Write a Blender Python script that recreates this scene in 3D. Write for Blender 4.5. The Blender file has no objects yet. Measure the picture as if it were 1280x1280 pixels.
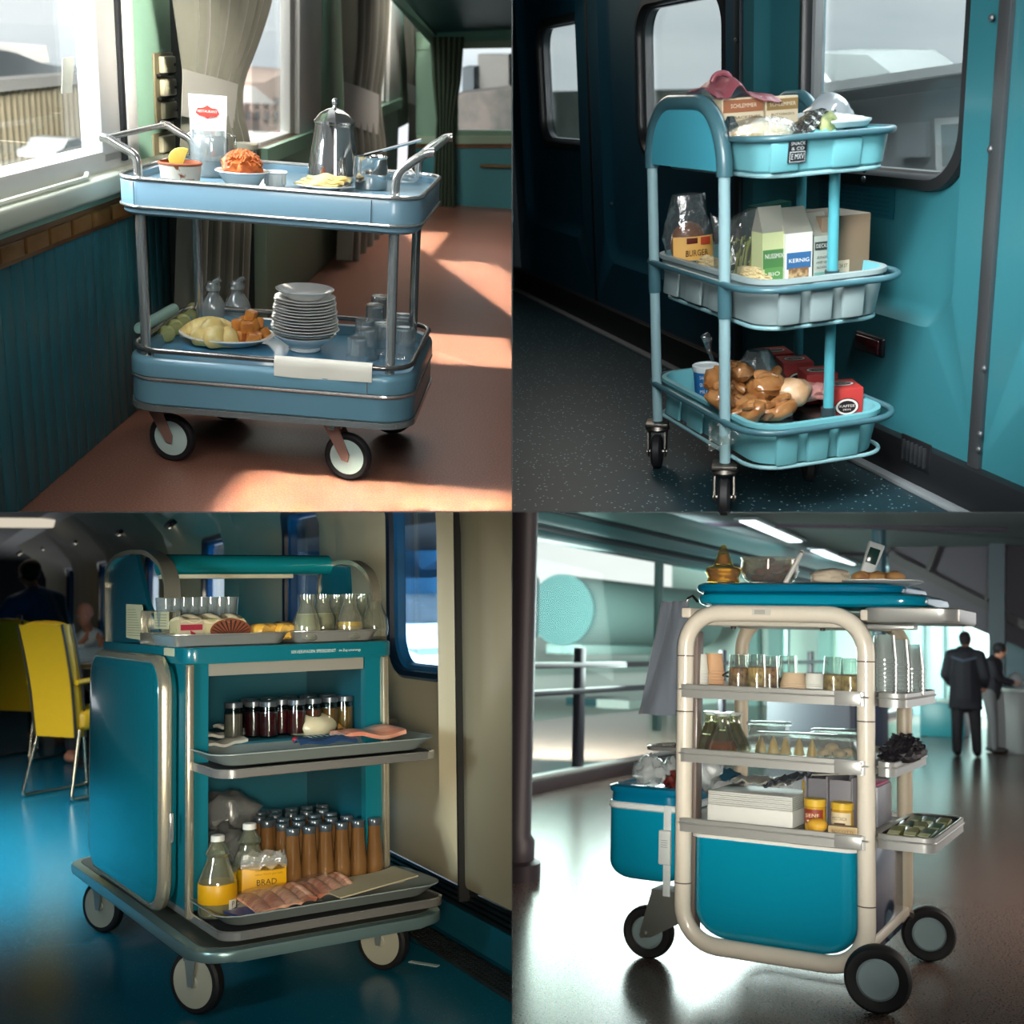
# Four catering trolleys in four places, seen together by one camera (a cutaway 2 x 2 block of rooms).
import bpy, bmesh, math, random
from math import pi, sin, cos, radians as rad
from mathutils import Matrix, Vector, noise as mnoise
random.seed(7)
SC = bpy.context.scene
COL = SC.collection
FPX = 1500.0                      # focal length for the 1280 px wide frame
CAM_PITCH = 20.7
CAMM = Matrix.Translation((0, 0, 2.0)) @ Matrix.Rotation(rad(90 - CAM_PITCH), 4, 'X')

def pose(yaw, pitch, roll, t, scale=1.0):
    Bm = Matrix(((1, 0, 0), (0, 0, 1), (0, -1, 0))).to_4x4()
    R = Matrix.Rotation(rad(roll), 4, 'Z') @ Matrix.Rotation(rad(pitch), 4, 'X') @ Bm @ Matrix.Rotation(rad(yaw), 4, 'Z')
    return Matrix.Translation(Vector(t) * scale) @ R @ Matrix.Scale(scale, 4)
ROOMCAM = {
    'TL': pose(-1.248, 21.82, -4.196, (-1.1076, .1431, -3.6889)),
    'TR': pose(-75.263, 19.662, 3.743, (.4082, .1343, -3.3427)),
    'BL': pose(33.149, -4.151, .902, (-.8761, -1.3211, -3.2322)),
    'BR': pose(-29.11, -6.03, -1.58, (.468, -1.272, -3.309), 1.3),
}
ROOM = {k: CAMM @ m for k, m in ROOMCAM.items()}
SIDE = {'TL': (-1, 1), 'TR': (1, 1), 'BL': (-1, -1), 'BR': (1, -1)}
RM = 'TL'
def room(k):
    global RM
    RM = k
def ray(u, v):
    m = ROOMCAM[RM].inverted()
    o = m @ Vector((0, 0, 0)); d = m.to_3x3() @ Vector(((u - 640) / FPX, -(v - 640) / FPX, -1))
    return o, d
def at(u, v, ax, val):
    """the point of the plane ax = val of this room that the picture shows at pixel (u, v)"""
    o, d = ray(u, v); i = 'xyz'.index(ax)
    return o + d * ((val - o[i]) / d[i])

# ---------------------------------------------------------------- materials
def C(h, a=1.0):
    h = h.lstrip('#'); o = []
    for i in (0, 2, 4):
        c = int(h[i:i + 2], 16) / 255
        o.append(c / 12.92 if c <= .04045 else ((c + .055) / 1.055) ** 2.4)
    return (*o, a)
MATS = {}
def mat(name, col, rough=.5, metal=0., spec=.5, noise=None, bump=None, emit=None, trans=0., coat=0., sss=0., ior=1.45, alpha=1., sheen=0.):
    if name in MATS: return MATS[name]
    m = bpy.data.materials.new(name); m.use_nodes = True; N = m.node_tree.nodes; L = m.node_tree.links
    p = N['Principled BSDF']; c = C(col) if isinstance(col, str) else col
    p.inputs['Base Color'].default_value = c; p.inputs['Roughness'].default_value = rough; p.inputs['Metallic'].default_value = metal
    p.inputs['Specular IOR Level'].default_value = spec; p.inputs['IOR'].default_value = ior
    p.inputs['Transmission Weight'].default_value = trans; p.inputs['Coat Weight'].default_value = coat; p.inputs['Coat Roughness'].default_value = .08
    p.inputs['Alpha'].default_value = alpha; p.inputs['Sheen Weight'].default_value = sheen
    if sss: p.inputs['Subsurface Weight'].default_value = sss; p.inputs['Subsurface Radius'].default_value = (.02, .01, .006)
    if emit: p.inputs['Emission Color'].default_value = C(emit[0]); p.inputs['Emission Strength'].default_value = emit[1]
    tc = N.new('ShaderNodeTexCoord')
    if noise:                       # (scale, second colour, low, high[, stretch])
        n = N.new('ShaderNodeTexNoise'); n.inputs['Scale'].default_value = noise[0]; n.inputs['Detail'].default_value = 5
        r = N.new('ShaderNodeValToRGB'); r.color_ramp.elements[0].position = noise[2]; r.color_ramp.elements[1].position = noise[3]
        r.color_ramp.elements[0].color = c; r.color_ramp.elements[1].color = C(noise[1])
        mp = N.new('ShaderNodeMapping'); mp.inputs['Scale'].default_value = noise[4] if len(noise) > 4 else (1, 1, 1)
        L.new(tc.outputs['Object'], mp.inputs[0]); L.new(mp.outputs[0], n.inputs['Vector']); L.new(n.outputs[0], r.inputs[0]); L.new(r.outputs[0], p.inputs['Base Color'])
    if bump:
        n = N.new('ShaderNodeTexNoise'); n.inputs['Scale'].default_value = bump[0]; n.inputs['Detail'].default_value = 3
        b = N.new('ShaderNodeBump'); b.inputs['Strength'].default_value = bump[1]; b.inputs['Distance'].default_value = bump[2] if len(bump) > 2 else .004
        L.new(tc.outputs['Object'], n.inputs['Vector']); L.new(n.outputs[0], b.inputs['Height']); L.new(b.outputs[0], p.inputs['Normal'])
    MATS[name] = m
    return m
def glass(name, tint='f4fafa', gloss=.10, rough=.03, milk=0., milkcol='ffffff', edge=.55):
    """thin clear wall: lets light straight through, mirrors more towards its edges; milk adds a cloudy share"""
    if name in MATS: return MATS[name]
    m = bpy.data.materials.new(name); m.use_nodes = True; N = m.node_tree.nodes; L = m.node_tree.links
    N.remove(N['Principled BSDF']); out = N['Material Output']
    t = N.new('ShaderNodeBsdfTransparent'); t.inputs[0].default_value = C(tint)
    g = N.new('ShaderNodeBsdfGlossy'); g.inputs['Roughness'].default_value = rough; g.inputs[0].default_value = (1, 1, 1, 1)
    lw = N.new('ShaderNodeLayerWeight'); lw.inputs[0].default_value = .35
    ma = N.new('ShaderNodeMath'); ma.operation = 'MULTIPLY_ADD'; ma.inputs[1].default_value = edge; ma.inputs[2].default_value = gloss; ma.use_clamp = True
    L.new(lw.outputs['Facing'], ma.inputs[0])
    mx = N.new('ShaderNodeMixShader'); L.new(ma.outputs[0], mx.inputs[0])
    first = t.outputs[0]
    if milk:
        d = N.new('ShaderNodeBsdfDiffuse'); d.inputs[0].default_value = C(milkcol)
        m2 = N.new('ShaderNodeMixShader'); m2.inputs[0].default_value = milk; L.new(t.outputs[0], m2.inputs[1]); L.new(d.outputs[0], m2.inputs[2]); first = m2.outputs[0]
    L.new(first, mx.inputs[1]); L.new(g.outputs[0], mx.inputs[2]); L.new(mx.outputs[0], out.inputs[0])
    MATS[name] = m
    return m
def film(name, tint='f2f6f6', scale=30., dens=.16, rough=.12, bump=.6):
    """crumpled clear plastic film"""
    if name in MATS: return MATS[name]
    m = glass(name, tint, .10, rough, dens, 'e8eeee', .5); N = m.node_tree.nodes; L = m.node_tree.links
    tc = N.new('ShaderNodeTexCoord'); n = N.new('ShaderNodeTexNoise'); n.inputs['Scale'].default_value = scale; n.inputs['Detail'].default_value = 4; n.inputs['Distortion'].default_value = 1.5
    b = N.new('ShaderNodeBump'); b.inputs['Strength'].default_value = bump; b.inputs['Distance'].default_value = .01
    L.new(tc.outputs['Object'], n.inputs['Vector']); L.new(n.outputs[0], b.inputs['Height'])
    for k in N:
        if k.type in ('BSDF_GLOSSY', 'BSDF_DIFFUSE'): L.new(b.outputs[0], k.inputs['Normal'])
    return m
def emis(name, col, s):
    if name in MATS: return MATS[name]
    m = bpy.data.materials.new(name); m.use_nodes = True; N = m.node_tree.nodes; N.remove(N['Principled BSDF'])
    e = N.new('ShaderNodeEmission'); e.inputs[0].default_value = C(col); e.inputs[1].default_value = s
    m.node_tree.links.new(e.outputs[0], N['Material Output'].inputs[0]); MATS[name] = m
    return m

# ---------------------------------------------------------------- shapes
def Mx(loc=(0, 0, 0), rz=0, rx=0, ry=0, s=None):
    m = Matrix.Translation(loc) @ Matrix.Rotation(rz, 4, 'Z') @ Matrix.Rotation(ry, 4, 'Y') @ Matrix.Rotation(rx, 4, 'X')
    return m @ Matrix.Diagonal((*s, 1)) if s else m
def frame(d, up=(0, 0, 1)):
    d = Vector(d).normalized(); up = Vector(up)
    if abs(d.dot(up)) > .98: up = Vector((1, 0, 0))
    x = up.cross(d).normalized(); y = d.cross(x)
    return x, y, d
def rr(w, d, r, n=6, cx=0., cy=0.):
    """rounded rectangle outline, counter-clockwise"""
    r = max(1e-4, min(r, w / 2 - 1e-5, d / 2 - 1e-5)); o = []
    for k, (sx, sy) in enumerate(((1, -1), (1, 1), (-1, 1), (-1, -1))):
        for i in range(n + 1):
            a = -pi / 2 + k * pi / 2 + i / n * pi / 2
            o.append((cx + sx * (w / 2 - r) + r * cos(a), cy + sy * (d / 2 - r) + r * sin(a)))
    return o
def fillet(pts, r, n=5):
    pts = [Vector(p) for p in pts]; o = [pts[0]]
    for a, b, c in zip(pts, pts[1:], pts[2:]):
        d1, d2 = a - b, c - b; k = min(r, d1.length * .49, d2.length * .49)
        p, q = b + d1.normalized() * k, b + d2.normalized() * k
        for i in range(n + 1):
            t = i / n; o.append(p * (1 - t) ** 2 + b * 2 * t * (1 - t) + q * t * t)
    return o + [pts[-1]]
TXT = {}
class B:
    def __init__(s): s.bm = bmesh.new(); s.mi = 0
    def raw(s, vs, fs, M=None, mi=None):
        bv = [s.bm.verts.new((M @ Vector(v)) if M else v) for v in vs]; mi = s.mi if mi is None else mi
        for f in fs:
            try: s.bm.faces.new([bv[i] for i in f]).material_index = mi
            except ValueError: pass
        return s
    def box(s, c, sz, bev=0., M=None, rz=0, rx=0, ry=0, seg=2, mi=None):
        t = bmesh.new(); bmesh.ops.create_cube(t, size=1, matrix=Matrix.Diagonal((*sz, 1)))
        if bev: bmesh.ops.bevel(t, geom=t.edges[:], offset=min(bev, min(sz) * .49), segments=seg, affect='EDGES', profile=.5)
        X = Mx(c, rz, rx, ry); X = M @ X if M else X
        vs = [v.co.copy() for v in t.verts]; t.verts.index_update(); fs = [[v.index for v in f.verts] for f in t.faces]; t.free()
        return s.raw(vs, fs, X, mi)
    def loft(s, loops, c0=True, c1=True, M=None, mi=None, closed=False):
        n = len(loops[0]); vs = [p for l in loops for p in l]; fs = []
        K = len(loops)
        for k in range(K if closed else K - 1):
            for i in range(n):
                j = (i + 1) % n; k2 = (k + 1) % K
                fs.append((k * n + i, k * n + j, k2 * n + j, k2 * n + i))
        if not closed:
            if c0: fs.append(tuple(range(n))[::-1])
            if c1: fs.append(tuple(range((K - 1) * n, K * n)))
        return s.raw(vs, fs, M, mi)
    def rrloft(s, secs, M=None, c0=True, c1=True, n=6, mi=None):
        """secs: (w, d, r, z[, cx, cy])"""
        return s.loft([[(x, y, q[3]) for x, y in rr(q[0], q[1], q[2], n, *(q[4:6] if len(q) > 4 else ()))] for q in secs], c0, c1, M, mi)
    def lathe(s, prof, loc=(0, 0, 0), seg=20, M=None, sx=1., sy=1., mi=None, caps=True):
        X = Mx(loc); X = M @ X if M else X; loops = []
        c0 = prof[0][0] > 1e-6; c1 = prof[-1][0] > 1e-6
        for r, z in prof: loops.append([(sx * max(r, 1e-5) * cos(2 * pi * i / seg), sy * max(r, 1e-5) * sin(2 * pi * i / seg), z) for i in range(seg)])
        return s.loft(loops, caps, caps, X, mi)
    def cyl(s, p0, p1, r0, r1=None, seg=16, mi=None, caps=True):
        r1 = r0 if r1 is None else r1; p0, p1 = Vector(p0), Vector(p1); x, y, d = frame(p1 - p0)
        L = [[p + x * (r * cos(2 * pi * i / seg)) + y * (r * sin(2 * pi * i / seg)) for i in range(seg)] for p, r in ((p0, r0), (p1, r1))]
        return s.loft(L, caps, caps, mi=mi)
    def tube(s, pts, r, seg=10, closed=False, mi=None, flat=1.):
        pts = [Vector(p) for p in pts]; n = len(pts); L = []; x = None
        for i in range(n):
            a = pts[(i - 1) % n] if closed or i else pts[0]; b = pts[(i + 1) % n] if closed or i < n - 1 else pts[-1]
            d = (b - a).normalized()
            if x is None: x, y, _ = frame(d)
            else:
                x = (x - d * x.dot(d)).normalized(); y = d.cross(x)
            q = r[i] if isinstance(r, (list, tuple)) else r
            L.append([pts[i] + x * (q * cos(2 * pi * k / seg)) + y * (q * flat * sin(2 * pi * k / seg)) for k in range(seg)])
        return s.loft(L, True, True, mi=mi, closed=closed)
    def prism(s, poly, z0, z1, M=None, mi=None, bev=0.):
        if bev:
            t = bmesh.new(); n = len(poly)
            v = [t.verts.new((x, y, z)) for z in (z0, z1) for x, y in poly]
            t.faces.new(v[:n][::-1]); t.faces.new(v[n:])
            for i in range(n): t.faces.new((v[i], v[(i + 1) % n], v[n + (i + 1) % n], v[n + i]))
            es = [e for e in t.edges if abs(e.verts[0].co.z - e.verts[1].co.z) < 1e-7]
            bmesh.ops.bevel(t, geom=es, offset=bev, segments=2, affect='EDGES', profile=.5)
            t.verts.index_update(); vs = [q.co.copy() for q in t.verts]; fs = [[q.index for q in f.verts] for f in t.faces]; t.free()
            return s.raw(vs, fs, M, mi)
        return s.loft([[(x, y, z) for x, y in poly] for z in (z0, z1)], True, True, M, mi)
    def sheet(s, f, nu, nv, th=0., M=None, mi=None):
        vs = [Vector(f(i / nu, j / nv)) for j in range(nv + 1) for i in range(nu + 1)]; w = nu + 1
        fs = [(j * w + i, j * w + i + 1, (j + 1) * w + i + 1, (j + 1) * w + i) for j in range(nv) for i in range(nu)]
        if th:
            t = bmesh.new(); bv = [t.verts.new(v) for v in vs]
            for q in fs: t.faces.new([bv[i] for i in q])
            t.normal_update(); no = [v.normal.copy() for v in bv]; t.free(); n = len(vs)
            vs2 = vs + [v - a * th for v, a in zip(vs, no)]; fs2 = list(fs) + [tuple(i + n for i in q[::-1]) for q in fs]
            rim = [i for i in range(w)] + [j * w + nu for j in range(1, nv + 1)] + [nv * w + i for i in range(nu - 1, -1, -1)] + [j * w for j in range(nv - 1, 0, -1)]
            for a, b in zip(rim, rim[1:] + rim[:1]): fs2.append((b, a, a + n, b + n))
            return s.raw(vs2, fs2, M, mi)
        return s.raw(vs, fs, M, mi)
    def blob(s, c, r, amp=.12, fr=2., sub=3, seed=0, M=None, mi=None, rz=0., flat=None, rx=0.):
        t = bmesh.new(); bmesh.ops.create_icosphere(t, subdivisions=sub, radius=1)
        r = r if isinstance(r, (tuple, list)) else (r, r, r); t.verts.index_update(); vs = []
        for v in t.verts:
            k = 1 + amp * mnoise.noise(v.co * fr + Vector((seed * 3.1, seed * 1.7, seed))) * 1.6
            p = v.co * k
            if flat is not None and p.z < flat: p.z = flat + (p.z - flat) * .12
            vs.append(Vector((p.x * r[0], p.y * r[1], p.z * r[2])))
        fs = [[v.index for v in f.verts] for f in t.faces]; t.free(); X = Mx(c, rz, rx); X = M @ X if M else X
        return s.raw(vs, fs, X, mi)
    def text(s, st, size, M, mi=None, w=None):
        """lettering lying in the local xy plane of M, centred; w squeezes it to a width"""
        if st not in TXT:
            cu = bpy.data.curves.new('lettering', 'FONT'); cu.body = st; cu.align_x = 'CENTER'; cu.align_y = 'CENTER'; cu.resolution_u = 2
            ob = bpy.data.objects.new('lettering', cu); COL.objects.link(ob); bpy.context.view_layer.update()
            me = bpy.data.meshes.new_from_object(ob.evaluated_get(bpy.context.evaluated_depsgraph_get()))
            TXT[st] = ([v.co.copy() for v in me.vertices], [tuple(p.vertices) for p in me.polygons])
            bpy.data.objects.remove(ob); bpy.data.curves.remove(cu); bpy.data.meshes.remove(me)
        vs, fs = TXT[st]
        if not vs: return s
        x0, x1 = min(v.x for v in vs), max(v.x for v in vs); k = (w / (x1 - x0)) if w else size
        return s.raw([(v.x * k, v.y * size, 0) for v in vs], fs, M, mi)
    def clip(s, M=None):
        """cut the part of a setting that would run on into the next room of the block"""
        R = ROOMCAM[RM]; inv = R.inverted(); o = inv @ Vector((0, 0, 0)); sx, sy = SIDE[RM]
        for ax, sg in ((0, sx), (1, sy)):
            n = (R.to_3x3().transposed() @ Vector([sg if i == ax else 0 for i in range(3)])).normalized()
            g = s.bm.verts[:] + s.bm.edges[:] + s.bm.faces[:]
            if M: raise ValueError
            bmesh.ops.bisect_plane(s.bm, geom=g, plane_co=o + n * .00002, plane_no=n, clear_inner=True)
        return s
    def out(s, name, m, parent=None, smooth=38, label=None, kind=None):
        bmesh.ops.recalc_face_normals(s.bm, faces=s.bm.faces)
        me = bpy.data.meshes.new(name); s.bm.to_mesh(me); s.bm.free()
        for k in (m if isinstance(m, (list, tuple)) else [m]): me.materials.append(k)
        if smooth:
            for p in me.polygons: p.use_smooth = True
            me.set_sharp_from_angle(angle=rad(smooth))
        o = bpy.data.objects.new(name, me); COL.objects.link(o)
        if parent: o.parent = parent
        else: o.matrix_world = ROOM[RM]
        if label: o['label'] = label
        if kind: o['kind'] = kind
        return o
    def thing(s, name, m, label, cat, loc=(0, 0, 0), rz=0, group=None, smooth=38, kind=None, rx=0, ry=0):
        o = s.out(name, m, None, smooth)
        return tag(o, label, cat, loc, rz, group, kind, rx, ry)
def tag(o, label, cat, loc=(0, 0, 0), rz=0, group=None, kind=None, rx=0, ry=0):
    o.matrix_world = ROOM[RM] @ Mx(loc, rz, rx, ry); o['label'] = label; o['category'] = cat
    if group: o['group'] = group
    if kind: o['kind'] = kind
    return o
def thing(name, label, cat, loc=(0, 0, 0), rz=0, group=None, rx=0, ry=0):
    o = bpy.data.objects.new(name, None); COL.objects.link(o); o.empty_display_size = .05
    return tag(o, label, cat, loc, rz, group, None, rx, ry)
def struct(b, name, m, smooth=38, clip=True):
    if clip: b.clip()
    return b.out(name, m, None, smooth, kind='structure')
def dup(src, label, loc, rz=0, group=None, rx=0, ry=0, s=1.):
    def cp(o, par):
        c = o.copy(); COL.objects.link(c)
        if par: c.parent = par
        for ch in [k for k in o.children if k.name in keep]: cp(ch, c)
        return c
    keep = {k.name for k in src.children_recursive}
    r = cp(src, None); tag(r, label, src['category'], loc, rz, group or src.get('group'), None, rx, ry)
    if s != 1.: r.matrix_world = r.matrix_world @ (Matrix.Scale(s, 4) if not isinstance(s, tuple) else Matrix.Diagonal((*s, 1)))
    return r
def area(name, loc, target, size, power, col='ffffff', spread=180, sy=None):
    d = bpy.data.lights.new(name, 'AREA'); d.energy = power; d.color = C(col)[:3]; d.size = size; d.spread = rad(spread)
    if sy: d.shape = 'RECTANGLE'; d.size_y = sy
    o = bpy.data.objects.new(name, d); COL.objects.link(o)
    p = ROOM[RM] @ Vector(loc); q = ROOM[RM] @ Vector(target)
    o.matrix_world = Matrix.Translation(p) @ (q - p).to_track_quat('-Z', 'Y').to_matrix().to_4x4()
    return o
def spot(name, loc, target, power, ang, col='ffffff', blend=.3, radius=.05):
    d = bpy.data.lights.new(name, 'SPOT'); d.energy = power; d.color = C(col)[:3]; d.spot_size = rad(ang); d.spot_blend = blend; d.shadow_soft_size = radius
    o = bpy.data.objects.new(name, d); COL.objects.link(o)
    p = ROOM[RM] @ Vector(loc); q = ROOM[RM] @ Vector(target)
    o.matrix_world = Matrix.Translation(p) @ (q - p).to_track_quat('-Z', 'Y').to_matrix().to_4x4()
    return o
def shell(b, prof, prof_in=None, **k): return b.lathe(prof, **k)
def cup_prof(rb, rt, h, t=.0015, foot=0.):
    """profile of an open vessel with a wall: outside up, inside down"""
    return [(1e-5, foot), (rb * .9, 0), (rb, .001), (rb + (rt - rb) * .5, h * .5), (rt, h), (rt - t, h), (rb + (rt - rb) * .5 - t, h * .5), (max(rb - t, .002), .004), (1e-5, .004)]
# ---------------------------------------------------------------- people
def fuse(b, vox=.012, it=6):
    """melt the overlapping limbs of a figure into one continuous skin"""
    me = bpy.data.meshes.new('figure'); bmesh.ops.recalc_face_normals(b.bm, faces=b.bm.faces); b.bm.to_mesh(me); b.bm.free()
    o = bpy.data.objects.new('figure', me); COL.objects.link(o)
    m = o.modifiers.new('r', 'REMESH'); m.mode = 'VOXEL'; m.voxel_size = vox
    m = o.modifiers.new('s', 'SMOOTH'); m.iterations = it; m.factor = .5
    bpy.context.view_layer.update(); me2 = bpy.data.meshes.new_from_object(o.evaluated_get(bpy.context.evaluated_depsgraph_get()))
    bpy.data.objects.remove(o); bpy.data.meshes.remove(me); n = B(); n.bm.from_mesh(me2); bpy.data.meshes.remove(me2)
    return n
def limb(b, pts, rs):
    P = [Vector(p) for p in pts]
    Q, R = [], []
    for k in range(len(P) - 1):
        for i in range(6): Q.append(P[k].lerp(P[k + 1], i / 6)); R.append(rs[k] + (rs[k + 1] - rs[k]) * i / 6)
    Q.append(P[-1]); R.append(rs[-1]); b.tube(Q, R, 12)
    for p, r in zip(P, rs): b.blob(p, r, 0, 1, 2)
def hand(b, wrist, d, side, curl=.5, s=1.):
    """palm, four bent fingers of different lengths and a thumb from the side of the palm"""
    d = Vector(d).normalized(); x, y, _ = frame(d); w = Vector(wrist)
    b.tube([w, w + d * .03 * s, w + d * .085 * s], [.021 * s, .030 * s, .034 * s], 10, flat=.5)
    for k, L in enumerate((.068, .078, .072, .056)):
        o = w + d * .085 * s + x * (.0235 - .0157 * k) * s; b.tube([o, o + (d + y * curl * .3).normalized() * L * .45 * s, o + (d + y * curl * .3).normalized() * L * .45 * s + (d + y * curl).normalized() * L * .55 * s], [.0088 * s, .0082 * s, .0066 * s], 7)
    o = w + d * .03 * s + x * side * .026 * s; b.tube([o, o + (d * .6 + x * side * .8).normalized() * .035 * s, o + (d * .9 + x * side * .45 + y * .2).normalized() * .065 * s], [.0115 * s, .010 * s, .008 * s], 7)
def head(b, c, face, s=1., tilt=0.):
    """skull with brow, nose, mouth, chin and ears; face is the direction looked in"""
    f = Vector(face).normalized(); r = Vector((f.y, -f.x, 0)).normalized(); u = r.cross(f); c = Vector(c)
    M = Matrix((r, f, u)).transposed().to_4x4(); M = Matrix.Translation(c) @ M
    b.blob((0, -.008 * s, .02 * s), (.074 * s, .092 * s, .088 * s), 0, 1, 3, M=M); b.blob((0, .02 * s, -.045 * s), (.056 * s, .066 * s, .066 * s), 0, 1, 3, M=M)
    b.blob((0, .052 * s, -.088 * s), (.026 * s, .026 * s, .02 * s), 0, 1, 2, M=M); b.blob((0, .092 * s, -.022 * s), (.013 * s, .02 * s, .016 * s), 0, 1, 2, M=M); b.blob((0, .082 * s, .0 * s), (.010 * s, .012 * s, .028 * s), 0, 1, 2, M=M)
    b.blob((0, .074 * s, .02 * s), (.045 * s, .014 * s, .010 * s), 0, 1, 2, M=M); b.blob((0, .074 * s, -.056 * s), (.026 * s, .012 * s, .009 * s), 0, 1, 2, M=M)
    for k in (-1, 1): b.blob((k * .077 * s, -.006 * s, -.006 * s), (.009 * s, .02 * s, .032 * s), 0, 1, 2, M=M); b.blob((k * .042 * s, .056 * s, -.03 * s), (.022 * s, .02 * s, .02 * s), 0, 1, 2, M=M)
    return M
def eyes(t, M, s=1.):
    b = B()
    for k in (-1, 1): b.blob((k * .03 * s, .076 * s, .002 * s), (.012 * s, .009 * s, .008 * s), 0, 1, 2, M=M)
    b.out('eyes', mat('eye white', 'd8d4cc', .2), t)
    b = B()
    for k in (-1, 1): b.blob((k * .03 * s, .0825 * s, .002 * s), (.006 * s, .005 * s, .006 * s), 0, 1, 2, M=M); b.tube([(k * .014 * s, .081 * s, .02 * s), (k * .03 * s, .084 * s, .025 * s), (k * .046 * s, .078 * s, .02 * s)], .004 * s, 6)
    b.tube([(-.022 * s, .082 * s, -.058 * s), (0, .087 * s, -.056 * s), (.022 * s, .082 * s, -.058 * s)], .003 * s, 6)
    b.out('brows_and_lips', mat('brow brown', '4a2c22', .6), t)
skinm = mat('skin', 'b98068', .5, sss=.15)
# ================================================================ top left: day saloon with a pale blue two-tier trolley
room('TL')
def slab(b, pts, ax, val, th, mi=None):
    """a flat piece standing in the plane ax = val whose outline the picture shows at the pixels pts, th thick"""
    i = 'xyz'.index(ax); P = [at(u, v, ax, val) for u, v in pts]; o = Vector((0, 0, 0)); o[i] = th
    return b.loft([P, [p + o for p in P]], mi=mi)
CHROME = mat('chrome', 'd6d4d0', .16, .82); STEEL = mat('brushed steel', 'c2c0ba', .32, .7, bump=(300, .05)); POLISH = mat('polished steel', 'd8d6d2', .09, .97); DKSTEEL = mat('dark steel', '6d6a66', .35, 1.0)
RUBBER = mat('black rubber', '17171a', .6); WHITEP = mat('white plastic', 'e6e6e0', .4); PORC = mat('white porcelain', 'eeeeea', .18, coat=.4)
GL = glass('clear glass', 'f0f6f6', .07, .03, edge=.6)
xw, xv = -.22, -.12                          # the window wall: first bay and the bays beyond
mint = mat('mint paint', '93bda6', .45); cream = mat('cream paint', 'cdd3c2', .4); teal = mat('teal bead board', '2f6d78', .38); ashg = mat('grey green panel', '7f9683', .5)
wood = mat('oak strip', '8a5f36', .45, noise=(14, '6e4626', .35, .7, (1, .15, 1))); wht = mat('white frame paint', 'd9d9d6', .4)
b = B(); b.box((.6, 2.7, -.02), (3.2, 7.6, .04))
mf = mat('terracotta lino', '7d5446', .38, noise=(160, '936857', .45, .62), bump=(220, .12, .001)); struct(b, 'floor', mf, 0)
yb = 6.3
# first bay of the wall
b = B(); y = -1.3
while y < .93:
    b.box((xw - .02, y + .036, .335), (.04, .0705, .67), .006, seg=2); y += .072
struct(b, 'wall_left', teal)
b = B(); b.box((xw - .01, -.2, .70), (.035, 2.3, .074), .004)
for k in range(14): b.box((xw + .010, -1.16 + k * .157, .70), (.012, .139, .044), .004, mi=1)
struct(b, 'trim_1', [wood, mat('oak block', 'a5753f', .4, noise=(9, '8a5a2c', .3, .7))])
b = B(); b.box((xw + .0, -.2, .752), (.03, 2.36, .032), .01); struct(b, 'trim_2', mint)
zl = at(0, 262, 'x', -.15).z
b = B(); b.box((-.22, -.18, (zl + .772) / 2), (.14, 2.36, zl - .772), .012, seg=3); struct(b, 'trim_3', cream)
b = B(); b.tube([(-.17, -1.0, zl + .006), (-.17, .05, zl + .006), (-.185, .1, zl + .012)], .009, 8); b.thing('sill_tube', mat('cream tube', 'd8dccb', .35), 'thin cream tube lying along the window ledge', 'tube')
# window 1
g1 = at(122, 200, 'x', xw).y; g0 = -1.3; zb, zt = .888, 1.9; ye = .56
b = B(); b.box((-.245, -.4, (zl + zb) / 2), (.09, 1.95, zb - zl + .01), .012)
b.box((-.235, g1 + .10, 1.4), (.07, .2, 1.1), .01); b.box((-.225, g1 + .165, 1.4), (.075, .03, 1.1), .004, mi=1); b.box((-.225, g1 + .235, 1.4), (.08, .09, 1.1), .008)
b.box((-.25, -.4, 1.95), (.08, 1.95, .12), .01)
struct(b, 'window_1', [wht, mat('window gasket', '23262a', .5)])
b = B(); b.box((-.262, -.5, 1.4), (.006, 1.8, 1.06)); struct(b, 'window_2', glass('window glass', 'f6fafa', .015, .02, edge=.25))
# pier, upper wall and the further bays
b = B(); b.box((-.245, .80, 1.3), (.06, .44, 1.3), .006); b.box((-.24, -.3, 2.2), (.1, 2.6, .4)); struct(b, 'wall_left', mint)
ya = 1.55
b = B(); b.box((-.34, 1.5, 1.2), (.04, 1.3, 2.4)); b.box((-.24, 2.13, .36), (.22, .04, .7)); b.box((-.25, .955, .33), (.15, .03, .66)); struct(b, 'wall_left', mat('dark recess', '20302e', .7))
def Y2(u, v): return at(u, v, 'x', xv).y
def Z2(u, v): return at(u, v, 'x', xv).z
zs = Z2(380, 183)
b = B(); b.box((xv - .03, (2.0 + yb) / 2, .36), (.06, yb - 2.0, .72), .004); struct(b, 'wall_left', ashg)
b = B(); b.box((xv - .02, (1.9 + yb) / 2, .745), (.05, yb - 1.9, .05), .004); struct(b, 'trim_4', wood)
b = B(); b.box((xv - .03, (1.9 + yb) / 2, (zs + .77) / 2), (.12, yb - 1.9, zs - .77), .012); struct(b, 'trim_5', mint)
b = B(); b.box((xv - .03, (1.9 + yb) / 2, zs + .015), (.08, yb - 1.9, .03), .008); struct(b, 'trim_6', cream)
wy = [(2.0, Y2(375, 100), Y2(402, 100)), (Y2(430, 100), Y2(487, 100), Y2(503, 100)), (Y2(507, 100), Y2(520, 100), Y2(528, 100))]
ztw = at(520, 30, 'x', xv).z
b = B()
for k, (a, c, e) in enumerate(wy):
    b.box((xv - .035, (c + e) / 2, (zs + 2.0) / 2), (.07, e - c, 2.0 - zs), .01)
    b.box((xv - .05, (a + c) / 2, zs + .05), (.05, c - a, .06), .008); b.box((xv - .05, c - .05, 1.3), (.05, .10, 1.3), .008)
struct(b, 'window_3', wht)
b = B()
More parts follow.
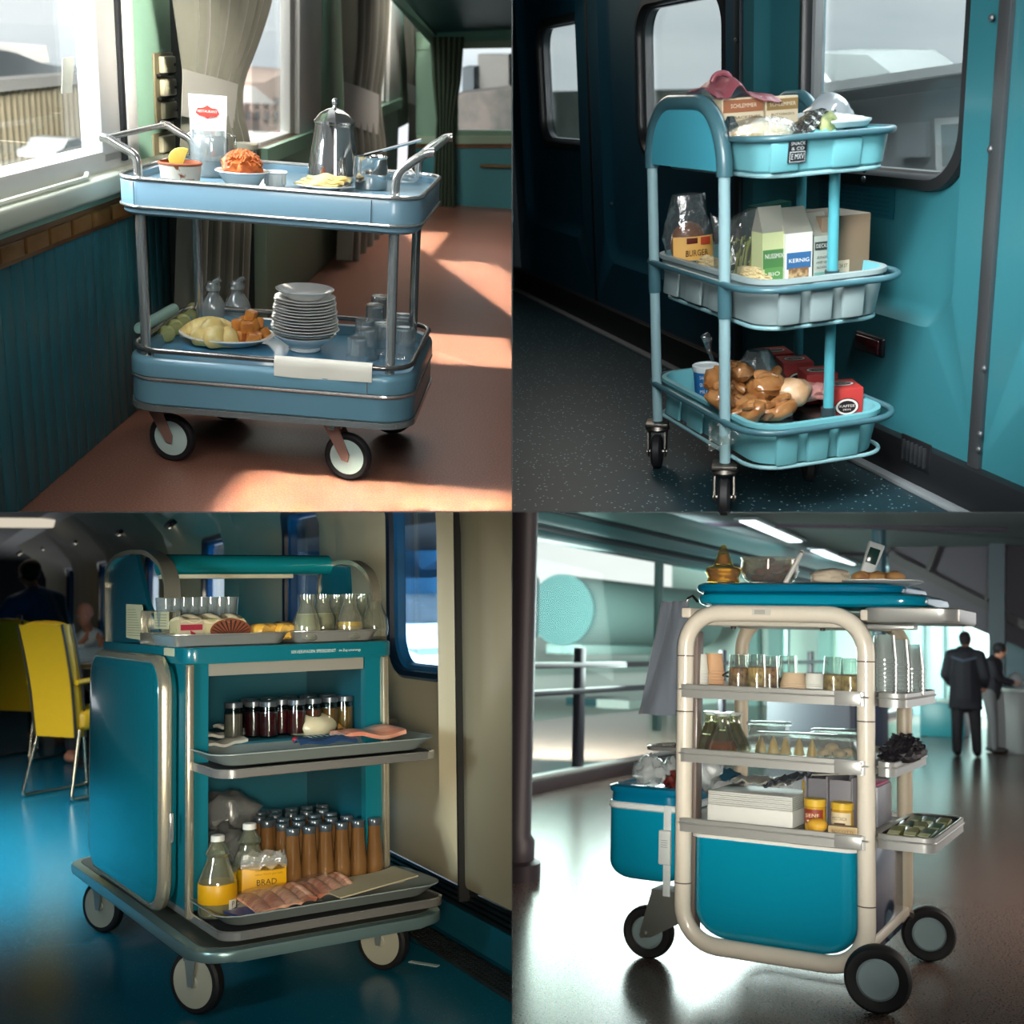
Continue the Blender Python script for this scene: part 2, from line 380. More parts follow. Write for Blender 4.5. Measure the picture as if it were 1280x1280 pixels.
for k, (a, c, e) in enumerate(wy):
    n_ = wy[k + 1][0] if k < 2 else yb
    b.box((xv - .04, (e + n_) / 2, 1.3), (.085, n_ - e, 1.5), .008)
struct(b, 'wall_left', mint)
b = B(); b.box((xv - .06, 4.2, 1.4), (.005, 4.4, 1.2)); struct(b, 'window_4', MATS['window glass'])
# back wall and ceiling
zc = at(600, 47, 'y', yb).z
b = B(); slab(b, [(520, 184), (642, 184), (642, 262), (520, 262)], 'y', yb, .04); struct(b, 'wall_back', mat('teal cupboard', '3d8088', .4))
b = B(); slab(b, [(520, 180), (642, 180), (642, 184.5), (520, 184.5)], 'y', yb - .02, .04); struct(b, 'trim_7', wood)
b = B(); slab(b, [(520, 170), (642, 170), (642, 180), (520, 180)], 'y', yb - .05, .06); struct(b, 'trim_8', mat('sill green', '8fa48c', .5))
b = B(); slab(b, [(520, 163), (642, 163), (642, 171), (520, 171)], 'y', yb - .01, .06)
slab(b, [(520, 40), (642, 40), (642, 60), (520, 62)], 'y', yb - .01, .06); slab(b, [(520, 40), (572, 40), (572, 171), (520, 171)], 'y', yb, .06); struct(b, 'window_5', mat('window green', '6f8f7a', .5))
b = B(); slab(b, [(520, 58), (642, 58), (642, 164), (520, 164)], 'y', yb + .05, .005); struct(b, 'window_6', MATS['window glass'])
b = B(); p0, p1 = at(601, 207, 'y', yb - .03), at(642, 208, 'y', yb - .03); b.tube([p0 + Vector((0, .03, 0)), p0, p1 + Vector((-.01, 0, 0)), p1 + Vector((-.01, .03, 0))], .012, 8); b.clip(); b.thing('cupboard_handle', mat('bronze', '8d7350', .4, .8), 'long bronze handle on the teal cupboard at the far end', 'handle')
cm = mat('ceiling teal', '1a5157', .5); cm2 = mat('soffit teal', '5d978e', .45)
ya_, yc_ = 4.7, yb
def quad(b, *q): return b.raw([at(u, v, 'y', y) for u, v, y in q], [(0, 1, 2, 3)])
b = B(); quad(b, (500, -12, ya_), (545, 41, yc_ - .1), (642, 37, yc_ - .1), (642, -12, ya_)); struct(b, 'ceiling', cm, 0)
b = B(); quad(b, (478, -12, ya_), (538, 55, yc_), (546, 47, yc_ - .06), (497, -12, ya_)); quad(b, (538, 55, yc_), (642, 51, yc_), (642, 44, yc_ - .06), (546, 47, yc_ - .06)); quad(b, (497, -12, ya_), (546, 47, yc_ - .06), (545, 41, yc_ - .1), (500, -12, ya_)); quad(b, (546, 47, yc_ - .06), (642, 44, yc_ - .06), (642, 37, yc_ - .1), (545, 41, yc_ - .1)); struct(b, 'ceiling', cm2, 0)
b = B(); b.box((.7, yb + .03, 1.65), (2.2, .06, .7)); struct(b, 'wall_back', cm2)
# curtains
cur = mat('grey curtain', '6c6d61', .75, noise=(3, '5b5c50', .35, .7), sheen=.2)
def curtain(label, rows, xp, folds, amp, tie=None, m=cur):
    """rows: (v, uL, uR) picture rows of the hanging cloth's edges"""
    L = [at(a, v, 'x', xp) for v, a, c in rows]; R = [at(c, v, 'x', xp) for v, a, c in rows]; n = len(rows) - 1
    def f(s, t):
        k = min(int(t * n), n - 1); w = t * n - k; w = w * w * (3 - 2 * w) if 0 else w
        p = L[k].lerp(L[k + 1], w).lerp(R[k].lerp(R[k + 1], w), s)
        q = .5 - .5 * cos(2 * pi * folds * s + .5 * sin(7 * s))
        return p + Vector((amp * (q ** .7) * (1 - .55 * math.exp(-((t - (tie or 9)) / .13) ** 2)), .012 * sin(folds * 9 * s), 0))
    b = B(); b.sheet(f, folds * 10, 30, .003); b.clip()
    t = thing('curtain', label, 'curtain'); b.out('cloth', m, t, 60)
    if tie:
        b = B()
        def g(s, w):
            tt = tie + .03 + .16 * (w - .5) + .05 * (s - .5)
            k2 = min(int(tt * n), n - 1); w2 = tt * n - k2; p = L[k2].lerp(L[k2 + 1], w2).lerp(R[k2].lerp(R[k2 + 1], w2), s); return p + (ray(640, 640)[0] - p) * (amp * .62 / (ray(640, 640)[0] - p).x)
        b.sheet(g, 20, 6, .003); b.clip(); b.out('tie_band', mat('tie cloth', '77786e', .7, sheen=.3), t, 60)
    return t
curtain('grey curtain gathered by a wide band beside the switch plates', [(-60, 204, 326), (0, 215, 322), (90, 228, 298), (150, 226, 292), (200, 224, 296), (290, 220, 294), (395, 217, 290)], -.10, 9, .07, .40)
curtain('brownish curtain tied back behind the coffee pot', [(-40, 425, 476), (0, 426, 477), (100, 429, 473), (165, 430, 473), (210, 426, 472), (325, 420, 470)], -.04, 6, .07, .48)
curtain('narrow brown curtain between the two furthest side windows', [(15, 503, 528), (90, 509, 526), (140, 511, 526), (230, 508, 528)], -.06, 4, .05, .5)
def curt_back():
    rows = [(46, 538, 580), (100, 541, 576), (150, 546, 568), (200, 543, 569), (262, 540, 569)]
    P = [(at(a, v, 'y', yb - .12), at(c, v, 'y', yb - .12)) for v, a, c in rows]; n = len(P) - 1
    def f(s, t):
        k = min(int(t * n), n - 1); w = t * n - k
        p = P[k][0].lerp(P[k + 1][0], w).lerp(P[k][1].lerp(P[k + 1][1], w), s); return p + Vector((0, -.05 * (.5 - .5 * cos(2 * pi * 6 * s)), 0))
    b = B(); b.sheet(f, 60, 20, .003); b.thing('curtain', mat('green grey curtain', '50604f', .75), 'dark green grey curtain in the far corner beside the end window', 'curtain', smooth=60)
curt_back()
# switch plates on the pier
def plate(v0, v1, n, label):
    p = at(200, (v0 + v1) / 2, 'x', xw); a, c = at(188, v0, 'x', xw), at(188, v1, 'x', xw); h = a.z - c.z; y0, y1 = a.y, at(212, v0, 'x', xw).y
    t = thing('switch_plate', label, 'switch', (xw + .006, (y0 + y1) / 2, (a.z + c.z) / 2 - .015))
    b = B(); b.box((0, 0, 0), (.012, y1 - y0, h), .004); b.out('plate', mat('brass plate', '8d8468', .4, .4), t)
    for k in range(n):
        z = h / 2 - (k + .5) * h / n
        b = B(); b.box((.012, .012, z), (.022, (y1 - y0) * .66, h / n * .72), .006); b.out('rocker', mat('ivory plastic', 'c3c0a4', .35), t)
        if n > 1:
            b = B(); b.box((.014, 0, z - h / n * .44), (.014, (y1 - y0) * .9, .008), .002); b.box((.022, .06, z), (.012, .02, .01), .002); b.out('slot', RUBBER, t)
plate(60, 149, 3, 'tall brass switch plate with three ivory rockers on the mint pier'); plate(162, 191, 1, 'small square brass switch plate low on the mint pier')
# ---- outside the saloon windows
bg = mat('beige corrugated sheet', 'a89a80', .7); lw = mat('pale wall', 'c9c4c0', .8); gw = mat('grey roof', '9aa0a6', .8)
b = B(); A, D = at(-60, 106, 'x', -4), at(150, 98, 'x', -4); zf = at(60, 104, 'x', -4).z; z0 = at(60, 208, 'x', -4).z; n = 60; ys = [A.y + (D.y - A.y) * i / (n * 2) for i in range(n * 2 + 1)]
b.sheet(lambda s, t: (-4 + .06 * (1 if int(s * 120) % 4 < 2 else 0), A.y + (D.y - A.y) * s, z0 - .8 + (zf - z0 + .8) * t), 240, 1); b.box((-4, (A.y + D.y) / 2, zf + .03), (.2, D.y - A.y, .1), mi=1); b.thing('corrugated_fence', [bg, lw], 'beige corrugated metal fence outside the first window', 'fence')
b = B(); slab(b, [(-80, 70), (-10, 60), (20, 66), (50, 78), (78, 84), (100, 82), (122, 92), (150, 100), (150, 130), (-80, 130)], 'x', -7, -1.5); b.thing('pale_shed', gw, 'pale shed with grey pitched roof seen above the fence', 'building')
b = B(); slab(b, [(-30, 58), (58, 57), (62, 78), (-30, 90)], 'x', -8.6, -1.5); b.thing('white_building', lw, 'white flat-roofed building behind the grey shed', 'building')
b = B(); slab(b, [(79, 73), (93, 71), (90, 116), (78, 117)], 'x', -.31, -.004); b.thing('paper_strip', mat('beige paper', 'a39b86', .8), 'beige paper strip stuck on the first window pane', 'paper')
def parked_car(label, u0, u1, v0, v1, xp, col):
    p, q = at(u0, v1, 'x', xp), at(u1, v1, 'x', xp); h = at((u0 + u1) / 2, v0, 'x', xp).z - at((u0 + u1) / 2, v1, 'x', xp).z; ln = abs(q.y - p.y); c = (p + q) / 2
    t = thing('parked_car', label, 'car', (xp, c.y, min(p.z, q.z)), pi / 2)
    b = B(); w = ln * .42
    b.loft([[(x * ln, s * w * k, z * h) for x, z in ((-.5, .15), (-.48, .5), (-.27, .58), (-.15, .97), (.17, 1), (.33, .6), (.48, .52), (.5, .15))] for s, k in ((-.5, .9), (-.5, 1), (.5, 1), (.5, .9))]); b.out('body', mat('car ' + col, col, .3, coat=.5), t)
    b = B(); b.loft([[(x * ln, s, z * h) for x, z in ((-.24, .62), (-.14, .92), (.15, .94), (.27, .62))] for s in (-w * .503, w * .503)]); b.out('side_glass', mat('car glass', '4a5860', .15), t)
    for x in (-.3, .3):
        b = B(); b.cyl((x * ln, -w * .51, h * .18), (x * ln, w * .51, h * .18), h * .18, seg=14); b.out('wheel', RUBBER, t)
    return t
parked_car('white car blurred outside the first window', 45, 92, 166, 190, -3.2, 'e6e6e4')
parked_car('white van blurred outside the second window', 318, 372, 160, 177, -5, 'dcdcdc')
pk = mat('pinkish render', 'bda79c', .8)
b = B(); slab(b, [(285, 102), (330, 103), (352, 92), (385, 88), (385, 190), (285, 200)], 'x', -7, -2)
for i in range(6):
    for j in range(2): slab(b, [(306 + i * 12, 122 + j * 18), (312 + i * 12, 121.5 + j * 18), (312 + i * 12, 131 + j * 18), (306 + i * 12, 131.5 + j * 18)], 'x', -6.96, .03, mi=1)
b.thing('pink_building', [pk, mat('dim window', '77706f', .5)], 'pinkish stone building seen through the second window', 'building')
b = B(); slab(b, [(292, 128), (305, 108), (318, 108), (345, 130)], 'x', -6.4, -.4); b.thing('white_roof', lw, 'white gable roof before the pinkish building', 'roof')
b = B(); slab(b, [(570, 118), (642, 110), (642, 170), (570, 170)], 'y', 11, 1); b.clip(); b.thing('low_terrace', mat('blurred terrace', '9b908c', .8, noise=(3, '6d6f6c', .4, .65)), 'long low grey terrace outside the end window', 'building')
for k, (u0, u1, v0, c_) in enumerate(((578, 592, 84, '8f98a2'), (597, 636, 68, 'd0cdcb'), (636, 642, 76, '76869c'))):
    b = B(); slab(b, [(u0, v0), (u1, v0), (u1, 118), (u0, 118)], 'y', 13 + k, 1); b.clip(); b.thing('tower_block', mat('tower ' + c_, c_, .8), ('small grey tower block left in the end window', 'broad white tower block in the middle of the end window', 'blue grey tower block at the edge of the end window')[k], 'building')
# ---- the trolley
w, d, hl, HU = .7253, .5407, .3713, .86
blue = mat('pale blue enamel', '7ea2b4', .32, coat=.35); blue2 = mat('pale blue lacquer', '668f9f', .3, coat=.4); blue3 = mat('tray blue', '4f87a6', .3, coat=.3)
T = thing('serving_trolley', 'pale blue two-tier serving trolley with chrome posts and rails', 'trolley')
cx, cy = w / 2 + .006, d / 2; W, D = w + .135, d + .085
b = B(); b.rrloft([(W - .03, D - .03, .07, HU - .099, cx, cy), (W - .012, D - .012, .08, HU - .092, cx, cy), (W - .012, D - .012, .08, HU - .075, cx, cy), (W, D, .085, HU - .073, cx, cy), (W, D, .085, HU - .008, cx, cy), (W - .012, D - .012, .08, HU, cx, cy), (W - .03, D - .03, .07, HU - .004, cx, cy), (W - .034, D - .034, .068, HU - .022, cx, cy)], n=8)
for x in (.0, w - .06): b.box((x, cy - D / 2 - .0005, HU - .04), (.002, .002, .066), mi=1)
b.out('upper_tray', [blue, mat('seam', '2c4450', .6)], T)
rim = [(x, y, HU + .002) for x, y in rr(W - .004, D - .004, .083, 8, cx, cy)]
b = B(); b.tube(rim, .0065, 8, True); b.out('upper_rim', CHROME, T)
b = B(); b.tube([(x, y, HU - .074) for x, y in rr(W + .002, D + .002, .086, 8, cx, cy)], .005, 8, True); b.out('upper_trim', CHROME, T)
zf = hl - .055                                  # floor of the lower tray
b = B(); b.rrloft([(W - .02, D - .02, .09, .205, cx, cy), (W - .004, D - .004, .1, .212, cx, cy), (W - .004, D - .004, .1, hl - .092, cx, cy), (W - .016, D - .016, .095, hl - .088, cx, cy), (W - .016, D - .016, .095, hl - .080, cx, cy), (W, D, .1, hl - .076, cx, cy), (W, D, .1, hl - .04, cx, cy), (W - .008, D - .008, .097, hl - .028, cx, cy), (W - .03, D - .03, .09, hl - .02, cx, cy), (W - .06, D - .06, .08, hl - .022, cx, cy), (W - .075, D - .075, .07, zf, cx, cy)], n=8)
b.box((w - .06, cy - D / 2 + .002, hl - .058), (.003, .006, .036), mi=1); b.out('lower_tray', [blue2, CHROME], T)
b = B(); b.rrloft([(W - .076, D - .076, .07, zf + .002, cx, cy), (W - .076, D - .076, .07, zf + .0035, cx, cy)]); b.out('lower_tray_floor', blue3, T)
b = B(); b.tube([(x, y, hl - .084) for x, y in rr(W - .008, D - .008, .096, 8, cx, cy)], .0065, 8, True); b.out('lower_trim', CHROME, T)
b = B(); b.rrloft([(W - .03, D - .03, .085, .186, cx, cy), (W + .004, D + .004, .1, .189, cx, cy), (W + .004, D + .004, .1, .206, cx, cy), (W - .03, D - .03, .085, .208, cx, cy)], n=8); b.out('bottom_band', CHROME, T)
b = B(); b.tube([(x, y, hl) for x, y in rr(W - .03, D - .03, .09, 9, cx, cy)], .0085, 10, True)
for q in ((.02, cy - D / 2 + .03), (w * .9, cy - D / 2 + .03), (.02, cy + D / 2 - .03), (w * .9, cy + D / 2 - .03)): b.cyl((*q, hl - .03), (*q, hl), .006, seg=8)
b.out('guard_rail', mat('dark chrome', '8f8b88', .2, .85), T)
for (x, y) in ((0, 0), (w, 0), (w, d), (0, d)):
    b = B(); b.cyl((x, y, zf), (x, y, HU - .09), .0145, seg=18); b.cyl((x, y, zf + .002), (x, y, zf + .012), .019, seg=18); b.out('post', CHROME, T)
for sx, x0 in ((-1, 0.0), (1, w)):
    for y in (.0, d - .02):
        b = B(); e = x0 + sx * (.105 if sx > 0 else .10); b.tube(fillet([(x0, y, HU - .004), (x0, y, HU + .06), (x0 + sx * .045, y, HU + .08 + .02 * (sx > 0)), (e - sx * .02, y, HU + .10 + .026 * (sx > 0)), (e, y, HU + .102 + .026 * (sx > 0))], .05, 6), .0125, 12); b.out('handle_arm', CHROME, T)
    b = B(); b.cyl((e - sx * .012, .0, HU + .101 + .026 * (sx > 0)), (e - sx * .012, d - .02, HU + .101 + .026 * (sx > 0)), .009, seg=12); b.out('handle_bar', CHROME, T)
def caster(T, x, y, h, r, rz, tw=.028, trail=.05, hubc='b9cfca', fork='b08c80', zt=None):
    c, s = cos(rz), sin(rz); ax = Vector((-s, c, 0)); fw = Vector((c, s, 0)); A = Vector((x, y, r)) + fw * trail
    b = B(); b.cyl((x, y, h - .02), (x, y, h), .02, seg=14); b.cyl((x, y, h - .03), (x, y, h - .018), .028, seg=14)
    b.out('swivel', CHROME, T)
    b = B()
    for k in (-1, 1):
        o = ax * (k * (tw / 2 + .006)); P = [Vector((x, y, h - .02)) - fw * .022 + o, Vector((x, y, h - .02)) + fw * .026 + o, A + fw * .012 + Vector((0, 0, .012)) + o, A + fw * .008 - Vector((0, 0, .012)) + o, A - fw * .012 - Vector((0, 0, .008)) + o]
        b.loft([P, [p + ax * (k * .004) for p in P]])
    b.box((x + fw.x * .002, y + fw.y * .002, h - .022), (.046, tw + .02, .006), rz=rz); b.out('fork', mat('fork ' + fork, fork, .4, .55), T)
    wl = B(); Mw = Matrix.Translation(A) @ Matrix.Rotation(rz, 4, 'Z') @ Matrix.Rotation(pi / 2, 4, 'X')
    wl.lathe([(r * .72, -tw * .42), (r * .9, -tw * .5), (r * .98, -tw * .3), (r, 0), (r * .98, tw * .3), (r * .9, tw * .5), (r * .72, tw * .42)], M=Mw, seg=32); o = wl.out('wheel', RUBBER, T)
    b = B(); b.lathe([(0, -tw * .52), (r * .25, -tw * .5), (r * .7, -tw * .44), (r * .76, -tw * .40), (r * .76, tw * .40), (r * .7, tw * .44), (r * .25, tw * .5), (0, tw * .52)], M=Mw, seg=28); b.out('hub', mat('hub ' + hubc, hubc, .4), o)
for x, y, rz in ((.0, .07, -.2), (w - .17, .03, -.25), (.06, d - .06, .3), (w - .1, d - .06, .3)): caster(T, x, y, .19, .076, rz)
# ---- on the upper tray
zt = HU - .021
def onT(u, v): return at(u, v, 'z', zt)
p = onT(226, 231.5)
t = thing('paper_cup', 'small speckled paper tub with brown blotches near the left handle', 'cup', p)
b = B(); b.lathe(cup_prof(.052, .060, .062), seg=28); b.out('tub', mat('speckled tub', 'd6cfbf', .6, noise=(26, '8a4f2c', .60, .64)), t)
b = B(); b.lathe([(.0595, .058), (.0625, .060), (.0625, .064), (.058, .066), (.057, .058)], seg=28); b.out('rim', mat('brown rim', '96512f', .6), t)
b = B(); b.lathe([(0, .05), (.055, .05), (.055, .052), (0, .053)], seg=20); b.out('tub_filling', mat('brown filling', '8d4a2a', .6), t)
b = B(); n = 10; R_ = .036
b.loft([[(R_ * cos(a) * k, o, R_ * 1.15 * sin(a) * k) for a in [pi * i / n for i in range(n + 1)]] for o, k in ((-.012, .92), (-.010, 1), (.010, 1), (.012, .92))]); b.thing('lemon_wedge', mat('lemon', 'e3c85a', .4, sss=.1), 'yellow lemon wedge standing in the speckled tub', 'lemon', p + Vector((.012, -.005, .068)), .35, ry=-1.2)
p = onT(257, 222); p.y += .05
t = thing('glass_canister', 'clear ribbed glass canister holding the menu card', 'jar', p)
b = B(); b.lathe([(0, .002), (.052, 0), (.056, .006), (.058, .06), (.057, .11), (.050, .122), (.052, .136), (.049, .136), (.047, .122), (.053, .11), (.054, .06), (.052, .009), (0, .008)], seg=32); b.out('vessel', glass('frosty glass', 'e4ebea', .16, .12, .34, 'c8cfce'), t)
b = B(); b.tube([(.054, 0, .125), (.078, 0, .12), (.08, 0, .07), (.056, 0, .03)], .005, 8); b.tube([(-.054, 0, .125), (-.066, 0, .118), (-.06, 0, .1)], .004, 8); b.out('handle', GL, t)
b = B(); b.sheet(lambda s, v: ((s - .5) * (.104 + .012 * v), .004 * sin(pi * s), -.09 + .19 * v), 8, 8, .001)
Mt = Mx((0, -.0032, .052)) @ Matrix.Rotation(pi / 2, 4, 'X')
b.prism([(-.036, -.004), (-.03, .010), (-.012, .012), (0, .019), (.012, .012), (.03, .010), (.036, -.004), (.026, -.012), (.008, -.014), (0, -.02), (-.008, -.014), (-.026, -.012)], 0, .0006, Mt, mi=1); b.text('RESTAURANT', .010, Mt @ Matrix.Translation((0, .001, .0008)), mi=2, w=.06)
b.thing('menu_card', [mat('white card', 'e9e9ea', .6), mat('card red', 'b5382c', .5), mat('card print', 'f0dcd6', .5)], 'white menu card with a red diamond emblem standing in the canister', 'card', p + Vector((0, -.010, .135)), .0)
p = onT(302, 214); p.y += .06
t = thing('storage_jar', 'squat glass jar with a dull lid behind the orange bowl', 'jar', p)
b = B(); b.lathe(cup_prof(.036, .036, .065), seg=24); b.out('glass', GL, t); b = B(); b.lathe([(0, .02), (.034, .02), (.034, .05), (0, .052)], seg=20); b.out('jar_filling', mat('pale paste', 'c9c3b0', .6), t)
b = B(); b.lathe([(0, .082), (.036, .082), (.039, .079), (.039, .064), (0, .064)], seg=24); b.out('lid', mat('dull tin', 'a8a390', .4, .7), t)
p = onT(303, 234)
t = thing('bowl', 'white bowl heaped with orange shreds at the front of the tray', 'bowl', p)
b = B(); b.lathe([(0, .004), (.035, 0), (.045, .004), (.068, .04), (.078, .046), (.076, .049), (.066, .044), (.042, .010), (0, .009)], seg=32); b.out('vessel', PORC, t)
b = B(); orange = mat('orange shreds', 'd9783a', .5, noise=(40, 'b8562a', .4, .65), sss=.1)
b.blob((0, 0, .05), (.058, .056, .05), .18, 3, 4, 3, flat=-.3)
for k in range(90):
    a = random.random() * 2 * pi; q = random.random() ** .5 * .052; z = .05 + .05 * (1 - (q / .056) ** 2) ** .5; h = random.random() * 2 * pi
    b.tube([(q * cos(a) - .012 * cos(h), q * sin(a) - .012 * sin(h), z - .004), (q * cos(a), q * sin(a), z + .005), (q * cos(a) + .012 * cos(h), q * sin(a) + .012 * sin(h), z - .003)], .0035, 5)
b.thing('grated_carrot', orange, 'heap of orange grated food in the white bowl', 'food', p, kind='stuff')
p = onT(344, 234)
b = B(); b.lathe([(0, .004), (.024, 0), (.028, .004), (.033, .04), (.039, .044), (.036, .046), (.031, .042), (.025, .008), (0, .008)], seg=28)
for k in range(16): b.box((.0305 * cos(k * pi / 8), .0305 * sin(k * pi / 8), .024), (.004, .004, .03), .0015, rz=k * pi / 8)
b.thing('ramekin', PORC, 'small white ribbed ramekin right of the orange bowl', 'ramekin', p)
p = onT(404, 236)
b = B(); b.lathe([(0, .003), (.05, 0), (.055, .003), (.088, .012), (.086, .015), (.054, .007), (0, .006)], seg=36, sx=1.0, sy=.9); b.thing('side_plate', PORC, 'white side plate under the folded crepes before the coffee pot', 'plate', p)
for k in range(3):
    b = B(); b.sheet(lambda s, v: ((s - .5) * .13, (v - .5) * .075 * (1 - .3 * abs(s - .5)), .012 + .012 * sin(pi * v) * sin(pi * min(1, s * 1.0 + .02)) + .003 * sin(14 * s + k)), 14, 8, .006); b.thing('crepe', mat('pale crepe', 'e2cf92', .5, noise=(30, 'c8a54e', .5, .7)), ('folded pale crepe at the front of the side plate', 'middle folded crepe on the side plate', 'topmost folded crepe, nearest the coffee pot')[k], 'pancake', p + Vector((.012 * k - .01, .02 * k - .02, .004 + .007 * k)), .12 * k - .1, group='crepes on the side plate')
p = onT(415, 226); p.y += .03
t = thing('coffee_pot', 'tall polished steel coffee pot with domed lid and knob', 'coffee pot', p)
b = B(); b.lathe([(0, 0), (.082, 0), (.084, .006), (.083, .02), (.077, .055), (.066, .115), (.060, .158), (.060, .168), (0, .168)], seg=40)
b.out('body', POLISH, t)
b = B(); b.lathe([(.055, .166), (.063, .170), (.063, .177), (.058, .182), (.045, .198), (.024, .211), (.008, .216), (.006, .222), (0, .222)], seg=36); b.out('lid', POLISH, t)
b = B(); b.lathe([(0, .22), (.006, .222), (.010, .229), (.011, .236), (.007, .243), (0, .245)], seg=20); b.out('lid_knob', POLISH, t)
b = B(); b.tube(fillet([(.0, .05, .15), (.0, .115, .14), (.0, .12, .06), (.0, .07, .04)], .03), .007, 10); b.out('handle', POLISH, t)
b = B(); b.lathe([(0, .0), (.016, 0), (.0165, .055), (.015, .058), (0, .058)], seg=20); b.thing('steel_shaker', POLISH, 'little steel shaker in front of the coffee pot', 'shaker', onT(430, 227) + Vector((0, .01, 0)))
p = onT(462, 236); p.y += .012
t = thing('milk_jug', 'short polished steel milk jug with a long flat handle', 'jug', p)
b = B(); b.lathe([(0, 0), (.05, 0), (.052, .004), (.053, .05), (.049, .088), (.052, .095), (.049, .095), (.046, .088), (.049, .05), (.048, .006), (0, .006)], seg=36); b.out('vessel', POLISH, t)
b = B(); b.sheet(lambda s, v: (-.02 + .17 * s, (v - .5) * (.035 - .018 * s), .098 + .055 * s + .004 * sin(pi * v)), 14, 4, .006); b.out('handle', POLISH, t)
b = B(); b.blob((0, 0, .02), (.04, .03, .024), .35, 2.6, 3, 5, flat=-.6); b.thing('crumpled_wrap', film('crumpled film', 'eaf4f8', 60, .12), 'crumpled clear wrap beside the right handle of the pale trolley', 'plastic wrap', onT(503, 232) + Vector((.0, .05, 0)), 0)
# ---- on the lower tray
zz = zf + .0045
def onL(u, v): return at(u, v, 'z', zz)
p = onL(381, 437)
b = B(); bowlp = [(0, .006), (.048, 0), (.052, .004), (.050, .014), (.075, .03), (.098, .05), (.1, .054), (.097, .054), (.07, .035), (.04, .018), (0, .016)]
b.lathe(bowlp, seg=40); bowl0 = b.thing('footed_bowl', PORC, 'footed white bowl at the bottom of the plate stack', 'bowl', p)
b = B(); b.lathe([(0, .002), (.055, 0), (.06, .003), (.093, .012), (.096, .015), (.093, .016), (.058, .007), (0, .006)], seg=40); pl0 = None
names = ['lowest', 'second lowest', 'third lowest', 'fourth lowest', 'fifth lowest', 'sixth lowest', 'seventh lowest', 'sixth from the top', 'fifth from the top', 'fourth from the top', 'third from the top', 'second from the top', 'topmost']
for k, n_ in enumerate(names):
    q = p + Vector((.002 * sin(k * 2.1), .002 * cos(k * 1.7), .046 + k * .0093)); lab = 'white plate, %s plate in the stack on the footed bowl' % n_
    s_ = 1.13 - .011 * k
    if k == 0: pl0 = b.thing('plate', PORC, lab, 'plate', q, group='stacked white plates')
    else: dup(pl0, lab, q, s=(s_, s_, 1))
b = B(); b.lathe([(0, .002), (.05, 0), (.055, .003), (.088, .026), (.092, .030), (.088, .031), (.052, .008), (0, .006)], seg=40); b.thing('soup_bowl', PORC, 'white shallow bowl crowning the plate stack', 'bowl', p + Vector((0, 0, .046 + 13 * .0093)))
p = onL(284, 428)
b = B(); b.lathe([(0, .003), (.09, 0), (.098, .003), (.152, .028), (.152, .033), (.148, .033), (.088, .008), (0, .007)], seg=44, sx=1, sy=.8); b.thing('oval_platter', PORC, 'white oval platter of cut fruit on the lower tray', 'platter', p)
fz = Vector((0, 0, .010))
yel = mat('pale melon', 'cdb26c', .4, noise=(18, 'e6d08a', .4, .65, (3, .4, 1)), sss=.15); yel2 = mat('pineapple flesh', 'dcc27a', .4, noise=(30, 'ead9a2', .45, .65), sss=.15); orf = mat('orange melon', 'c27a3c', .35, noise=(25, 'dd9a45', .45, .65), sss=.2)
b = B(); N_ = 12
b.loft([[Vector(((s - .5) * .185, .042 * sin(pi * (.06 + .88 * s)) ** .6 * cos(a), .040 * sin(pi * (.06 + .88 * s)) ** .6 * (sin(a) + .8) * .85)) for a in [2 * pi * i / 14 for i in range(14)]] for s in [i / N_ for i in range(N_ + 1)]]); b.thing('melon_slice', yel, 'long yellow melon slice along the left of the platter', 'melon', p + fz + Vector((-.062, .02, .004)), .45)
for k, (dx, dy, dz, rz, r) in enumerate(((-.055, -.075, 0, .2, .030), (-.015, -.08, 0, 1.2, .034), (.018, -.06, .0, 2, .030), (-.03, -.055, .025, .7, .03))):
    b = B(); b.blob((0, 0, r * .7), (r * 1.3, r * 1.1, r * 1.15), .10, 1.6, 3, k + 20, flat=-.7); b.thing('pineapple_chunk', yel2, ('leftmost pale yellow fruit chunk at the platter front', 'rounded yellow fruit chunk at the middle of the platter front', 'yellow fruit chunk touching the orange cubes', 'yellow fruit chunk resting on top of the others')[k], 'fruit', p + fz + Vector((dx, dy, dz)), rz, group='yellow fruit chunks on the platter')
oc0 = None; cub = []
for k in range(18):
    a = k * 2.4; q = .064 * (k / 17) ** .5 if k < 12 else .036 * ((k - 12) / 5) ** .5
    cub.append((.068 + q * cos(a) * 1.05, .012 + q * sin(a) * 1.15, .0 if k < 12 else .032))
cub.append((.07, .02, .06))
for k, (dx, dy, dz) in enumerate(cub):
    if k < 3:
        b = B(); b.box((0, 0, .019), (.038, .034, .036), .007, rx=.15 * k, ry=.2 * k, seg=2); src = b.thing('melon_cube', orf, 'x', 'fruit', (0, 0, 0), 0, 'orange melon cubes on the platter')
        cub[k] = (dx, dy, dz, src)
    o = cub[k][3] if k < 3 else dup(cub[k % 3][3], 'x', (0, 0, 0)); o.matrix_world = ROOM[RM] @ Mx(p + fz + Vector((dx, dy, dz)), k * 1.3, .25 * sin(k), .25 * cos(k * 2))
    o['label'] = 'orange melon cube in the heap at the right of the oval platter'
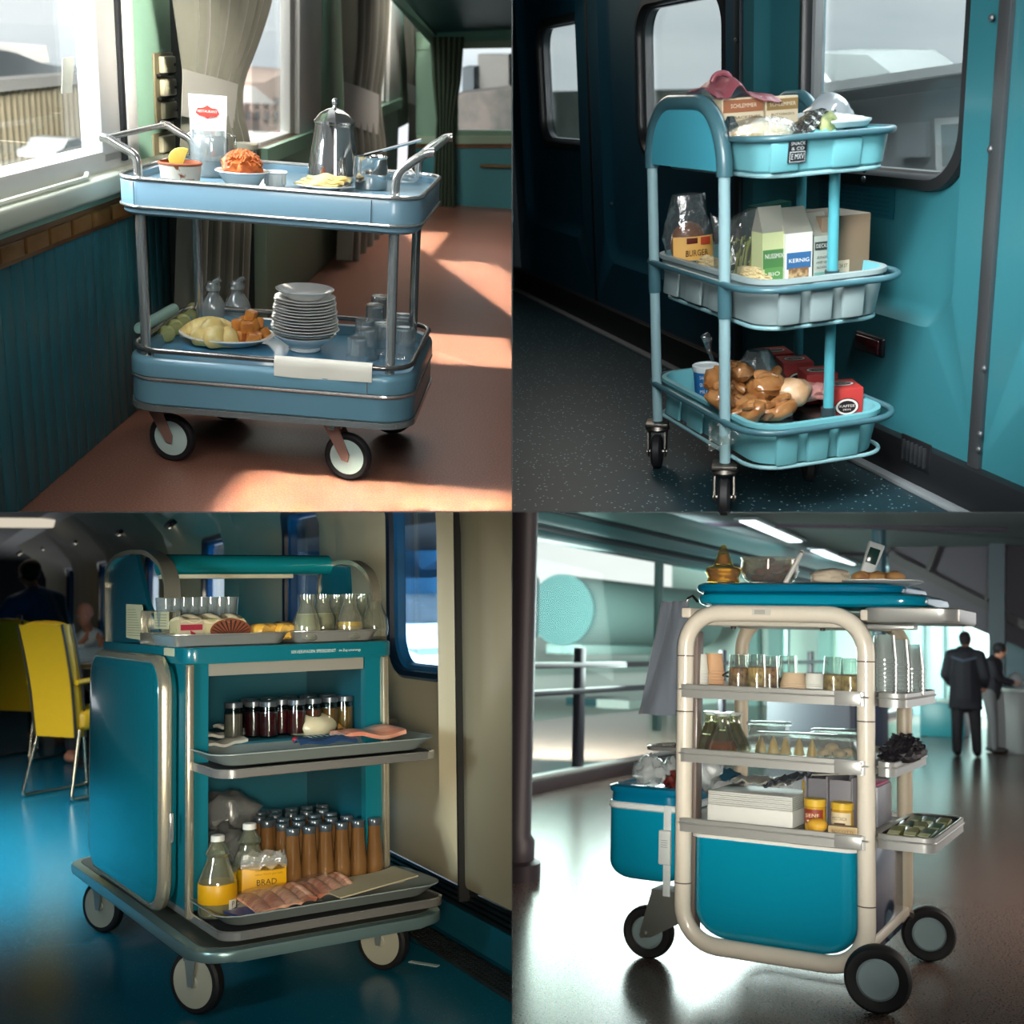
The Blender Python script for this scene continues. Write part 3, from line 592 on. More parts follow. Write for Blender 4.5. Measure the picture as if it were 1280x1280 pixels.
for k, (u, v) in enumerate(((209, 428), (219, 420), (229, 413), (236, 405), (243, 398))):
    b = B(); b.lathe([(0, -.012), (.024, -.012), (.027, -.009), (.0275, .004), (.022, .012), (0, .014)], seg=22); b.thing('cucumber_chunk', mat('pale green flesh', '9fa06a', .45, noise=(20, '7d8a4c', .4, .7)), ('nearest', 'second nearest', 'middle', 'second furthest', 'furthest')[k] + ' pale green chunk of the row beside the platter', 'vegetable', onL(u, v) + Vector((0, 0, .027)), .5, 'row of pale green chunks', rx=pi / 2)
bs = 1.18
bp = [(0, .003), (.028, 0), (.034, .005), (.035, .05), (.033, .062), (.024, .085), (.015, .098), (.014, .108), (.02, .112), (.021, .125), (.015, .14), (.010, .146), (0, .147)]
for k, (u, v) in enumerate(((268, 402), (298, 400))):
    t = thing('squeeze_bottle', ('cloudy plastic squeeze bottle nearer the left post', 'cloudy plastic squeeze bottle nearer the plate stack')[k], 'bottle', onL(u, v) + Vector((0, -.015, 0)), .4 * k); t.scale = (1.3, 1.3, 1.0)
    b = B(); b.lathe(bp[:8] + [(0, .108)], seg=24); b.out('body', glass('cloudy plastic', 'dfe6e6', .1, .15, .45, 'c3cccb'), t)
    b = B(); b.lathe([(0, .107), (.016, .108), (.02, .112), (.021, .125), (.013, .138), (0, .14)], seg=16); b.tube([(0, 0, .13), (.012, 0, .146), (.02, 0, .15)], .008, 8); b.out('nozzle', MATS['cloudy plastic'], t)
tp = [(0, .085), (.022, .086), (.0245, .083), (.0255, .06), (.0285, .04), (.0265, .036), (.031, .002), (.0325, 0), (.030, 0), (.0255, .03), (.0235, .06), (.022, .08), (0, .081)]
tum = None
for k, (u, v, lab) in enumerate(((446, 459, 'upturned clear tumbler nearest the cloth on the rail'), (457, 447, 'upturned clear tumbler just behind the front one'), (455, 434, 'upturned clear tumbler third from the front'), (468, 424, 'tall pair-end tumbler by the back of the glasses'), (478, 440, 'upturned tumbler hidden partly by the chrome post'), (474, 412, 'upturned clear tumbler at the back of the glasses'), (502, 428, 'upturned clear tumbler right of the chrome post'), (505, 446, 'upturned tumbler at the right corner of the rail'))):
    q = onL(u, v)
    if tum is None:
        b = B(); b.lathe(tp, seg=24); b.bm.transform(Matrix.Diagonal((1.25, 1.25, 1.1, 1))); tum = b.thing('tumbler', glass('pressed glass', 'eef4f6', .07, .04, .13, 'e6eef0', .5), lab, 'glass', q, group='upturned tumblers on the lower tray')
    else: dup(tum, lab, q, s=(1, 1, 1.25) if k in (3, 5) else 1.)
# cloth on the front rail, roll on the left rail
yr = cy - D / 2 + .015
x0, x1 = at(343, 455, 'y', yr - .01).x, at(465, 470, 'y', yr - .01).x
b = B(); pr = [(.012, -.012), (.0105, .002), (.006, .0105), (0, .0118), (-.007, .0105), (-.0115, .003), (-.0125, -.012), (-.0135, -.042)]
b.sheet(lambda s, v: (x0 + (x1 - x0) * s, yr + pr[min(7, int(v * 7.001))][0] - .0015 * sin(9 * s) * (v > .8), hl + pr[min(7, int(v * 7.001))][1] - .002 * sin(5 * s) * (v > .9)), 24, 7, .003); b.thing('napkin', mat('cream linen', 'ddd6c6', .85, bump=(400, .2, .001)), 'cream linen napkin folded over the front rail', 'napkin', smooth=60)
q0, q1 = at(172, 412, 'z', hl + .02), at(219, 385, 'z', hl + .02)
b = B(); b.tube([q0, q0.lerp(q1, .05), q0.lerp(q1, .5), q0.lerp(q1, .96), q1], [.012, .018, .018, .018, .012], 14); b.thing('grip_roll', mat('pale green vinyl', '8fb3aa', .4), 'pale green padded roll lying along the left rail', 'roll')
# light
area('window light', (-.9, 0.0, 1.75), (.5, .2, .4), 1.7, 150, 'f2f6ff', 150, 1.3)
area('window light', (-.9, 3.4, 1.7), (1.0, 2.5, .4), 2.6, 55, 'fff4e6', 160, 1.2)
area('outside light', (-1.3, 0.5, 3.4), (-6, 3.5, .3), 3, 1600, 'fffaf2', 140, 2)
area('outside light', (.4, 7.2, 3.2), (.4, 12.5, .8), 2, 260, 'fffaf2', 140, 1)
area('room fill', (.2, -2.2, 2.3), (.35, .4, .5), .9, 30, 'f4f2ea', 180, .8)  # added fill lamp in front of the trolley, no real fitting
def sunpatch(pts, hgt, lean, power):
    P = [at(u, v, 'z', 0) for u, v in pts]; c = sum(P, Vector()) / 4; ex = (P[1] - P[0] + P[2] - P[3]) / 2; ey = (P[3] - P[0] + P[2] - P[1]) / 2
    dd = Vector((lean[0], lean[1], 1)); o = area('sun patch beam', c + dd * hgt, c, ex.length, power, 'ffe9cf', 1.5, ey.length)  # narrow area lamp, shaped and aimed to lay one sunlit patch
    z = (ROOM[RM].to_3x3() @ dd).normalized(); x = ROOM[RM].to_3x3() @ ex; x = (x - z * x.dot(z)).normalized(); y = z.cross(x)
    o.matrix_world = Matrix.Translation(ROOM[RM] @ (c + dd * hgt)) @ Matrix((x, y, z)).transposed().to_4x4()
sunpatch([(310, 588), (660, 628), (660, 680), (262, 650)], 2.6, (-.1, -.55), 9)
sunpatch([(545, 402), (640, 405), (640, 300), (588, 300)], 2.0, (-.3, .55), 12)
sunpatch([(535, 450), (640, 458), (640, 425), (540, 420)], 2.0, (-.3, .55), 3)
area('side fill', (.85, 1.6, 2.0), (-.15, .8, 1.05), .6, 26, 'fff2e2', 150, 1.6)  # added fill from the right, lifts wall and trolley
area('outside light', (-2.5, 18, 9), (-7, 32, .5), 6, 6000, 'fffaf2', 140, 6)
spot('pier fill', (.85, -.7, 1.75), (-.22, .85, 1.1), 420, 26, 'fff6e8', .8, .15)  # added spot, there only to brighten the mint pier
area('far end fill', (.45, 4.6, 2.2), (.3, 5.4, .4), .6, 30, 'fff2e4', 130, 1.0)  # added lamp without a fitting, brightens the far cupboard wall
# ================================================================ top right: dark teal wagon with a three-tier tub trolley
room('TR')
yw = .52
def U(u, v, y=yw): return at(u, v, 'y', y)
def speck(name, base, dot, scale, thr, rough=.5):
    """floor covering with fine light flecks"""
    m = mat(name, base, rough); N = m.node_tree.nodes; L = m.node_tree.links; p = N['Principled BSDF']
    tc = N.new('ShaderNodeTexCoord'); v = N.new('ShaderNodeTexVoronoi'); v.inputs['Scale'].default_value = scale; L.new(tc.outputs['Object'], v.inputs['Vector'])
    ls = N.new('ShaderNodeMath'); ls.operation = 'LESS_THAN'; ls.inputs[1].default_value = thr; L.new(v.outputs['Distance'], ls.inputs[0])
    wn = N.new('ShaderNodeSeparateColor'); L.new(v.outputs['Color'], wn.inputs[0]); gt = N.new('ShaderNodeMath'); gt.operation = 'GREATER_THAN'; gt.inputs[1].default_value = .45; L.new(wn.outputs[0], gt.inputs[0])
    mu = N.new('ShaderNodeMath'); mu.operation = 'MULTIPLY'; L.new(ls.outputs[0], mu.inputs[0]); L.new(gt.outputs[0], mu.inputs[1])
    mx = N.new('ShaderNodeMix'); mx.data_type = 'RGBA'; mx.inputs[6].default_value = C(base); mx.inputs[7].default_value = C(dot); L.new(mu.outputs[0], mx.inputs[0]); L.new(mx.outputs[2], p.inputs['Base Color'])
    return m
b = B(); b.box((.2, -1.0, -.02), (7.4, 3.2, .04)); struct(b, 'floor', speck('flecked vinyl', '142c34', '86a9ac', 75, .2), 0)
wt = mat('wagon teal', '32727c', .33, coat=.3); wn = mat('wagon teal shaded', '124558', .33, coat=.3); wd = mat('wagon dark frame', '0e1f2b', .4, coat=.2); wg = mat('window seal', '26282a', .35); blk = mat('black skirt', '15171a', .5); alu = mat('worn strip', '74777a', .4, .8)  # left bays' colour is the wall darkened to imitate shade
def wallbay(x0, x1, z0, z1, rec, win, m, deep=.035, r=.07):
    """pressed wall panel: rim, sunk field, window opening; rec and win are (x0, x1, z0, z1, corner)"""
    def L(x0, x1, z0, z1, r, y): return [(a, y, c) for a, c in rr(x1 - x0, z1 - z0, r, 8, (x0 + x1) / 2, (z0 + z1) / 2)]
    b = B(); lo = [L(x0, x1, z0, z1, .004, yw), L(*rec, yw)]
    g = .035; a, c, e, f, q = rec; lo += [L(a + g * .3, c - g * .3, e + g * .3, f - g * .3, q * .93, yw + deep * .25), L(a + g * .9, c - g * .9, e + g * .9, f - g * .9, q * .8, yw + deep * .85), L(a + g * 1.4, c - g * 1.4, e + g * 1.4, f - g * 1.4, q * .7, yw + deep)]
    if win: lo += [L(*win, yw + deep), L(*win, yw + .075)]
    b.loft(lo, False, win is None)
    return b
def winframe(win, t, y0, y1, m, name='window_7'):
    def L(x0, x1, z0, z1, r, y): return [(a, y, c) for a, c in rr(x1 - x0, z1 - z0, r, 8, (x0 + x1) / 2, (z0 + z1) / 2)]
    x0, x1, z0, z1, r = win; E = lambda k, y: L(x0 - k, x1 + k, z0 - k, z1 + k, r + k, y)
    b = B(); b.loft([E(t + .004, y1), E(t, y0), E(t * .3, y0 - .006), E(.002, y0 + .004), E(0, y0 + .02)], False, False); b.loft([E(0, y0 + .02), E(-.006, y0 + .026), E(-.006, y1 + .035), E(.004, y1 + .035)], False, False, mi=1)
    return b
ztop = 1.9
w3 = (U(1000, 100).x, U(1194, 100).x, .755, 1.62, .11); w2 = (U(794, 100).x, U(897, 100).x, .755, 1.245, .10); w1 = (-2.66, -2.02, .765, 1.245, .09)
xs3, xs2, xs1 = U(1241, 300).x, U(925, 60).x, U(743, 300).x
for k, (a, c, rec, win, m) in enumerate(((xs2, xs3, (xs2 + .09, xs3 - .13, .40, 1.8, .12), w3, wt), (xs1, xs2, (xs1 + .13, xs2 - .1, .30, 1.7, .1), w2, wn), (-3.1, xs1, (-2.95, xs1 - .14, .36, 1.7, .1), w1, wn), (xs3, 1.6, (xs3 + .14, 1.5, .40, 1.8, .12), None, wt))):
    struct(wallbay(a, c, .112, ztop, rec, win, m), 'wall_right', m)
for win, t in ((w3, .035), (w2, .035), (w1, .035)):
    struct(winframe(win, t, yw + .014, yw + .03, None), 'window_7', [wg, mat('window alu', '8a8d8e', .3, .85)])
    b = B(); b.box(((win[0] + win[1]) / 2, yw + .062, (win[2] + win[3]) / 2), (win[1] - win[0] + .02, .004, win[3] - win[2] + .02)); struct(b, 'window_8', glass('dusty glass', 'e8eeee', .03, .1, .06, 'c8d0d2', .2))
b = B(); b.box((-.6, -.4, 2.1), (6.4, 2.7, .08)); struct(b, 'ceiling', wd)
b = B(); b.box((-3.2, -.4, 1), (.1, 2.2, 2.4)); struct(b, 'wall_left', wd)
b = B(); b.box((-.5, yw - .012, .056), (5.4, .03, .112), .003); struct(b, 'baseboard_right', blk)
b = B(); b.box((-.5, yw - .04, .006), (5.4, .03, .012), .003); struct(b, 'trim_10', mat('floor edge', '70777a', .5))
b = B(); b.box((xs3, yw - .006, 1.0), (.04, .014, 1.78), .003); struct(b, 'trim_11', alu)
b = B(); b.box((xs2, yw - .006, 1.0), (.045, .014, 1.78), .004); struct(b, 'trim_12', mat('dark strip', '3a4145', .45, .5))
b = B(); b.box((xs1, yw + .004, 1.0), (.03, .012, 1.78), .003); struct(b, 'trim_13', mat('dark strip 2', '10181c', .5))
scr = None
for k, (u, v, lab) in enumerate(((1246, 22, 'screw head near the top of the grey wall strip'), (1244, 186, 'screw head midway up the grey wall strip'), (1236, 460, 'screw head low on the grey wall strip'), (1231, 542, 'small screw head near the foot of the grey wall strip'), (1229, 561, 'lowest screw head at the foot of the grey wall strip'), (925, 50, 'screw head on the dark strip between the windows'), (765, 255, 'black bolt on the dark panel left of the trolley'), (1081, 212, 'upper bolt on the sill of the large window'), (1080, 224, 'lower bolt on the sill of the large window'))):
    q = U(u, v); q.y = yw - (.014 if k < 6 else .002)
    if scr is None:
        b = B(); b.lathe([(0, -.002), (.008, -.002), (.008, .001), (.005, .004), (0, .005)], seg=12, M=Matrix.Rotation(pi / 2, 4, 'X')); scr = b.thing('screw', alu, lab, 'screw', q, group='screws in the wagon wall')
    else: dup(scr, lab, q)
v0, v1 = U(1128, 549, yw - .03), U(1160, 585, yw - .03); cz = (v0.z + v1.z) / 2
t = thing('vent_grille', 'black slotted vent in the skirting right of the trolley', 'vent', ((v0.x + v1.x) / 2, yw - .028, cz))
b = B(); wv, hv = v1.x - v0.x + .01, .075; b.box((0, 0, 0), (wv, .006, hv), .003); b.out('plate', blk, t)
for k in range(6): b = B(); b.box((-wv * .36 + k * wv * .145, -.005, 0), (wv * .05, .012, hv * .7), .002); b.out('louvre', mat('louvre black', '2a2d30', .35), t)
p, q = U(1072, 412), U(1106, 448); t = thing('marker_light', 'dark red reflector set low on the teal wall', 'reflector', ((p.x + q.x) / 2, yw - .002, (p.z + q.z) / 2))
b = B(); b.box((0, 0, 0), (q.x - p.x, .016, abs(p.z - q.z)), .008, seg=3); b.out('housing', mat('dark housing', '10151a', .4), t); b = B(); b.box((.0, -.009, 0), ((q.x - p.x) * .82, .01, abs(p.z - q.z) * .75), .006, seg=3); b.out('lens', mat('dark red lens', '3a1016', .2, coat=.5), t)
p, q = U(1012, 240), U(1104, 262); b = B(); b.box((0, 0, 0), (q.x - p.x, .003, .075), mi=0)
for k in range(6): b.text('noitcurtsni ecivres nogaw eht'[::-1] if k else 'DIE NOTBREMSE', .010 if k else .014, Mx((0, -.0022, .026 - k * .011)) @ Matrix.Rotation(pi / 2, 4, 'X'), mi=1, w=(q.x - p.x) * (.9 if k else .4))
b.thing('notice', [mat('teal notice', '175a68', .4), mat('notice print', '0c3642', .5)], 'faded notice printed on the wall below the large window', 'sign', ((p.x + q.x) / 2, yw + .030, (p.z + q.z) / 2))
# ---- outside
gy = mat('grey siding', '8b8f90', .8, noise=(2, '7d8183', .3, .7)); gy2 = mat('roof grey', '7b807f', .7); 
def wallslab(b, pts, y, th, mi=None): return slab(b, pts, 'y', y, th, mi)
t = thing('station_building', 'pale grey building with dark eaves outside the large window', 'building')
b = B(); wallslab(b, [(985, 120), (1030, 105), (1205, 80), (1205, 235), (985, 235)], 3.0, .5); b.clip(); b.out('wall', gy, t)
b = B(); wallslab(b, [(1025, 104), (1205, 78), (1205, 90), (1025, 116)], 2.85, .1); wallslab(b, [(1032, 117), (1205, 92), (1205, 108), (1050, 128)], 2.95, .04, 1); b.clip(); b.out('eaves', [mat('eave pale', '9c9f9e', .7), mat('eave shade', '55595a', .8)], t)
b = B(); wallslab(b, [(1168, 148), (1205, 146), (1205, 215), (1170, 215)], 2.96, .03); b.clip(); f = b.out('window', mat('outside frame', 'b9bcbc', .6), t)
b = B(); wallslab(b, [(1176, 156), (1205, 154), (1205, 208), (1178, 208)], 2.94, .02); b.clip(); b.out('pane', mat('outside pane', '6d7678', .2), f)
b = B(); wallslab(b, [(1120, 155), (1157, 153), (1157, 196), (1120, 197)], 2.96, .03); b.clip(); b.out('window', mat('outside pane 2', '7f868a', .3), t)
t = thing('pitched_roof', 'grey pitched roof of a hall seen behind the pale building', 'roof')
b = B(); wallslab(b, [(998, 66), (1084, 68), (1115, 92), (1112, 112), (1024, 106), (998, 78)], 4.2, .6); b.out('roof_slope', gy2, t)
b = B(); wallslab(b, [(996, 66), (1002, 66), (1034, 104), (1028, 107), (998, 76)], 4.1, .05); b.out('gable_trim', mat('gable trim', 'a9acab', .7), t)
b = B(); b.box((-4.6, 12, -.6), (14, 18, 3.2)); A = at(700, 114, 'y', 3.5)
b = B(); wallslab(b, [(642, 116), (905, 112), (905, 200), (642, 200)], 4.5, .3); b.clip(); b.thing('far_embankment', mat('grey green bank', '9aa3a0', .9, noise=(1.2, '7c8680', .35, .65)), 'pale grey green embankment outside the two left windows', 'embankment')
# ---- the trolley
tub = mat('turquoise tub', '67a8b0', .38, coat=.15); tub2 = mat('grey tub', '8a9b9c', .4, coat=.15); tubl = mat('pale turquoise', '6fb9c4', .4); arch = mat('slate teal tube', '3f6670', .35, coat=.3); pale = mat('pale teal post', '8fb0b6', .35, coat=.3); brightp = mat('turquoise post', '4a97a2', .35, coat=.3)
T = thing('tub_trolley', 'turquoise three-tier tub trolley with an arched end and pale posts', 'trolley')
wN = .424; zT, zM, zB = .80, .557, .23
X0, X1, Y0, Y1 = -.075, .57, .012, .375
ccx, ccy, TW, TD = (X0 + X1) / 2, (Y0 + Y1) / 2, X1 - X0, Y1 - Y0
R3 = (at(1041, 342, 'z', zM) + at(1037, 503, 'z', zB) + at(1041, 214, 'z', zT)) / 3
def tubmesh(z0, z1, lip, m, mi_in, name, dx=0., hi=0.):
    W, D = TW - .02, TD - .02; b = B()
    b.rrloft([(W - .05, D - .05, .06, z0, ccx, ccy), (W - .03, D - .03, .07, z0 + .006, ccx, ccy), (W, D, .08, z1 - .012, ccx, ccy), (W + .012, D + .012, .085, z1 - .010, ccx, ccy), (W + .012, D + .012, .085, z1, ccx, ccy), (W - .012, D - .012, .075, z1 + .001, ccx, ccy)], c1=False, n=8)
    b.rrloft([(W - .012, D - .012, .075, z1 + .001, ccx, ccy), (W - .03, D - .03, .07, z0 + .03, ccx, ccy), (W - .06, D - .06, .06, z0 + .022, ccx, ccy)], c0=False, n=8, mi=1)
    for yy in (.07, .15, .23): b.box((X1 - .006, yy + .02, (z0 + z1) / 2 - .002), (.012, .055, (z1 - z0) * .82), .006, ry=.10)
    for xx in (.06, .2, .34): b.box((xx, Y0 + .012, (z0 + z1) / 2), (.09, .008, (z1 - z0) * .8), .004, rx=-.1)
    return b.out(name, [m, mi_in], T)
tubmesh(.465, zM + .018, 0, tub2, tubl, 'middle_tub'); tubmesh(.135, zB + .012, 0, tub, tubl, 'lower_tub')
# upper tub sits a little narrower, behind the arched end
b = B(); W, D = TW - .06, TD - .03; cxu = ccx + .015
b.rrloft([(W - .04, D - .04, .05, zT + .0, cxu, ccy), (W - .02, D - .02, .06, zT + .008, cxu, ccy), (W, D, .07, .868, cxu, ccy), (W + .016, D + .016, .075, .87, cxu, ccy), (W + .016, D + .016, .075, .878, cxu, ccy), (W - .01, D - .01, .07, .880, cxu, ccy)], c1=False, n=8)
b.rrloft([(W - .01, D - .01, .07, .880, cxu, ccy), (W - .03, D - .03, .06, .84, cxu, ccy), (W - .05, D - .05, .05, .832, cxu, ccy)], c0=False, n=8, mi=1)
for yy in (.06, .21): b.box((cxu + W / 2 - .004, yy + .02, .836), (.012, .07, .062), .006, ry=.16)
b.out('upper_tub', [tub, tubl], T)
def ring(z, r, name, off=0.):
    b = B(); b.tube([(x, y, z) for x, y in rr(TW + .03 + off, TD + .04 + off, .10, 9, ccx, ccy)], r, 10, True); return b.out(name, arch, T)
ring(zM, .0078, 'guard_ring'); ring(zB, .0078, 'guard_ring')
b = B(); b.tube([(x, y, .876) for x, y in rr(W + .024, D + .024, .085, 9, cxu, ccy)], .0075, 10, True); b.out('guard_ring', arch, T)
b = B(); b.tube([(x, y, .462) for x, y in rr(TW - .06, TD - .05, .07, 8, ccx, ccy)], .005, 8, True); b.tube([(x, y, .797) for x, y in rr(W - .03, D - .03, .06, 8, cxu, ccy)], .005, 8, True); b.tube([(x, y, .138) for x, y in rr(TW - .02, TD - .01, .08, 8, ccx, ccy)], .005, 8, True); b.out('under_rail', mat('pale under rail', '7fa8ae', .4), T)
# arched end
def archpts(x0, x1, y, z0, z1, r):
    o = [(x0, y, z0)]
    for i in range(13): a = pi - pi / 2 * i / 12; o.append((x0 + r + r * cos(a), y, z1 - r + r * sin(a)))
    for i in range(13): a = pi / 2 - pi / 2 * i / 12; o.append((x1 - r + r * cos(a), y, z1 - r + r * sin(a)))
    return o + [(x1, y, z0)]
b = B(); b.tube(archpts(0, wN, 0, zT - .004, .954, .14), .0185, 14); b.out('arch_tube', arch, T)
b = B(); P = archpts(.008, wN - .008, -.008, zT + .006, .946, .13); b.loft([[Vector(p) for p in P], [Vector(p) + Vector((0, .01, 0)) for p in P]]); b.out('arch_panel', mat('bright turquoise panel', '4db0c6', .35, coat=.2), T)
b = B(); P = archpts(-.03, .20, Y1 - .02, .85, .948, .09); b.loft([[Vector(p) for p in P], [Vector(p) + Vector((0, .014, 0)) for p in P]]); b.tube(P, .014, 10); b.out('far_arch', arch, T)
for x, m in ((0, pale), (wN, pale)):
    b = B(); b.cyl((x, 0, .125), (x, 0, zT), .0135, seg=20); b.out('post', m, T)
    for z in (zM - .05,): b = B(); b.cyl((x, 0, z - .03), (x, 0, z + .045), .0165, seg=20); b.out('collar', arch, T)
b = B(); b.cyl((R3.x, R3.y, zB - .01), (R3.x, R3.y, zT + .003), .0125, seg=20); b.out('post', brightp, T)
for z in (zM, zB): b = B(); b.cyl((R3.x, R3.y, z - .014), (R3.x, R3.y, z + .012), .017, seg=20); b.out('clamp', mat('dark clamp', '2c3b40', .4), T)
b = B(); b.cyl((.12, Y1 - .015, .14), (.12, Y1 - .015, zT), .0125, seg=18); b.out('post', brightp, T)
p, q = at(988, 176, 'x', X1 - .0), at(1010, 203, 'x', X1 - .0); b = B(); hh, ww = p.z - q.z, q.y - p.y; Ml = Mx((cxu + W / 2 + .006, (p.y + q.y) / 2, (p.z + q.z) / 2), 0, 0, .14) @ Matrix.Rotation(pi / 2, 4, 'Z') @ Matrix.Rotation(pi / 2, 4, 'X')
b.box((0, 0, 0), (ww, hh, .004), .001, M=Ml); b.box((0, -hh * .22, .0024), (ww * .86, hh * .46, .0006), M=Ml, mi=1); b.box((0, -hh * .22, .0028), (ww * .80, hh * .40, .0006), M=Ml, mi=0); b.text('SNACK', hh * .2, Ml @ Matrix.Translation((0, hh * .36, .0026)), mi=1, w=ww * .8); b.text('& CO', hh * .2, Ml @ Matrix.Translation((0, hh * .14, .0026)), mi=1, w=ww * .7); b.text('E MXV', hh * .36, Ml @ Matrix.Translation((0, -hh * .22, .0034)), mi=1, w=ww * .7)
b.out('name_plate', [mat('label black', '101214', .5), mat('label white', 'c9d2d4', .5)], T, label='black name plate with white lettering')
def caster2(x, y, rz):
    c, s = cos(rz), sin(rz); fw = Vector((c, s, 0)); ax = Vector((-s, c, 0)); r = .046; A = Vector((x, y, r)) + fw * .03
    b = B(); b.box((x, y, .118), (.062, .062, .010), .003, rz=rz); b.lathe([(.03, .098), (.034, .104), (.03, .113)], (x, y, 0), 18)
    for k in (-1, 1):
        o = ax * (k * .021); P = [Vector((x, y, .1)) - fw * .03 + o, Vector((x, y, .1)) + fw * .034 + o, A + fw * .016 + Vector((0, 0, .01)) + o, A - Vector((0, 0, .016)) + o, A - fw * .04 + o]; b.loft([P, [p + ax * (k * .004) for p in P]])
    b.cyl(A - ax * .028, A + ax * .028, .006, seg=8); b.out('fork', mat('galvanised', '74706a', .4, .9, noise=(40, '55504a', .4, .7)), T)
    Mw = Matrix.Translation(A) @ Matrix.Rotation(rz, 4, 'Z') @ Matrix.Rotation(pi / 2, 4, 'X'); b = B(); b.lathe([(.02, -.013), (.038, -.014), (r, -.008), (r, .008), (.038, .014), (.02, .013)], M=Mw, seg=28); o = b.out('wheel', RUBBER, T)
    b = B(); b.lathe([(0, -.0145), (.012, -.0145), (.03, -.011), (.03, .011), (.012, .0145), (0, .0145)], M=Mw, seg=20); b.out('hub', mat('grey hub', '3d4246', .5), o)
caster2(.0, .0, -.5); caster2(wN, .0, -.5); caster2(.28, Y1 - .07, -.4); caster2(.02, Y1 - .05, .3)
# ---- things on the upper tub
zu = .833
def carton(label, name, cat, loc, sz, cols, texts, rz=0., grp=None, mats=None, flap=False):
    """printed carton; its printed face looks along +x; texts: (string, height, z, y, width, colour index)"""
    b = B(); sx, sy, sz_ = sz; b.box((0, 0, sz_ / 2), sz, .0025)
    F = Matrix.Translation((sx / 2 + .0004, 0, 0)) @ Matrix.Rotation(pi / 2, 4, 'Z') @ Matrix.Rotation(pi / 2, 4, 'X')
    for (y, z, w_, h_, mi, shp) in cols:
        if shp == 'o': b.prism([(y * sy + w_ * sy / 2 * cos(2 * pi * i / 28), z * sz_ + h_ * sz_ / 2 * sin(2 * pi * i / 28)) for i in range(28)], 0, .0005 + .0002 * mi, F, mi)
        else: b.prism([(y * sy - w_ * sy / 2, z * sz_ - h_ * sz_ / 2), (y * sy + w_ * sy / 2, z * sz_ - h_ * sz_ / 2), (y * sy + w_ * sy / 2, z * sz_ + h_ * sz_ / 2), (y * sy - w_ * sy / 2, z * sz_ + h_ * sz_ / 2)], 0, .0004 + .0002 * mi, F, mi)
    for (st, h_, z, y, w_, mi) in texts: b.text(st, h_ * sz_, F @ Matrix.Translation((y * sy, z * sz_, .0022)), mi, w_ * sy)
    if flap:
        n = len(texts)
    return b.thing(name, mats, label, cat, loc, rz, grp)
cream2 = mat('carton cream', 'cdbfa2', .6); brn = mat('carton brown', '9a6244', .6); pr1 = mat('print dark', '3a2a22', .6); bis = mat('biscuit print', '8f4a2c', .6); bis2 = mat('gold biscuit print', 'a8823f', .6, noise=(40, '8a6530', .4, .6)); ltp = mat('print light', 'e2d4bb', .6)
yA = lambda u, x: (u - 817 - 205 * x) / 493
def onx(u, v, x): return at(u, v, 'x', x)
xb = .34
p0, p1 = onx(902, 118, xb), onx(956, 118, xb); hb = p0.z - zu - .01
carton('taller biscuit carton with a brown oval biscuit picture under the pink bag', 'biscuit_carton', 'carton', (xb - .03, (p0.y + p1.y) / 2, zu), (.06, p1.y - p0.y - .003, hb), [(0, .86, .96, .22, 1, 'r'), (.05, .36, .62, .3, 3, 'o'), (-.0, .4, .3, .1, 1, 'o')], [('SCHLEMMER', .10, .86, 0, .62, 4), ('GEBACKENES', .07, .66, 0, .8, 2)], 0, None, [cream2, brn, pr1, bis, ltp])
p2, p3 = onx(957, 117, xb), onx(999, 117, xb)
carton('cream biscuit carton with a round golden biscuit picture', 'biscuit_carton', 'carton', (xb - .03, (p2.y + p3.y) / 2, zu), (.06, p3.y - p2.y - .003, p2.z - zu - .008), [(0, .86, .96, .2, 1, 'r'), (.0, .30, .8, .56, 3, 'o')], [('SCHLEMMER', .10, .86, 0, .8, 4), ('BUTTERKEKS', .06, .68, 0, .7, 2)], 0, None, [cream2, mat('carton tan', '8f7448', .6), pr1, bis2, ltp])
ztop_b = max(p0.z, p2.z)
b = B(); q0, q1 = onx(860, 110, .2), onx(962, 128, .3)
def pinkf(s, v):
    y = q0.y + (q1.y + .0 - q0.y) * s; x = .16 + .2 * v
    env = .972 + .034 * math.exp(-((s - .36) / .13) ** 2) - .012 * max(0, s - .6) * 2 + .012 * math.exp(-((s - .05) / .1) ** 2)
    return (x, y, env - .02 * abs(2 * v - 1) ** 2 + .006 * mnoise.noise(Vector((s * 6, v * 4, 1))) + .0025 * mnoise.noise(Vector((s * 17, v * 9, 3))))
b.sheet(pinkf, 60, 24, .002); pm = mat('dusty pink film', '8f4d58', .42, bump=(40, .4, .006)); t = thing('pink_bag', 'crumpled dusty pink bag lying on the biscuit cartons', 'bag'); b.out('bag_body', pm, t, 70)
b = B(); c = onx(902, 98, .3); b.tube([c + Vector((0, .024 * cos(a), .018 * sin(a) - .006)) for a in [pi * i / 10 for i in range(11)]], .006, 8); b.out('bag_loop', pm, t)
b = B(); c = onx(954, 168, .44); b.blob((0, 0, .018), (.04, .075, .026), .10, 2.2, 3, 2, flat=-.7); b.thing('wrapped_cake', mat('creamy cake', 'd8cdb0', .35, noise=(35, 'b98f4a', .56, .68), coat=.6), 'flat cream cake wrapped in clear film at the tub edge', 'cake', (.43, c.y, zu + .032))
b = B(); b.blob((0, 0, .025), (.05, .085, .03), .12, 2.4, 3, 2, flat=-.7); b.thing('clear_wrap', film('wrap film', 'f6f8f8', 45, .02), 'clear film wrapped over the cream cake', 'plastic wrap', (.43, c.y, zu + .031))
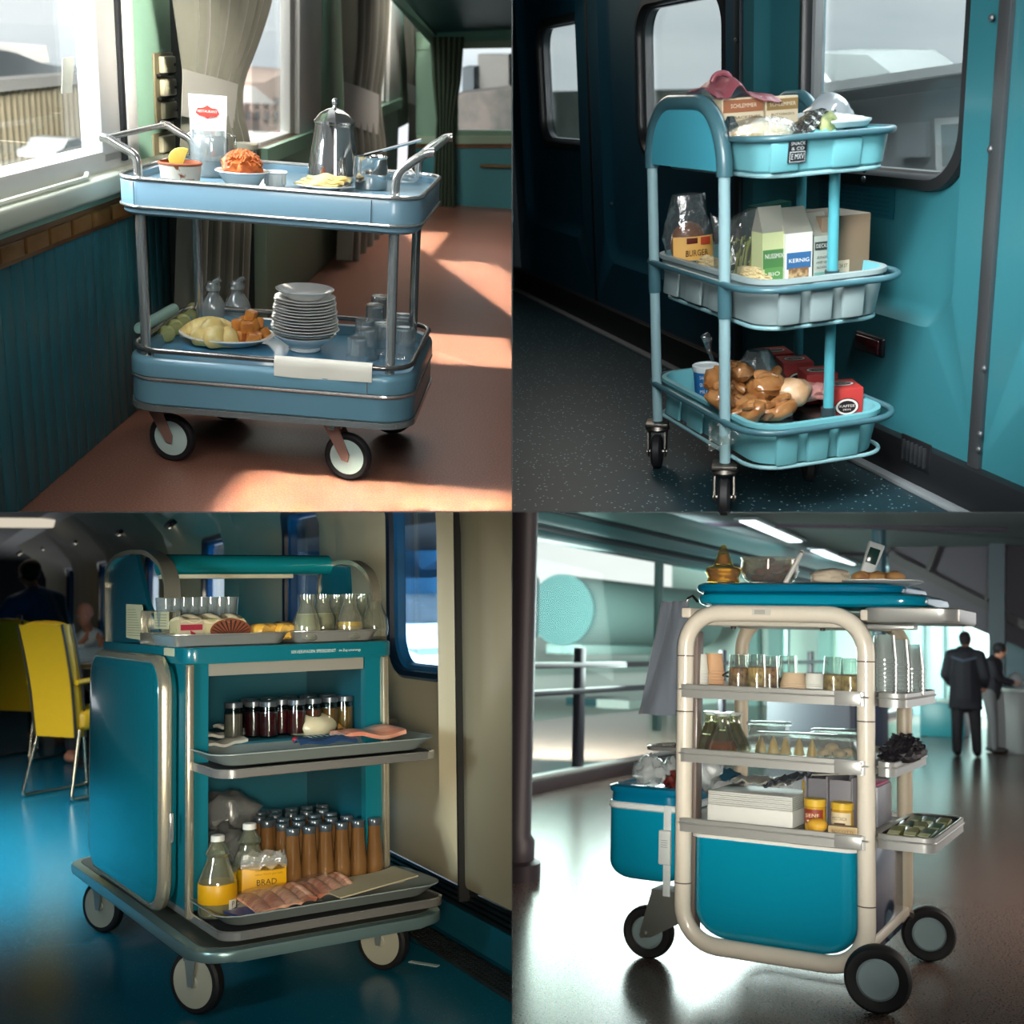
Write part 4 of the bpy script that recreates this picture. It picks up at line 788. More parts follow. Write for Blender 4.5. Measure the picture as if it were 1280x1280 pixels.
c = onx(918, 152, .42); b = B(); b.loft([[(-.02, -.03, 0), (.02, -.03, 0), (.02, .03, 0), (-.02, .03, 0)], [(-.004, -.006, .055), (.004, -.006, .055), (.004, .006, .055), (-.004, .006, .055)]]); b.thing('pyramid_pack', glass('smoky film', '70777a', .2, .15, .35, '3a4044'), 'small smoky pyramid pack leaning before the tall carton', 'packet', (.40, c.y, zu + .035), .4)
foil = mat('crumpled foil', '9a9c98', .25, .9, bump=(60, .8, .01))
for k, (u, v, m, lab, rz) in enumerate(((1012, 152, foil, 'silver striped foil packet lying beside the golden carton', .5), (1022, 163, mat('aqua packet', '6fc3c9', .3, coat=.5), 'aqua packet lying flat before the silver foil packet', .35))):
    c = onx(u, v, .42); b = B(); b.sheet(lambda s, w_: ((s - .5) * .07, (w_ - .5) * .12, .012 * sin(pi * s) * sin(pi * w_) ** .5 + .003 * sin(30 * w_ + 8 * s) + .05 * (w_ - .3) * (1 - k)), 12, 20, .004)
    for z in range(5):
        if k == 0: b.box((-.02 + z * .01, .0, .016 + .0005 * z), (.004, .1, .002), .0005, mi=1, rx=.38)
    b.thing('flat_packet', [m, mat('dark stripe', '2d2f30', .4)], lab, 'packet', (.41 + .03 * k, c.y, zu + .052 - .016 * k), rz)
b = B(); c = onx(1033, 140, .25)
b.blob((0, 0, .0), (.07, .06, .062), .10, 1.7, 4, 9, flat=-.8); b.thing('white_bag', glass('milky bag', 'e4eaee', .10, .2, .62, 'cfd8de'), 'milky white plastic bag bulging beside the far arch', 'bag', (.26, onx(1036, 140, .26).y, zu + .055))
b = B(); b.blob((0, 0, .0), (.010, .022, .03), .1, 2, 3, 4); b.thing('green_packet', mat('olive packet', '66744a', .4, noise=(25, 'aab07c', .45, .6)), 'olive green packet standing below the milky bag', 'packet', (.44, onx(1036, 155, .44).y, zu + .055))
c0, c1 = onx(1056, 160, .3), onx(1118, 160, .3)
b = B(); b.rrloft([(.30, c1.y - c0.y - .02, .04, 0), (.33, c1.y - c0.y - .005, .05, .012), (.33, c1.y - c0.y - .005, .05, .016), (.29, c1.y - c0.y - .03, .04, .019)], n=6); b.thing('food_box', mat('white lid', 'c3cdd0', .4), 'flat white food box at the far end of the upper tub', 'box', (.30, Y1 - .075, .882))
b = B(); b.sheet(lambda s, v: ((s - .5) * .27, (v - .5) * .085, .008 * sin(pi * s) * sin(pi * v) + .010 * abs(mnoise.noise(Vector((s * 9, v * 5, 0))))), 30, 16, .003); b.thing('white_tissue', mat('white tissue', 'cdd4d6', .7), 'crumpled white tissue on the flat white food box', 'tissue', (.30, Y1 - .075, .902), smooth=70)
# ---- things in the middle tub
zm2 = .4905
clr = film('bag film', 'f2f7f7', 26, .04)
def onm(u, x): # y so that the point at floor level shows at column u
    return at(u, 330, 'x', x).y
b = B(); b.box((.03, .085, zm2 + .03), (.09, .10, .058), .006); b.thing('bread_crate', tubl, 'low turquoise box under the bread bag in the middle tub', 'box'); b = B(); q_ = onl(883, 460, .12) if 0 else None
t = thing('bread_bag', 'small clear bag of bread with an orange printed label', 'bag', (.03, .085, zm2 + .06), 0)
b = B(); b.blob((0, 0, .05), (.035, .052, .052), .1, 1.6, 3, 7, flat=-.85); b.out('bread', mat('dark bun', '7a4526', .5), t)
b = B(); b.loft([[(.045 * cos(a) * k, .062 * sin(a) * k * (1 + .12 * sin(5 * a + z * 40)), z) for a in [2 * pi * i / 28 for i in range(28)]] for z, k in ((0, .8), (.02, 1.05), (.07, 1.08), (.10, .95), (.135, .8), (.165, .72), (.175, .66))], True, False); b.out('film', clr, t)
b = B(); b.sheet(lambda s, v: (.0495 * cos((s - .5) * 1.9), .0685 * sin((s - .5) * 1.9), .012 + .06 * v), 14, 2, .0008); Mt = Mx((.0515, 0, .03)) @ Matrix.Rotation(pi / 2, 4, 'Z') @ Matrix.Rotation(pi / 2, 4, 'X'); b.text('BURGER', .022, Mt, 1, .062); b.box((.050, -.012, .062), (.003, .03, .014), .001, mi=2); b.box((.05, .025, .06), (.003, .026, .02), .005, mi=3); b.out('label', [mat('orange label', 'd9a75a', .5), mat('label ink', '20160f', .5), mat('label brown', '5a2418', .5), mat('label red', 'a03a22', .4)], t)
b = B()
of = lambda s, v: (.06 + .44 * s, .045 + .055 * v + .03 * s, zm2 + .004 + (.082 + .004 * sin(9 * s)) * sin(pi * min(.97, max(.03, v))) ** .4 * min(1, 5 * s + .05, 5 * (1 - s) + .05))
for k in range(700):
    q = of(random.random(), random.random() * .8); b.box((q[0], q[1], q[2] + .002), (.011, .007, .003), .001, rz=random.random() * pi, rx=random.random() - .5, seg=1)
b.sheet(of, 20, 10)
b.thing('oat_flakes', mat('oat flakes', 'bfae84', .7), 'pale oat flakes spilled along the front of the middle tub', 'oats', kind='stuff')
t = thing('noodle_bag', 'tall clear bag of dark green noodles leaning back in the middle tub', 'bag', (.30, .098, zm2), 0)
b = B(); hN = .145
for k in range(34):
    a = -.058 + .0035 * k; b.tube([(.02 + .012 * sin(k * 2.3), a * .9, .004), (.026 + .01 * sin(k * 1.7), a + .004 * sin(k), hN * .5), (.015 + .01 * sin(k * 3.1), a + .018, hN + .01 * sin(k * 1.9))], .0026, 5)
b.box((.008, .002, hN * .5), (.03, .105, hN), .012, mi=1); b.out('noodles', [mat('green noodles', '868a3e', .4, coat=.3), mat('dark green', '2c3116', .5)], t)
b = B(); b.loft([[(.042 * cos(a) * kx + .01, .07 * ky * sin(a) + dy, z + .012 * sin(3 * a) * (z > .12)) for a in [2 * pi * i / 28 for i in range(28)]] for z, kx, ky, dy in ((0, .9, .9, 0), (.02, 1.05, 1, 0), (.1, 1.05, 1.0, 0), (.14, .8, 1.08, .008), (.185, .45, 1.12, .0), (.205, .3, 1.1, -.004))], True, False); b.out('film', clr, t)
sil = mat('pack silver', '8e8d82', .35, .4); pkg = mat('pack olive', '7c8a58', .5); pgr = mat('pack green', '4f7f45', .5); pwh = mat('pack white', 'c9ccc2', .5); pbl = mat('pack blue', '2f5a86', .5); pnut = mat('pack nuts', '6e5034', .6, noise=(60, 'b39a72', .45, .6)); pdk = mat('pack dark', '23261f', .5)
def gable(label, u0, u1, v0, x, dep, cols, texts, mats, rz=0., side=None):
    a, c = at(u0, v0, 'x', x), at(u1, v0, 'x', x); w_ = c.y - a.y - .002; h_ = a.z - zm2; t = thing('gable_pack', label, 'packet', (x - dep / 2, (a.y + c.y) / 2 + .018, zm2 + .012), rz)
    b = B(); k = .74; b.loft([[(dep / 2 * s, w_ / 2 * q, z) for s, q in ((1, -1), (1, 1), (-1, 1), (-1, -1))] for z, s in ((0, 1), (h_ * k, 1))]); b.loft([[(dep / 2, -w_ / 2, h_ * k), (dep / 2, w_ / 2, h_ * k), (-dep / 2, w_ / 2, h_ * k), (-dep / 2, -w_ / 2, h_ * k)], [(.002, -w_ / 2, h_), (.002, w_ / 2, h_), (-.002, w_ / 2, h_), (-.002, -w_ / 2, h_)]], mi=1); b.out('pack', [mats[0], sil], t)
    b = B(); F = Matrix.Translation((dep / 2 + .0004, 0, 0)) @ Matrix.Rotation(pi / 2, 4, 'Z') @ Matrix.Rotation(pi / 2, 4, 'X')
    for (y, z, ww, hh, mi) in cols: b.prism([(y * w_ - ww * w_ / 2, z * h_ - hh * h_ / 2), (y * w_ + ww * w_ / 2, z * h_ - hh * h_ / 2), (y * w_ + ww * w_ / 2, z * h_ + hh * h_ / 2), (y * w_ - ww * w_ / 2, z * h_ + hh * h_ / 2)], 0, .0005 + .0001 * mi, F, mi)
    for (st, hh, z, y, ww, mi) in texts: b.text(st, hh * h_, F @ Matrix.Translation((y * w_, z * h_, .0018)), mi, ww * w_)
    b.out('label', mats, t)
    if side:
        b = B(); F2 = Matrix.Translation((0, w_ / 2 + .0006, 0)) @ Matrix.Rotation(pi, 4, 'Z') @ Matrix.Rotation(pi / 2, 4, 'X')
        for k in range(7): b.text(side[k % len(side)], .006, F2 @ Matrix.Translation((0, h_ * (.66 - k * .09), .0004)), 0, dep * .8)
        b.out('side_print', [mat('side print', '27403a', .5)], t)
    return t
gable('green cream gable pack with a nut picture in the middle tub', 944, 974, 268, .43, .055, [(0, .46, .96, .20, 1), (0, .30, .8, .14, 2), (0, .12, .9, .2, 3), (.0, .04, .7, .06, 4)], [('NUSSMIX', .07, .49, 0, .8, 5), ('BIO', .06, .30, 0, .5, 5)], [mat('pack lime', 'a9b184', .5), mat('pack leaf', '3f6b3c', .5), pgr, pnut, pdk, pwh])
gable('white gable pack with a blue label beside the green one', 973, 1008, 270, .44, .09, [(0, .44, .9, .18, 1), (0, .27, .75, .18, 2)], [('KERNIG', .06, .44, 0, .75, 3), ('MIX', .05, .15, 0, .4, 1)], [pwh, pbl, pnut, mat('pack paper', 'e0e2dc', .5)], side=['SERVIERT KALT', 'INHALT 250', 'TROCKEN LAGERN', 'KERNE UND NUSS'])
gable('grey printed gable pack at the right of the row', 1009, 1033, 276, .43, .09, [(0, .62, .9, .10, 1), (0, .22, .9, .16, 2)], [('DECKER', .07, .62, 0, .8, 3), ('ZUTATEN', .04, .48, 0, .7, 1), ('HAFER KERNE', .04, .42, 0, .75, 1), ('SALZ ROGGEN', .04, .36, 0, .7, 1)], [mat('pack grey', '9da59c', .4), mat('pack ink', '2d3634', .5), mat('pack teal', '5f8f84', .5), pwh])
for k, (u0, u1, v0, lab) in enumerate(((946, 987, 252, 'dark green packet standing behind the gable packs'), (995, 1022, 262, 'dark green packet beside the brown carton'))):
    a, c = at(u0, v0, 'x', .12), at(u1, v0, 'x', .12); b = B(); h_ = a.z - zm2; b.loft([[(.03 * s, (c.y - a.y) / 2 * q, z + (.006 * sin(7 * q) if z > .1 else 0)) for s, q in ((1, -1), (1, 1), (-1, 1), (-1, -1))] for z, s in ((0, 1), (h_ - .01, 1))]); b.box((.031, 0, h_ * .8), (.002, (c.y - a.y) * .6, .015), mi=1); b.thing('green_pack', [mat('bottle green', '16473a', .35, coat=.3), pwh], lab, 'packet', (.10, (a.y + c.y) / 2, zm2))
a, c = at(1027, 285, 'x', .40), at(1088, 272, 'x', .40); zt2 = at(1060, 272, 'x', .40).z
b = B(); h_ = zt2 - zm2; b.box((0, 0, h_ / 2), (.17, c.y - a.y, h_), .003); b.box((.0855, -.02, h_ * .3), (.001, .06, .05), mi=1); F = Mx((.0864, -.02, h_ * .3)) @ Matrix.Rotation(pi / 2, 4, 'Z') @ Matrix.Rotation(pi / 2, 4, 'X'); b.text('KEKSE 24 ST', .012, F @ Matrix.Translation((0, .012, 0)), 2, .05); b.text('KARTON 3', .010, F @ Matrix.Translation((0, -.006, 0)), 2, .04)
b.thing('brown_carton', [mat('brown card', '6f5f4c', .6), mat('card label', 'b8ab94', .6), pr1], 'plain brown carton at the far end of the middle tub', 'carton', (.34, min((a.y + c.y) / 2, Y1 + .0 - (c.y - a.y) / 2), zm2 + .01), .0)
# ---- things in the lower tub
zl2 = .1605
def onl(u, v, x): return at(u, v, 'x', x)
b = B(); b.box((.12, onl(883, 460, .12).y, zl2 + .025), (.09, .09, .049), .006); b.thing('low_box', mat('grey card', '6f7f86', .6), 'low grey box under the blue paper tub', 'box')
t = thing('paper_tub', 'blue printed paper tub with a white lid in the lower tub', 'tub', (.12, onl(883, 460, .12).y, zl2 + .05))
b = B(); b.lathe([(0, 0), (.030, 0), (.0345, .075), (0, .075)], seg=28); b.out('cup', mat('blue print', '1f5f96', .5), t)
b = B(); b.lathe([(.0355, .068), (.037, .070), (.037, .083), (.034, .085), (.033, .080), (0, .079)], seg=28); b.out('lid', mat('lid pale', 'ccd6d8', .4), t)
b = B()
for k, st in enumerate(('SAHNE', 'QUARK', 'MILD')):
    for j in range(4):
        a = -.6 + j * .75; b.text(st, .013, Matrix.Rotation(a, 4, 'Z') @ Mx((.0348 - .0012 * k, 0, .056 - .019 * k)) @ Matrix.Rotation(pi / 2, 4, 'Z') @ Matrix.Rotation(pi / 2, 4, 'X') @ Matrix.Rotation(.06, 4, 'X'), 0, .024)
b.out('lettering', mat('tub lettering', 'dfe6ea', .5), t)
past = mat('glazed pastry', 'a8784a', .28, noise=(22, '86552a', .4, .65), coat=.7, sss=.1); past2 = mat('pale bun', 'c39a72', .35, noise=(20, 'd9b896', .4, .6), coat=.5, sss=.1)
ps = [(.30, 895, 478, .02), (.36, 905, 500, .02), (.38, 935, 505, .018), (.40, 950, 512, .016), (.42, 975, 512, .016), (.33, 915, 480, .05), (.36, 948, 486, .05), (.38, 962, 482, .052), (.34, 925, 466, .075), (.42, 938, 516, .012)]
for k, (x, u, v, dz) in enumerate(ps):
    c = onl(u, v, x); z = max(zl2 + .026, c.z); b = B(); b.blob((0, 0, 0), (.045, .031, .025), .16, 2.2, 3, k + 3)
    for q_ in range(3): b.tube([(.03 * cos(a + q_ * 2.2), (.012 + .012 * q_) * sin(a), .014 + .010 * sin(a * .5)) for a in [pi * i / 9 for i in range(10)]], [.004 + .006 * sin(pi * i / 9) for i in range(10)], 8)
    b.thing('pastry', past, ('leftmost glazed pastry behind the near post', 'glazed pastry low at the left of the heap', 'glazed pastry low in the middle of the heap', 'glazed pastry at the front edge of the heap', 'glazed pastry at the front beside the pale bun', 'glazed pastry leaning on the tub in the upper left of the heap', 'twisted pastry on top in the middle of the heap', 'glazed pastry on top beside the pale bun', 'highest glazed pastry touching the clear bag', 'lowest glazed pastry just behind the front rim')[k], 'pastry', (x, c.y, z), k * 1.1, 'glazed pastries in the lower tub', rx=.35 * sin(k * 2.), ry=.3 + .3 * cos(k * 1.3))
b = B(); b.sheet(lambda s, v: (.24 + .22 * s, at(885, 500, 'x', .24 + .22 * s).y + .23 * v, zl2 + .006 + .10 * sin(pi * min(.97, max(.05, s))) ** .5 * sin(pi * min(.97, max(.03, v))) ** .5 * (1 - .4 * s) + .006 * mnoise.noise(Vector((s * 7, v * 9, 2)))), 36, 40, 0); b.thing('pastry_wrap', film('pastry film', 'f6f2ea', 34, .05), 'clear film stretched over the glazed pastries', 'plastic wrap', smooth=70)
for k, (x, u, v, r, lab) in enumerate(((.40, 992, 490, (.034, .042, .036), 'pale round bun in clear film at the right of the pastries'), (.38, 1015, 490, (.03, .045, .022), 'pinkish torn bun lying behind the turquoise post'))):
    c = onl(u, v, x); b = B(); b.blob((0, 0, 0), r, .12 + .2 * k, 2 + 2 * k, 3, k + 40); b.thing('bun', past2 if k == 0 else mat('pink bun', 'c98d86', .4, sss=.1), lab, 'bun', (x, c.y, max(c.z, zl2 + r[2])))
c = onl(952, 450, .22); b = B()
b.loft([[(.075 * k * cos(a) * (1 + .1 * sin(5 * a + z * 60)), .095 * k * sin(a) * (1 + .08 * sin(7 * a - z * 50)) + dy, z) for a in [2 * pi * i / 36 for i in range(36)]] for z, k, dy in ((0, .8, 0), (.03, 1.0, 0), (.07, .98, 0), (.11, .75, -.004), (.145, .5, -.004), (.165, .36, .0), (.175, .30, .0))]); b.thing('clear_bag', film('grey film', 'b9c0c2', 22, .14), 'crumpled clear grey plastic bag standing behind the pastries', 'bag', (.2, c.y, zl2))
b = B(); c = onl(889, 425, .12); b.tube([(0, 0, 0), (.004, .006, .05), (-.004, -.006, .09), (0, -.012, .12)], [.005, .004, .006, .014], 8); b.blob((0, -.014, .125), (.012, .014, .012), .3, 3, 2, 3); b.thing('bag_knot', clr, 'twisted clear bag end standing beside the near post', 'plastic bag', (.03, at(889, 425, 'x', .03).y, zl2 + .06))
redm = mat('red carton', 'a8322e', .5); redd = mat('red shade', '6e1d1e', .5); wlogo = mat('carton white', 'd8cfc8', .5); wblk = mat('carton black', '1d1718', .5)
def redbox(label, u, v, x, z, rz, s=1.):
    c = onl(u, v, x); c.y = min(c.y, Y1 - .048); b = B(); sx, sy, sz_ = .085 * s, .072 * s, .07 * s; b.box((0, 0, sz_ / 2), (sx, sy, sz_), .002)
    F = Matrix.Translation((sx / 2 + .0004, 0, 0)) @ Matrix.Rotation(pi / 2, 4, 'Z') @ Matrix.Rotation(pi / 2, 4, 'X'); G = Matrix.Translation((0, 0, sz_ + .0004)) @ Matrix.Rotation(pi / 2, 4, 'Z'); H = Matrix.Translation((0, sy / 2 + .0004, 0)) @ Matrix.Rotation(pi, 4, 'Z') @ Matrix.Rotation(pi / 2, 4, 'X')
    ov = lambda M_, cx_, cy_, rx_, ry_, mi, h: b.prism([(cx_ + rx_ * cos(2 * pi * i / 26), cy_ + ry_ * sin(2 * pi * i / 26)) for i in range(26)], 0, h, M_, mi)
    for M_, cy_ in ((F, sz_ * .4), (G, 0)): ov(M_, 0, cy_, .027 * s, .02 * s, 3, .0004); ov(M_, 0, cy_, .025 * s, .018 * s, 2, .0007); ov(M_, 0, cy_, .020 * s, .014 * s, 3, .001); b.text('KAFFEE', .009, M_ @ Matrix.Translation((0, cy_ + .002, .0013)), 2, .034 * s); b.text('FEIN', .006, M_ @ Matrix.Translation((0, cy_ - .007, .0013)), 2, .016 * s)
    for k in range(6): b.prism([(-.028, .012 + k * .008), (.028, .012 + k * .008), (.028, .015 + k * .008), (-.028, .015 + k * .008)], 0, .0005, H, 1)
    return b.thing('red_carton', [redm, redd, wlogo, wblk], label, 'carton', (x, c.y, z), rz, 'red cartons in the lower tub')
redbox('red carton with a round emblem at the far end of the row, nearest the wall', 1066, 470, .40, zl2 + .036, -.25, 1.1)
redbox('second red carton from the wall, partly behind the turquoise post', 1040, 460, .28, zl2 + .046, -.25, 1.1); redbox('third red carton from the wall, left of the turquoise post', 1016, 450, .16, zl2 + .052, -.25, 1.1); redbox('dark red carton furthest left, beside the clear bag', 998, 440, .05, zl2 + .054, -.2, 1.1)
b = B(); b.box((0, 0, .0), (.46, .075, .034), .006, ry=.03); b.thing('cardboard_tray', mat('dark tray', '3a2a26', .7), 'dark cardboard tray under the red cartons', 'tray', (.23, Y1 - .085, zl2 + .024))
# light
spot('daylight fill', (1.4, .25, 1.95), (.45, .3, .4), 115, 30, 'f4f6f6', .7, .2)  # added spot inside the wagon, stands in for daylight
area('window light', (.15, yw + .3, 1.5), (.3, 0, .7), .8, 16, 'eef4f8', 150, .7)
spot('front fill', (1.5, -1.9, 1.5), (.2, 0, .75), 80, 18, 'f4f6f6', .6, .12)  # added spot, lights the trolley from the camera side
spot('wall fill', (1.7, -.9, 1.9), (.56, .52, .35), 330, 26, 'f4f6f6', .9, .2)  # added spot that brightens the right wall panels
area('outside light', (.3, 1.4, 3.6), (.4, 3.4, .8), 2.5, 700, 'f4f6f8', 100)
area('outside light', (-6, 2.0, 4), (-5, 4.6, .6), 3, 900, 'f4f6f8', 100)
area('front fill', ROOMCAM['TR'].inverted() @ Vector((.12, .7, -1.5)), (.2, .1, .6), .5, 11, 'f4f6f6', 120)  # added area lamp, lifts the arched end from the front
# ================================================================ bottom left: panelled train saloon with a teal cabinet trolley
room('BL')
wa = rad(6.3); WD = Vector((sin(wa), cos(wa), 0)); WN = Vector((-cos(wa), sin(wa), 0)); W0 = Vector((.85, .1, 0))
def bow(z): return 0. if z < 1.36 else 1.9 * (z - 1.36) ** 2
def WP(t, z, off=0.): return W0 + WD * t + WN * (bow(z) + off) + Vector((0, 0, z))
def athw(u, v, off=0.):
    o, d = ray(u, v); k = off; z = 1.
    for _ in range(14):
        s = (k - (o - W0).dot(WN)) / d.dot(WN); p = o + d * s; z = p.z; k = off + bow(z)
    return (p - W0).dot(WD), p.z
fl = speck('train floor', '0a5f78', '2a8aa2', 130, .2, .22); b = B(); b.box((.6, 4, -.02), (5, 16, .04)); struct(b, 'floor', fl, 0)
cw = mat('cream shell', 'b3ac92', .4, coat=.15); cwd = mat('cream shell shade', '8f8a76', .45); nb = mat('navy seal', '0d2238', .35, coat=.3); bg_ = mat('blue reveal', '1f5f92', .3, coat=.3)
def rrtz(x0, x1, z0, z1, r, n=6):
    q = rr(x1 - x0, z1 - z0, r, n, (x0 + x1) / 2, (z0 + z1) / 2); o = []
    for k in range(4):
        seg = q[k * (n + 1):(k + 1) * (n + 1)]; o += seg; a, c = seg[-1], q[((k + 1) % 4) * (n + 1)]
        o += [(a[0] + (c[0] - a[0]) * i / 9, a[1] + (c[1] - a[1]) * i / 9) for i in range(1, 9)]
    return o
def bay(t0, t1, win, z0=.20, z1=1.80, name='wall_right', bulge=.05):
    """shell panel of the wall between two seams; round the window it sinks into a smooth dish"""
    b = B(); O = rrtz(t0 + .004, t1 - .004, z0, z1, .02); x0, x1, a, c, r = win; I = rrtz(x0, x1, a, c, r); loops = []
    loops.append([WP(t, z, -.03) for t, z in O])
    for f in [0, .12, .3, .5, .62, .72, .82, .90, .96, 1]:
        dep = (bulge * sin(pi * min(1, f / .62)) ** 2 if f < .62 else 0) - (.075 * max(0, (f - .66) / .34) ** 1.5)
        loops.append([WP(p[0] + (q[0] - p[0]) * f, p[1] + (q[1] - p[1]) * f, dep) for p, q in zip(O, I)])
    b.loft(loops, False, False); return b
def wins(win, deep=-.075):
    x0, x1, a, c, r = win
    b = B(); L = lambda k, off, kk=0: [WP(t + kk, z, off) for t, z in rrtz(x0 + k, x1 - k, a + k, c - k, max(.02, r - k))]
    b.loft([L(-.006, deep + .004), L(.004, deep + .012), L(.022, deep + .006), L(.026, deep - .012)], False, False); b.loft([L(.026, deep - .012), L(.04, deep - .02), L(.045, deep - .05)], False, False, mi=1); struct(b, 'window_9', [nb, bg_])
    b = B(); b.loft([L(.044, deep - .045), L(.044, deep - .049)]); struct(b, 'window_10', glass('train glass', 'e6f0f6', .03, .02, edge=.3))
def tz(u, v): return athw(u, v)[0]
T1, T2 = tz(541, 740), tz(462, 740)
seam = tz(576, 740)
W = [(T1, T2, .80, 1.66, .15), (tz(392, 690), tz(336, 700), .80, 1.50, .13), (tz(272, 700), tz(238, 700), .80, 1.46, .13), (tz(194, 700), tz(168, 700), .80, 1.45, .13), (tz(131, 740), tz(113, 740), .80, 1.47, .13), (tz(92, 740), tz(75, 740), .80, 1.5, .13)]
ed = [seam] + [(W[k][1] + W[k + 1][0]) / 2 for k in range(5)] + [W[5][1] + 1.4]
for k in range(6):
    struct(bay(ed[k], ed[k + 1], W[k]), 'wall_right', cw if k < 3 else mat('far shell shaded', '8d8672', .7), 60); wins(W[k])  # far bays painted darker and duller in place of dim light
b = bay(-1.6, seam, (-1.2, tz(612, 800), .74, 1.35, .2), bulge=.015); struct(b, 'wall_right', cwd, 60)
b = B(); b.loft([[WP(t, z, -.075) for t, z in rrtz(-1.2, tz(612, 800), .74, 1.35, .2)], [WP(t, z, -.09) for t, z in rrtz(-1.2, tz(612, 800), .74, 1.35, .2)]]); struct(b, 'wall_right', mat('dim recess', '3a3d44', .5))
b = B(); zz_ = [.16 + .1 * i for i in range(17)]
for a, c in zip(zz_, zz_[1:]): b.loft([[WP(seam - .008, a, -.04), WP(seam + .008, a, -.04), WP(seam + .008, c, -.04), WP(seam - .008, c, -.04)], [WP(seam - .006, a, .02), WP(seam + .006, a, .02), WP(seam + .006, c, .02), WP(seam - .006, c, .02)]])
struct(b, 'trim_14', mat('seam dark', '1b1c1c', .6))
def strip(t0, t1, z0, z1, o0, o1, m, name, n=1):
    b = B()
    for k in range(n):
        a, c = z0 + (z1 - z0) * k / n, z0 + (z1 - z0) * (k + (.62 if n > 1 else 1)) / n
        q = [(t0, a), (t1, a), (t1, c), (t0, c)]; b.loft([[WP(t, z, o0) for t, z in q], [WP(t, z, o1) for t, z in q]])
    return struct(b, name, m)
strip(-1.6, 16, .0, .21, -.06, -.05, mat('sill black', '0c1012', .4), 'baseboard_right'); strip(-1.6, 9, .125, .195, -.05, -.012, mat('black grille', '1a2226', .3, .5), 'trim_15', 4); strip(-1.6, 9, .02, .115, -.05, -.02, mat('blue kick plate', '12566a', .4), 'trim_16')
b = B(); t0, t1 = -.7, 2.2
b.loft([[W0 + WD * t + WN * o + Vector((0, 0, .006)) for t, o in ((t0, -.02), (t1, -.02), (t1, .075), (t0, .075))], [W0 + WD * t + WN * o + Vector((0, 0, .0)) for t, o in ((t0, -.02), (t1, -.02), (t1, .075), (t0, .075))]])
for k in range(150):
    for j in range(5):
        t = t0 + .01 + k * .0193; o = -.008 + j * .017
        if t < t1: b.box(W0 + WD * t + WN * o + Vector((0, 0, .0065)), (.010, .011, .002), mi=1, rz=pi / 2 - wa)
struct(b, 'trim_17', [mat('grate steel', '6b7272', .35, .9), mat('grate hole', '0d1114', .6)])
q = at(530, 1205, 'z', 0); b = B(); b.box((q.x, q.y, .001), (.016, .10, .002), rz=rad(28)); struct(b, 'trim_18', mat('floor mark', 'a9c4c8', .5))
b = B(); p0, p1 = at(500, 1170, 'z', 0), at(640, 1240, 'z', 0); b.tube([p0 + Vector((0, 0, .0005)), p1 + Vector((0, 0, .0005))], .0025, 6); struct(b, 'trim_19', mat('floor seam', '063444', .5))
# ceiling: cove rail and dim ceiling
b = B(); zr = 1.78
for k in range(1): b.loft([[WP(t, zr, o) for t, o in ((ed[0] - 1.5, -.1), (22, -.1))] + [WP(22, zr + .03, .22), WP(ed[0] - 1.5, zr + .03, .22)], [WP(ed[0] - 1.5, zr + .05, -.1), WP(22, zr + .05, -.1), WP(22, zr + .08, .22), WP(ed[0] - 1.5, zr + .08, .22)]])
struct(b, 'trim_20', mat('rail dark', '121517', .4))
b = B(); b.box((1.0, 6, 1.825), (7, 22, .04)); struct(b, 'ceiling', mat('ceiling grey', '3d3f3c', .6))
b = B(); b.box((-2.2, 6, .9), (.05, 22, 2)); struct(b, 'wall_left', mat('dim side', '263036', .7))
b = B(); b.box((.6, 17, .9), (7, .05, 2)); struct(b, 'wall_back', mat('dim end', '141c24', .7))
dl = None
for k, (u, v) in enumerate(((217, 654), (153, 664), (97, 676), (56, 684), (24, 691))):
    t, z = athw(u, v); p = WP(t, z, .012); lab = ('nearest reading lamp above the windows', 'second reading lamp along the cove', 'third reading lamp along the cove', 'fourth reading lamp along the cove', 'furthest reading lamp along the cove')[k]
    t_ = thing('reading_lamp', lab, 'lamp', p, -wa, 'reading lamps along the cove', ry=-.75) if not dl else None
    if t_:
        dl = t_; b = B(); b.box((0, 0, 0), (.07, .20, .03), .01); b.out('housing', mat('lamp black', '15171a', .4), t_); b = B(); b.lathe([(0, -.02), (.024, -.02), (.026, -.012), (0, -.01)], (-.0, .05, 0), 16); b.out('bulb', emis('lamp glow', 'fff0d8', 2.5), t_)
    else:
        o = dup(dl, lab, p, -wa); o.matrix_world = ROOM[RM] @ Mx(p, -wa, 0, -.75)
c = at(38, 650, 'z', 1.80)
b = B(); b.rrloft([(.5, .9, .08, -.02), (.52, .92, .09, .0), (.52, .92, .09, .01)]); b.thing('ceiling_lamp', emis('ceiling glow', 'fff2da', .7), 'glowing white ceiling lamp panel at the upper left', 'lamp', (c.x, c.y + .3, 1.80), -.2)
b = B(); b.rrloft([(.3, .6, .08, -.02), (.32, .62, .09, .0), (.32, .62, .09, .01)]); b.thing('ceiling_lamp', mat('amber shade', 'a8741f', .5, emit=('a8741f', .15)), 'dull amber ceiling panel beside the white lamp', 'lamp', (c.x - .1, c.y + 2.2, 1.80), -.2)
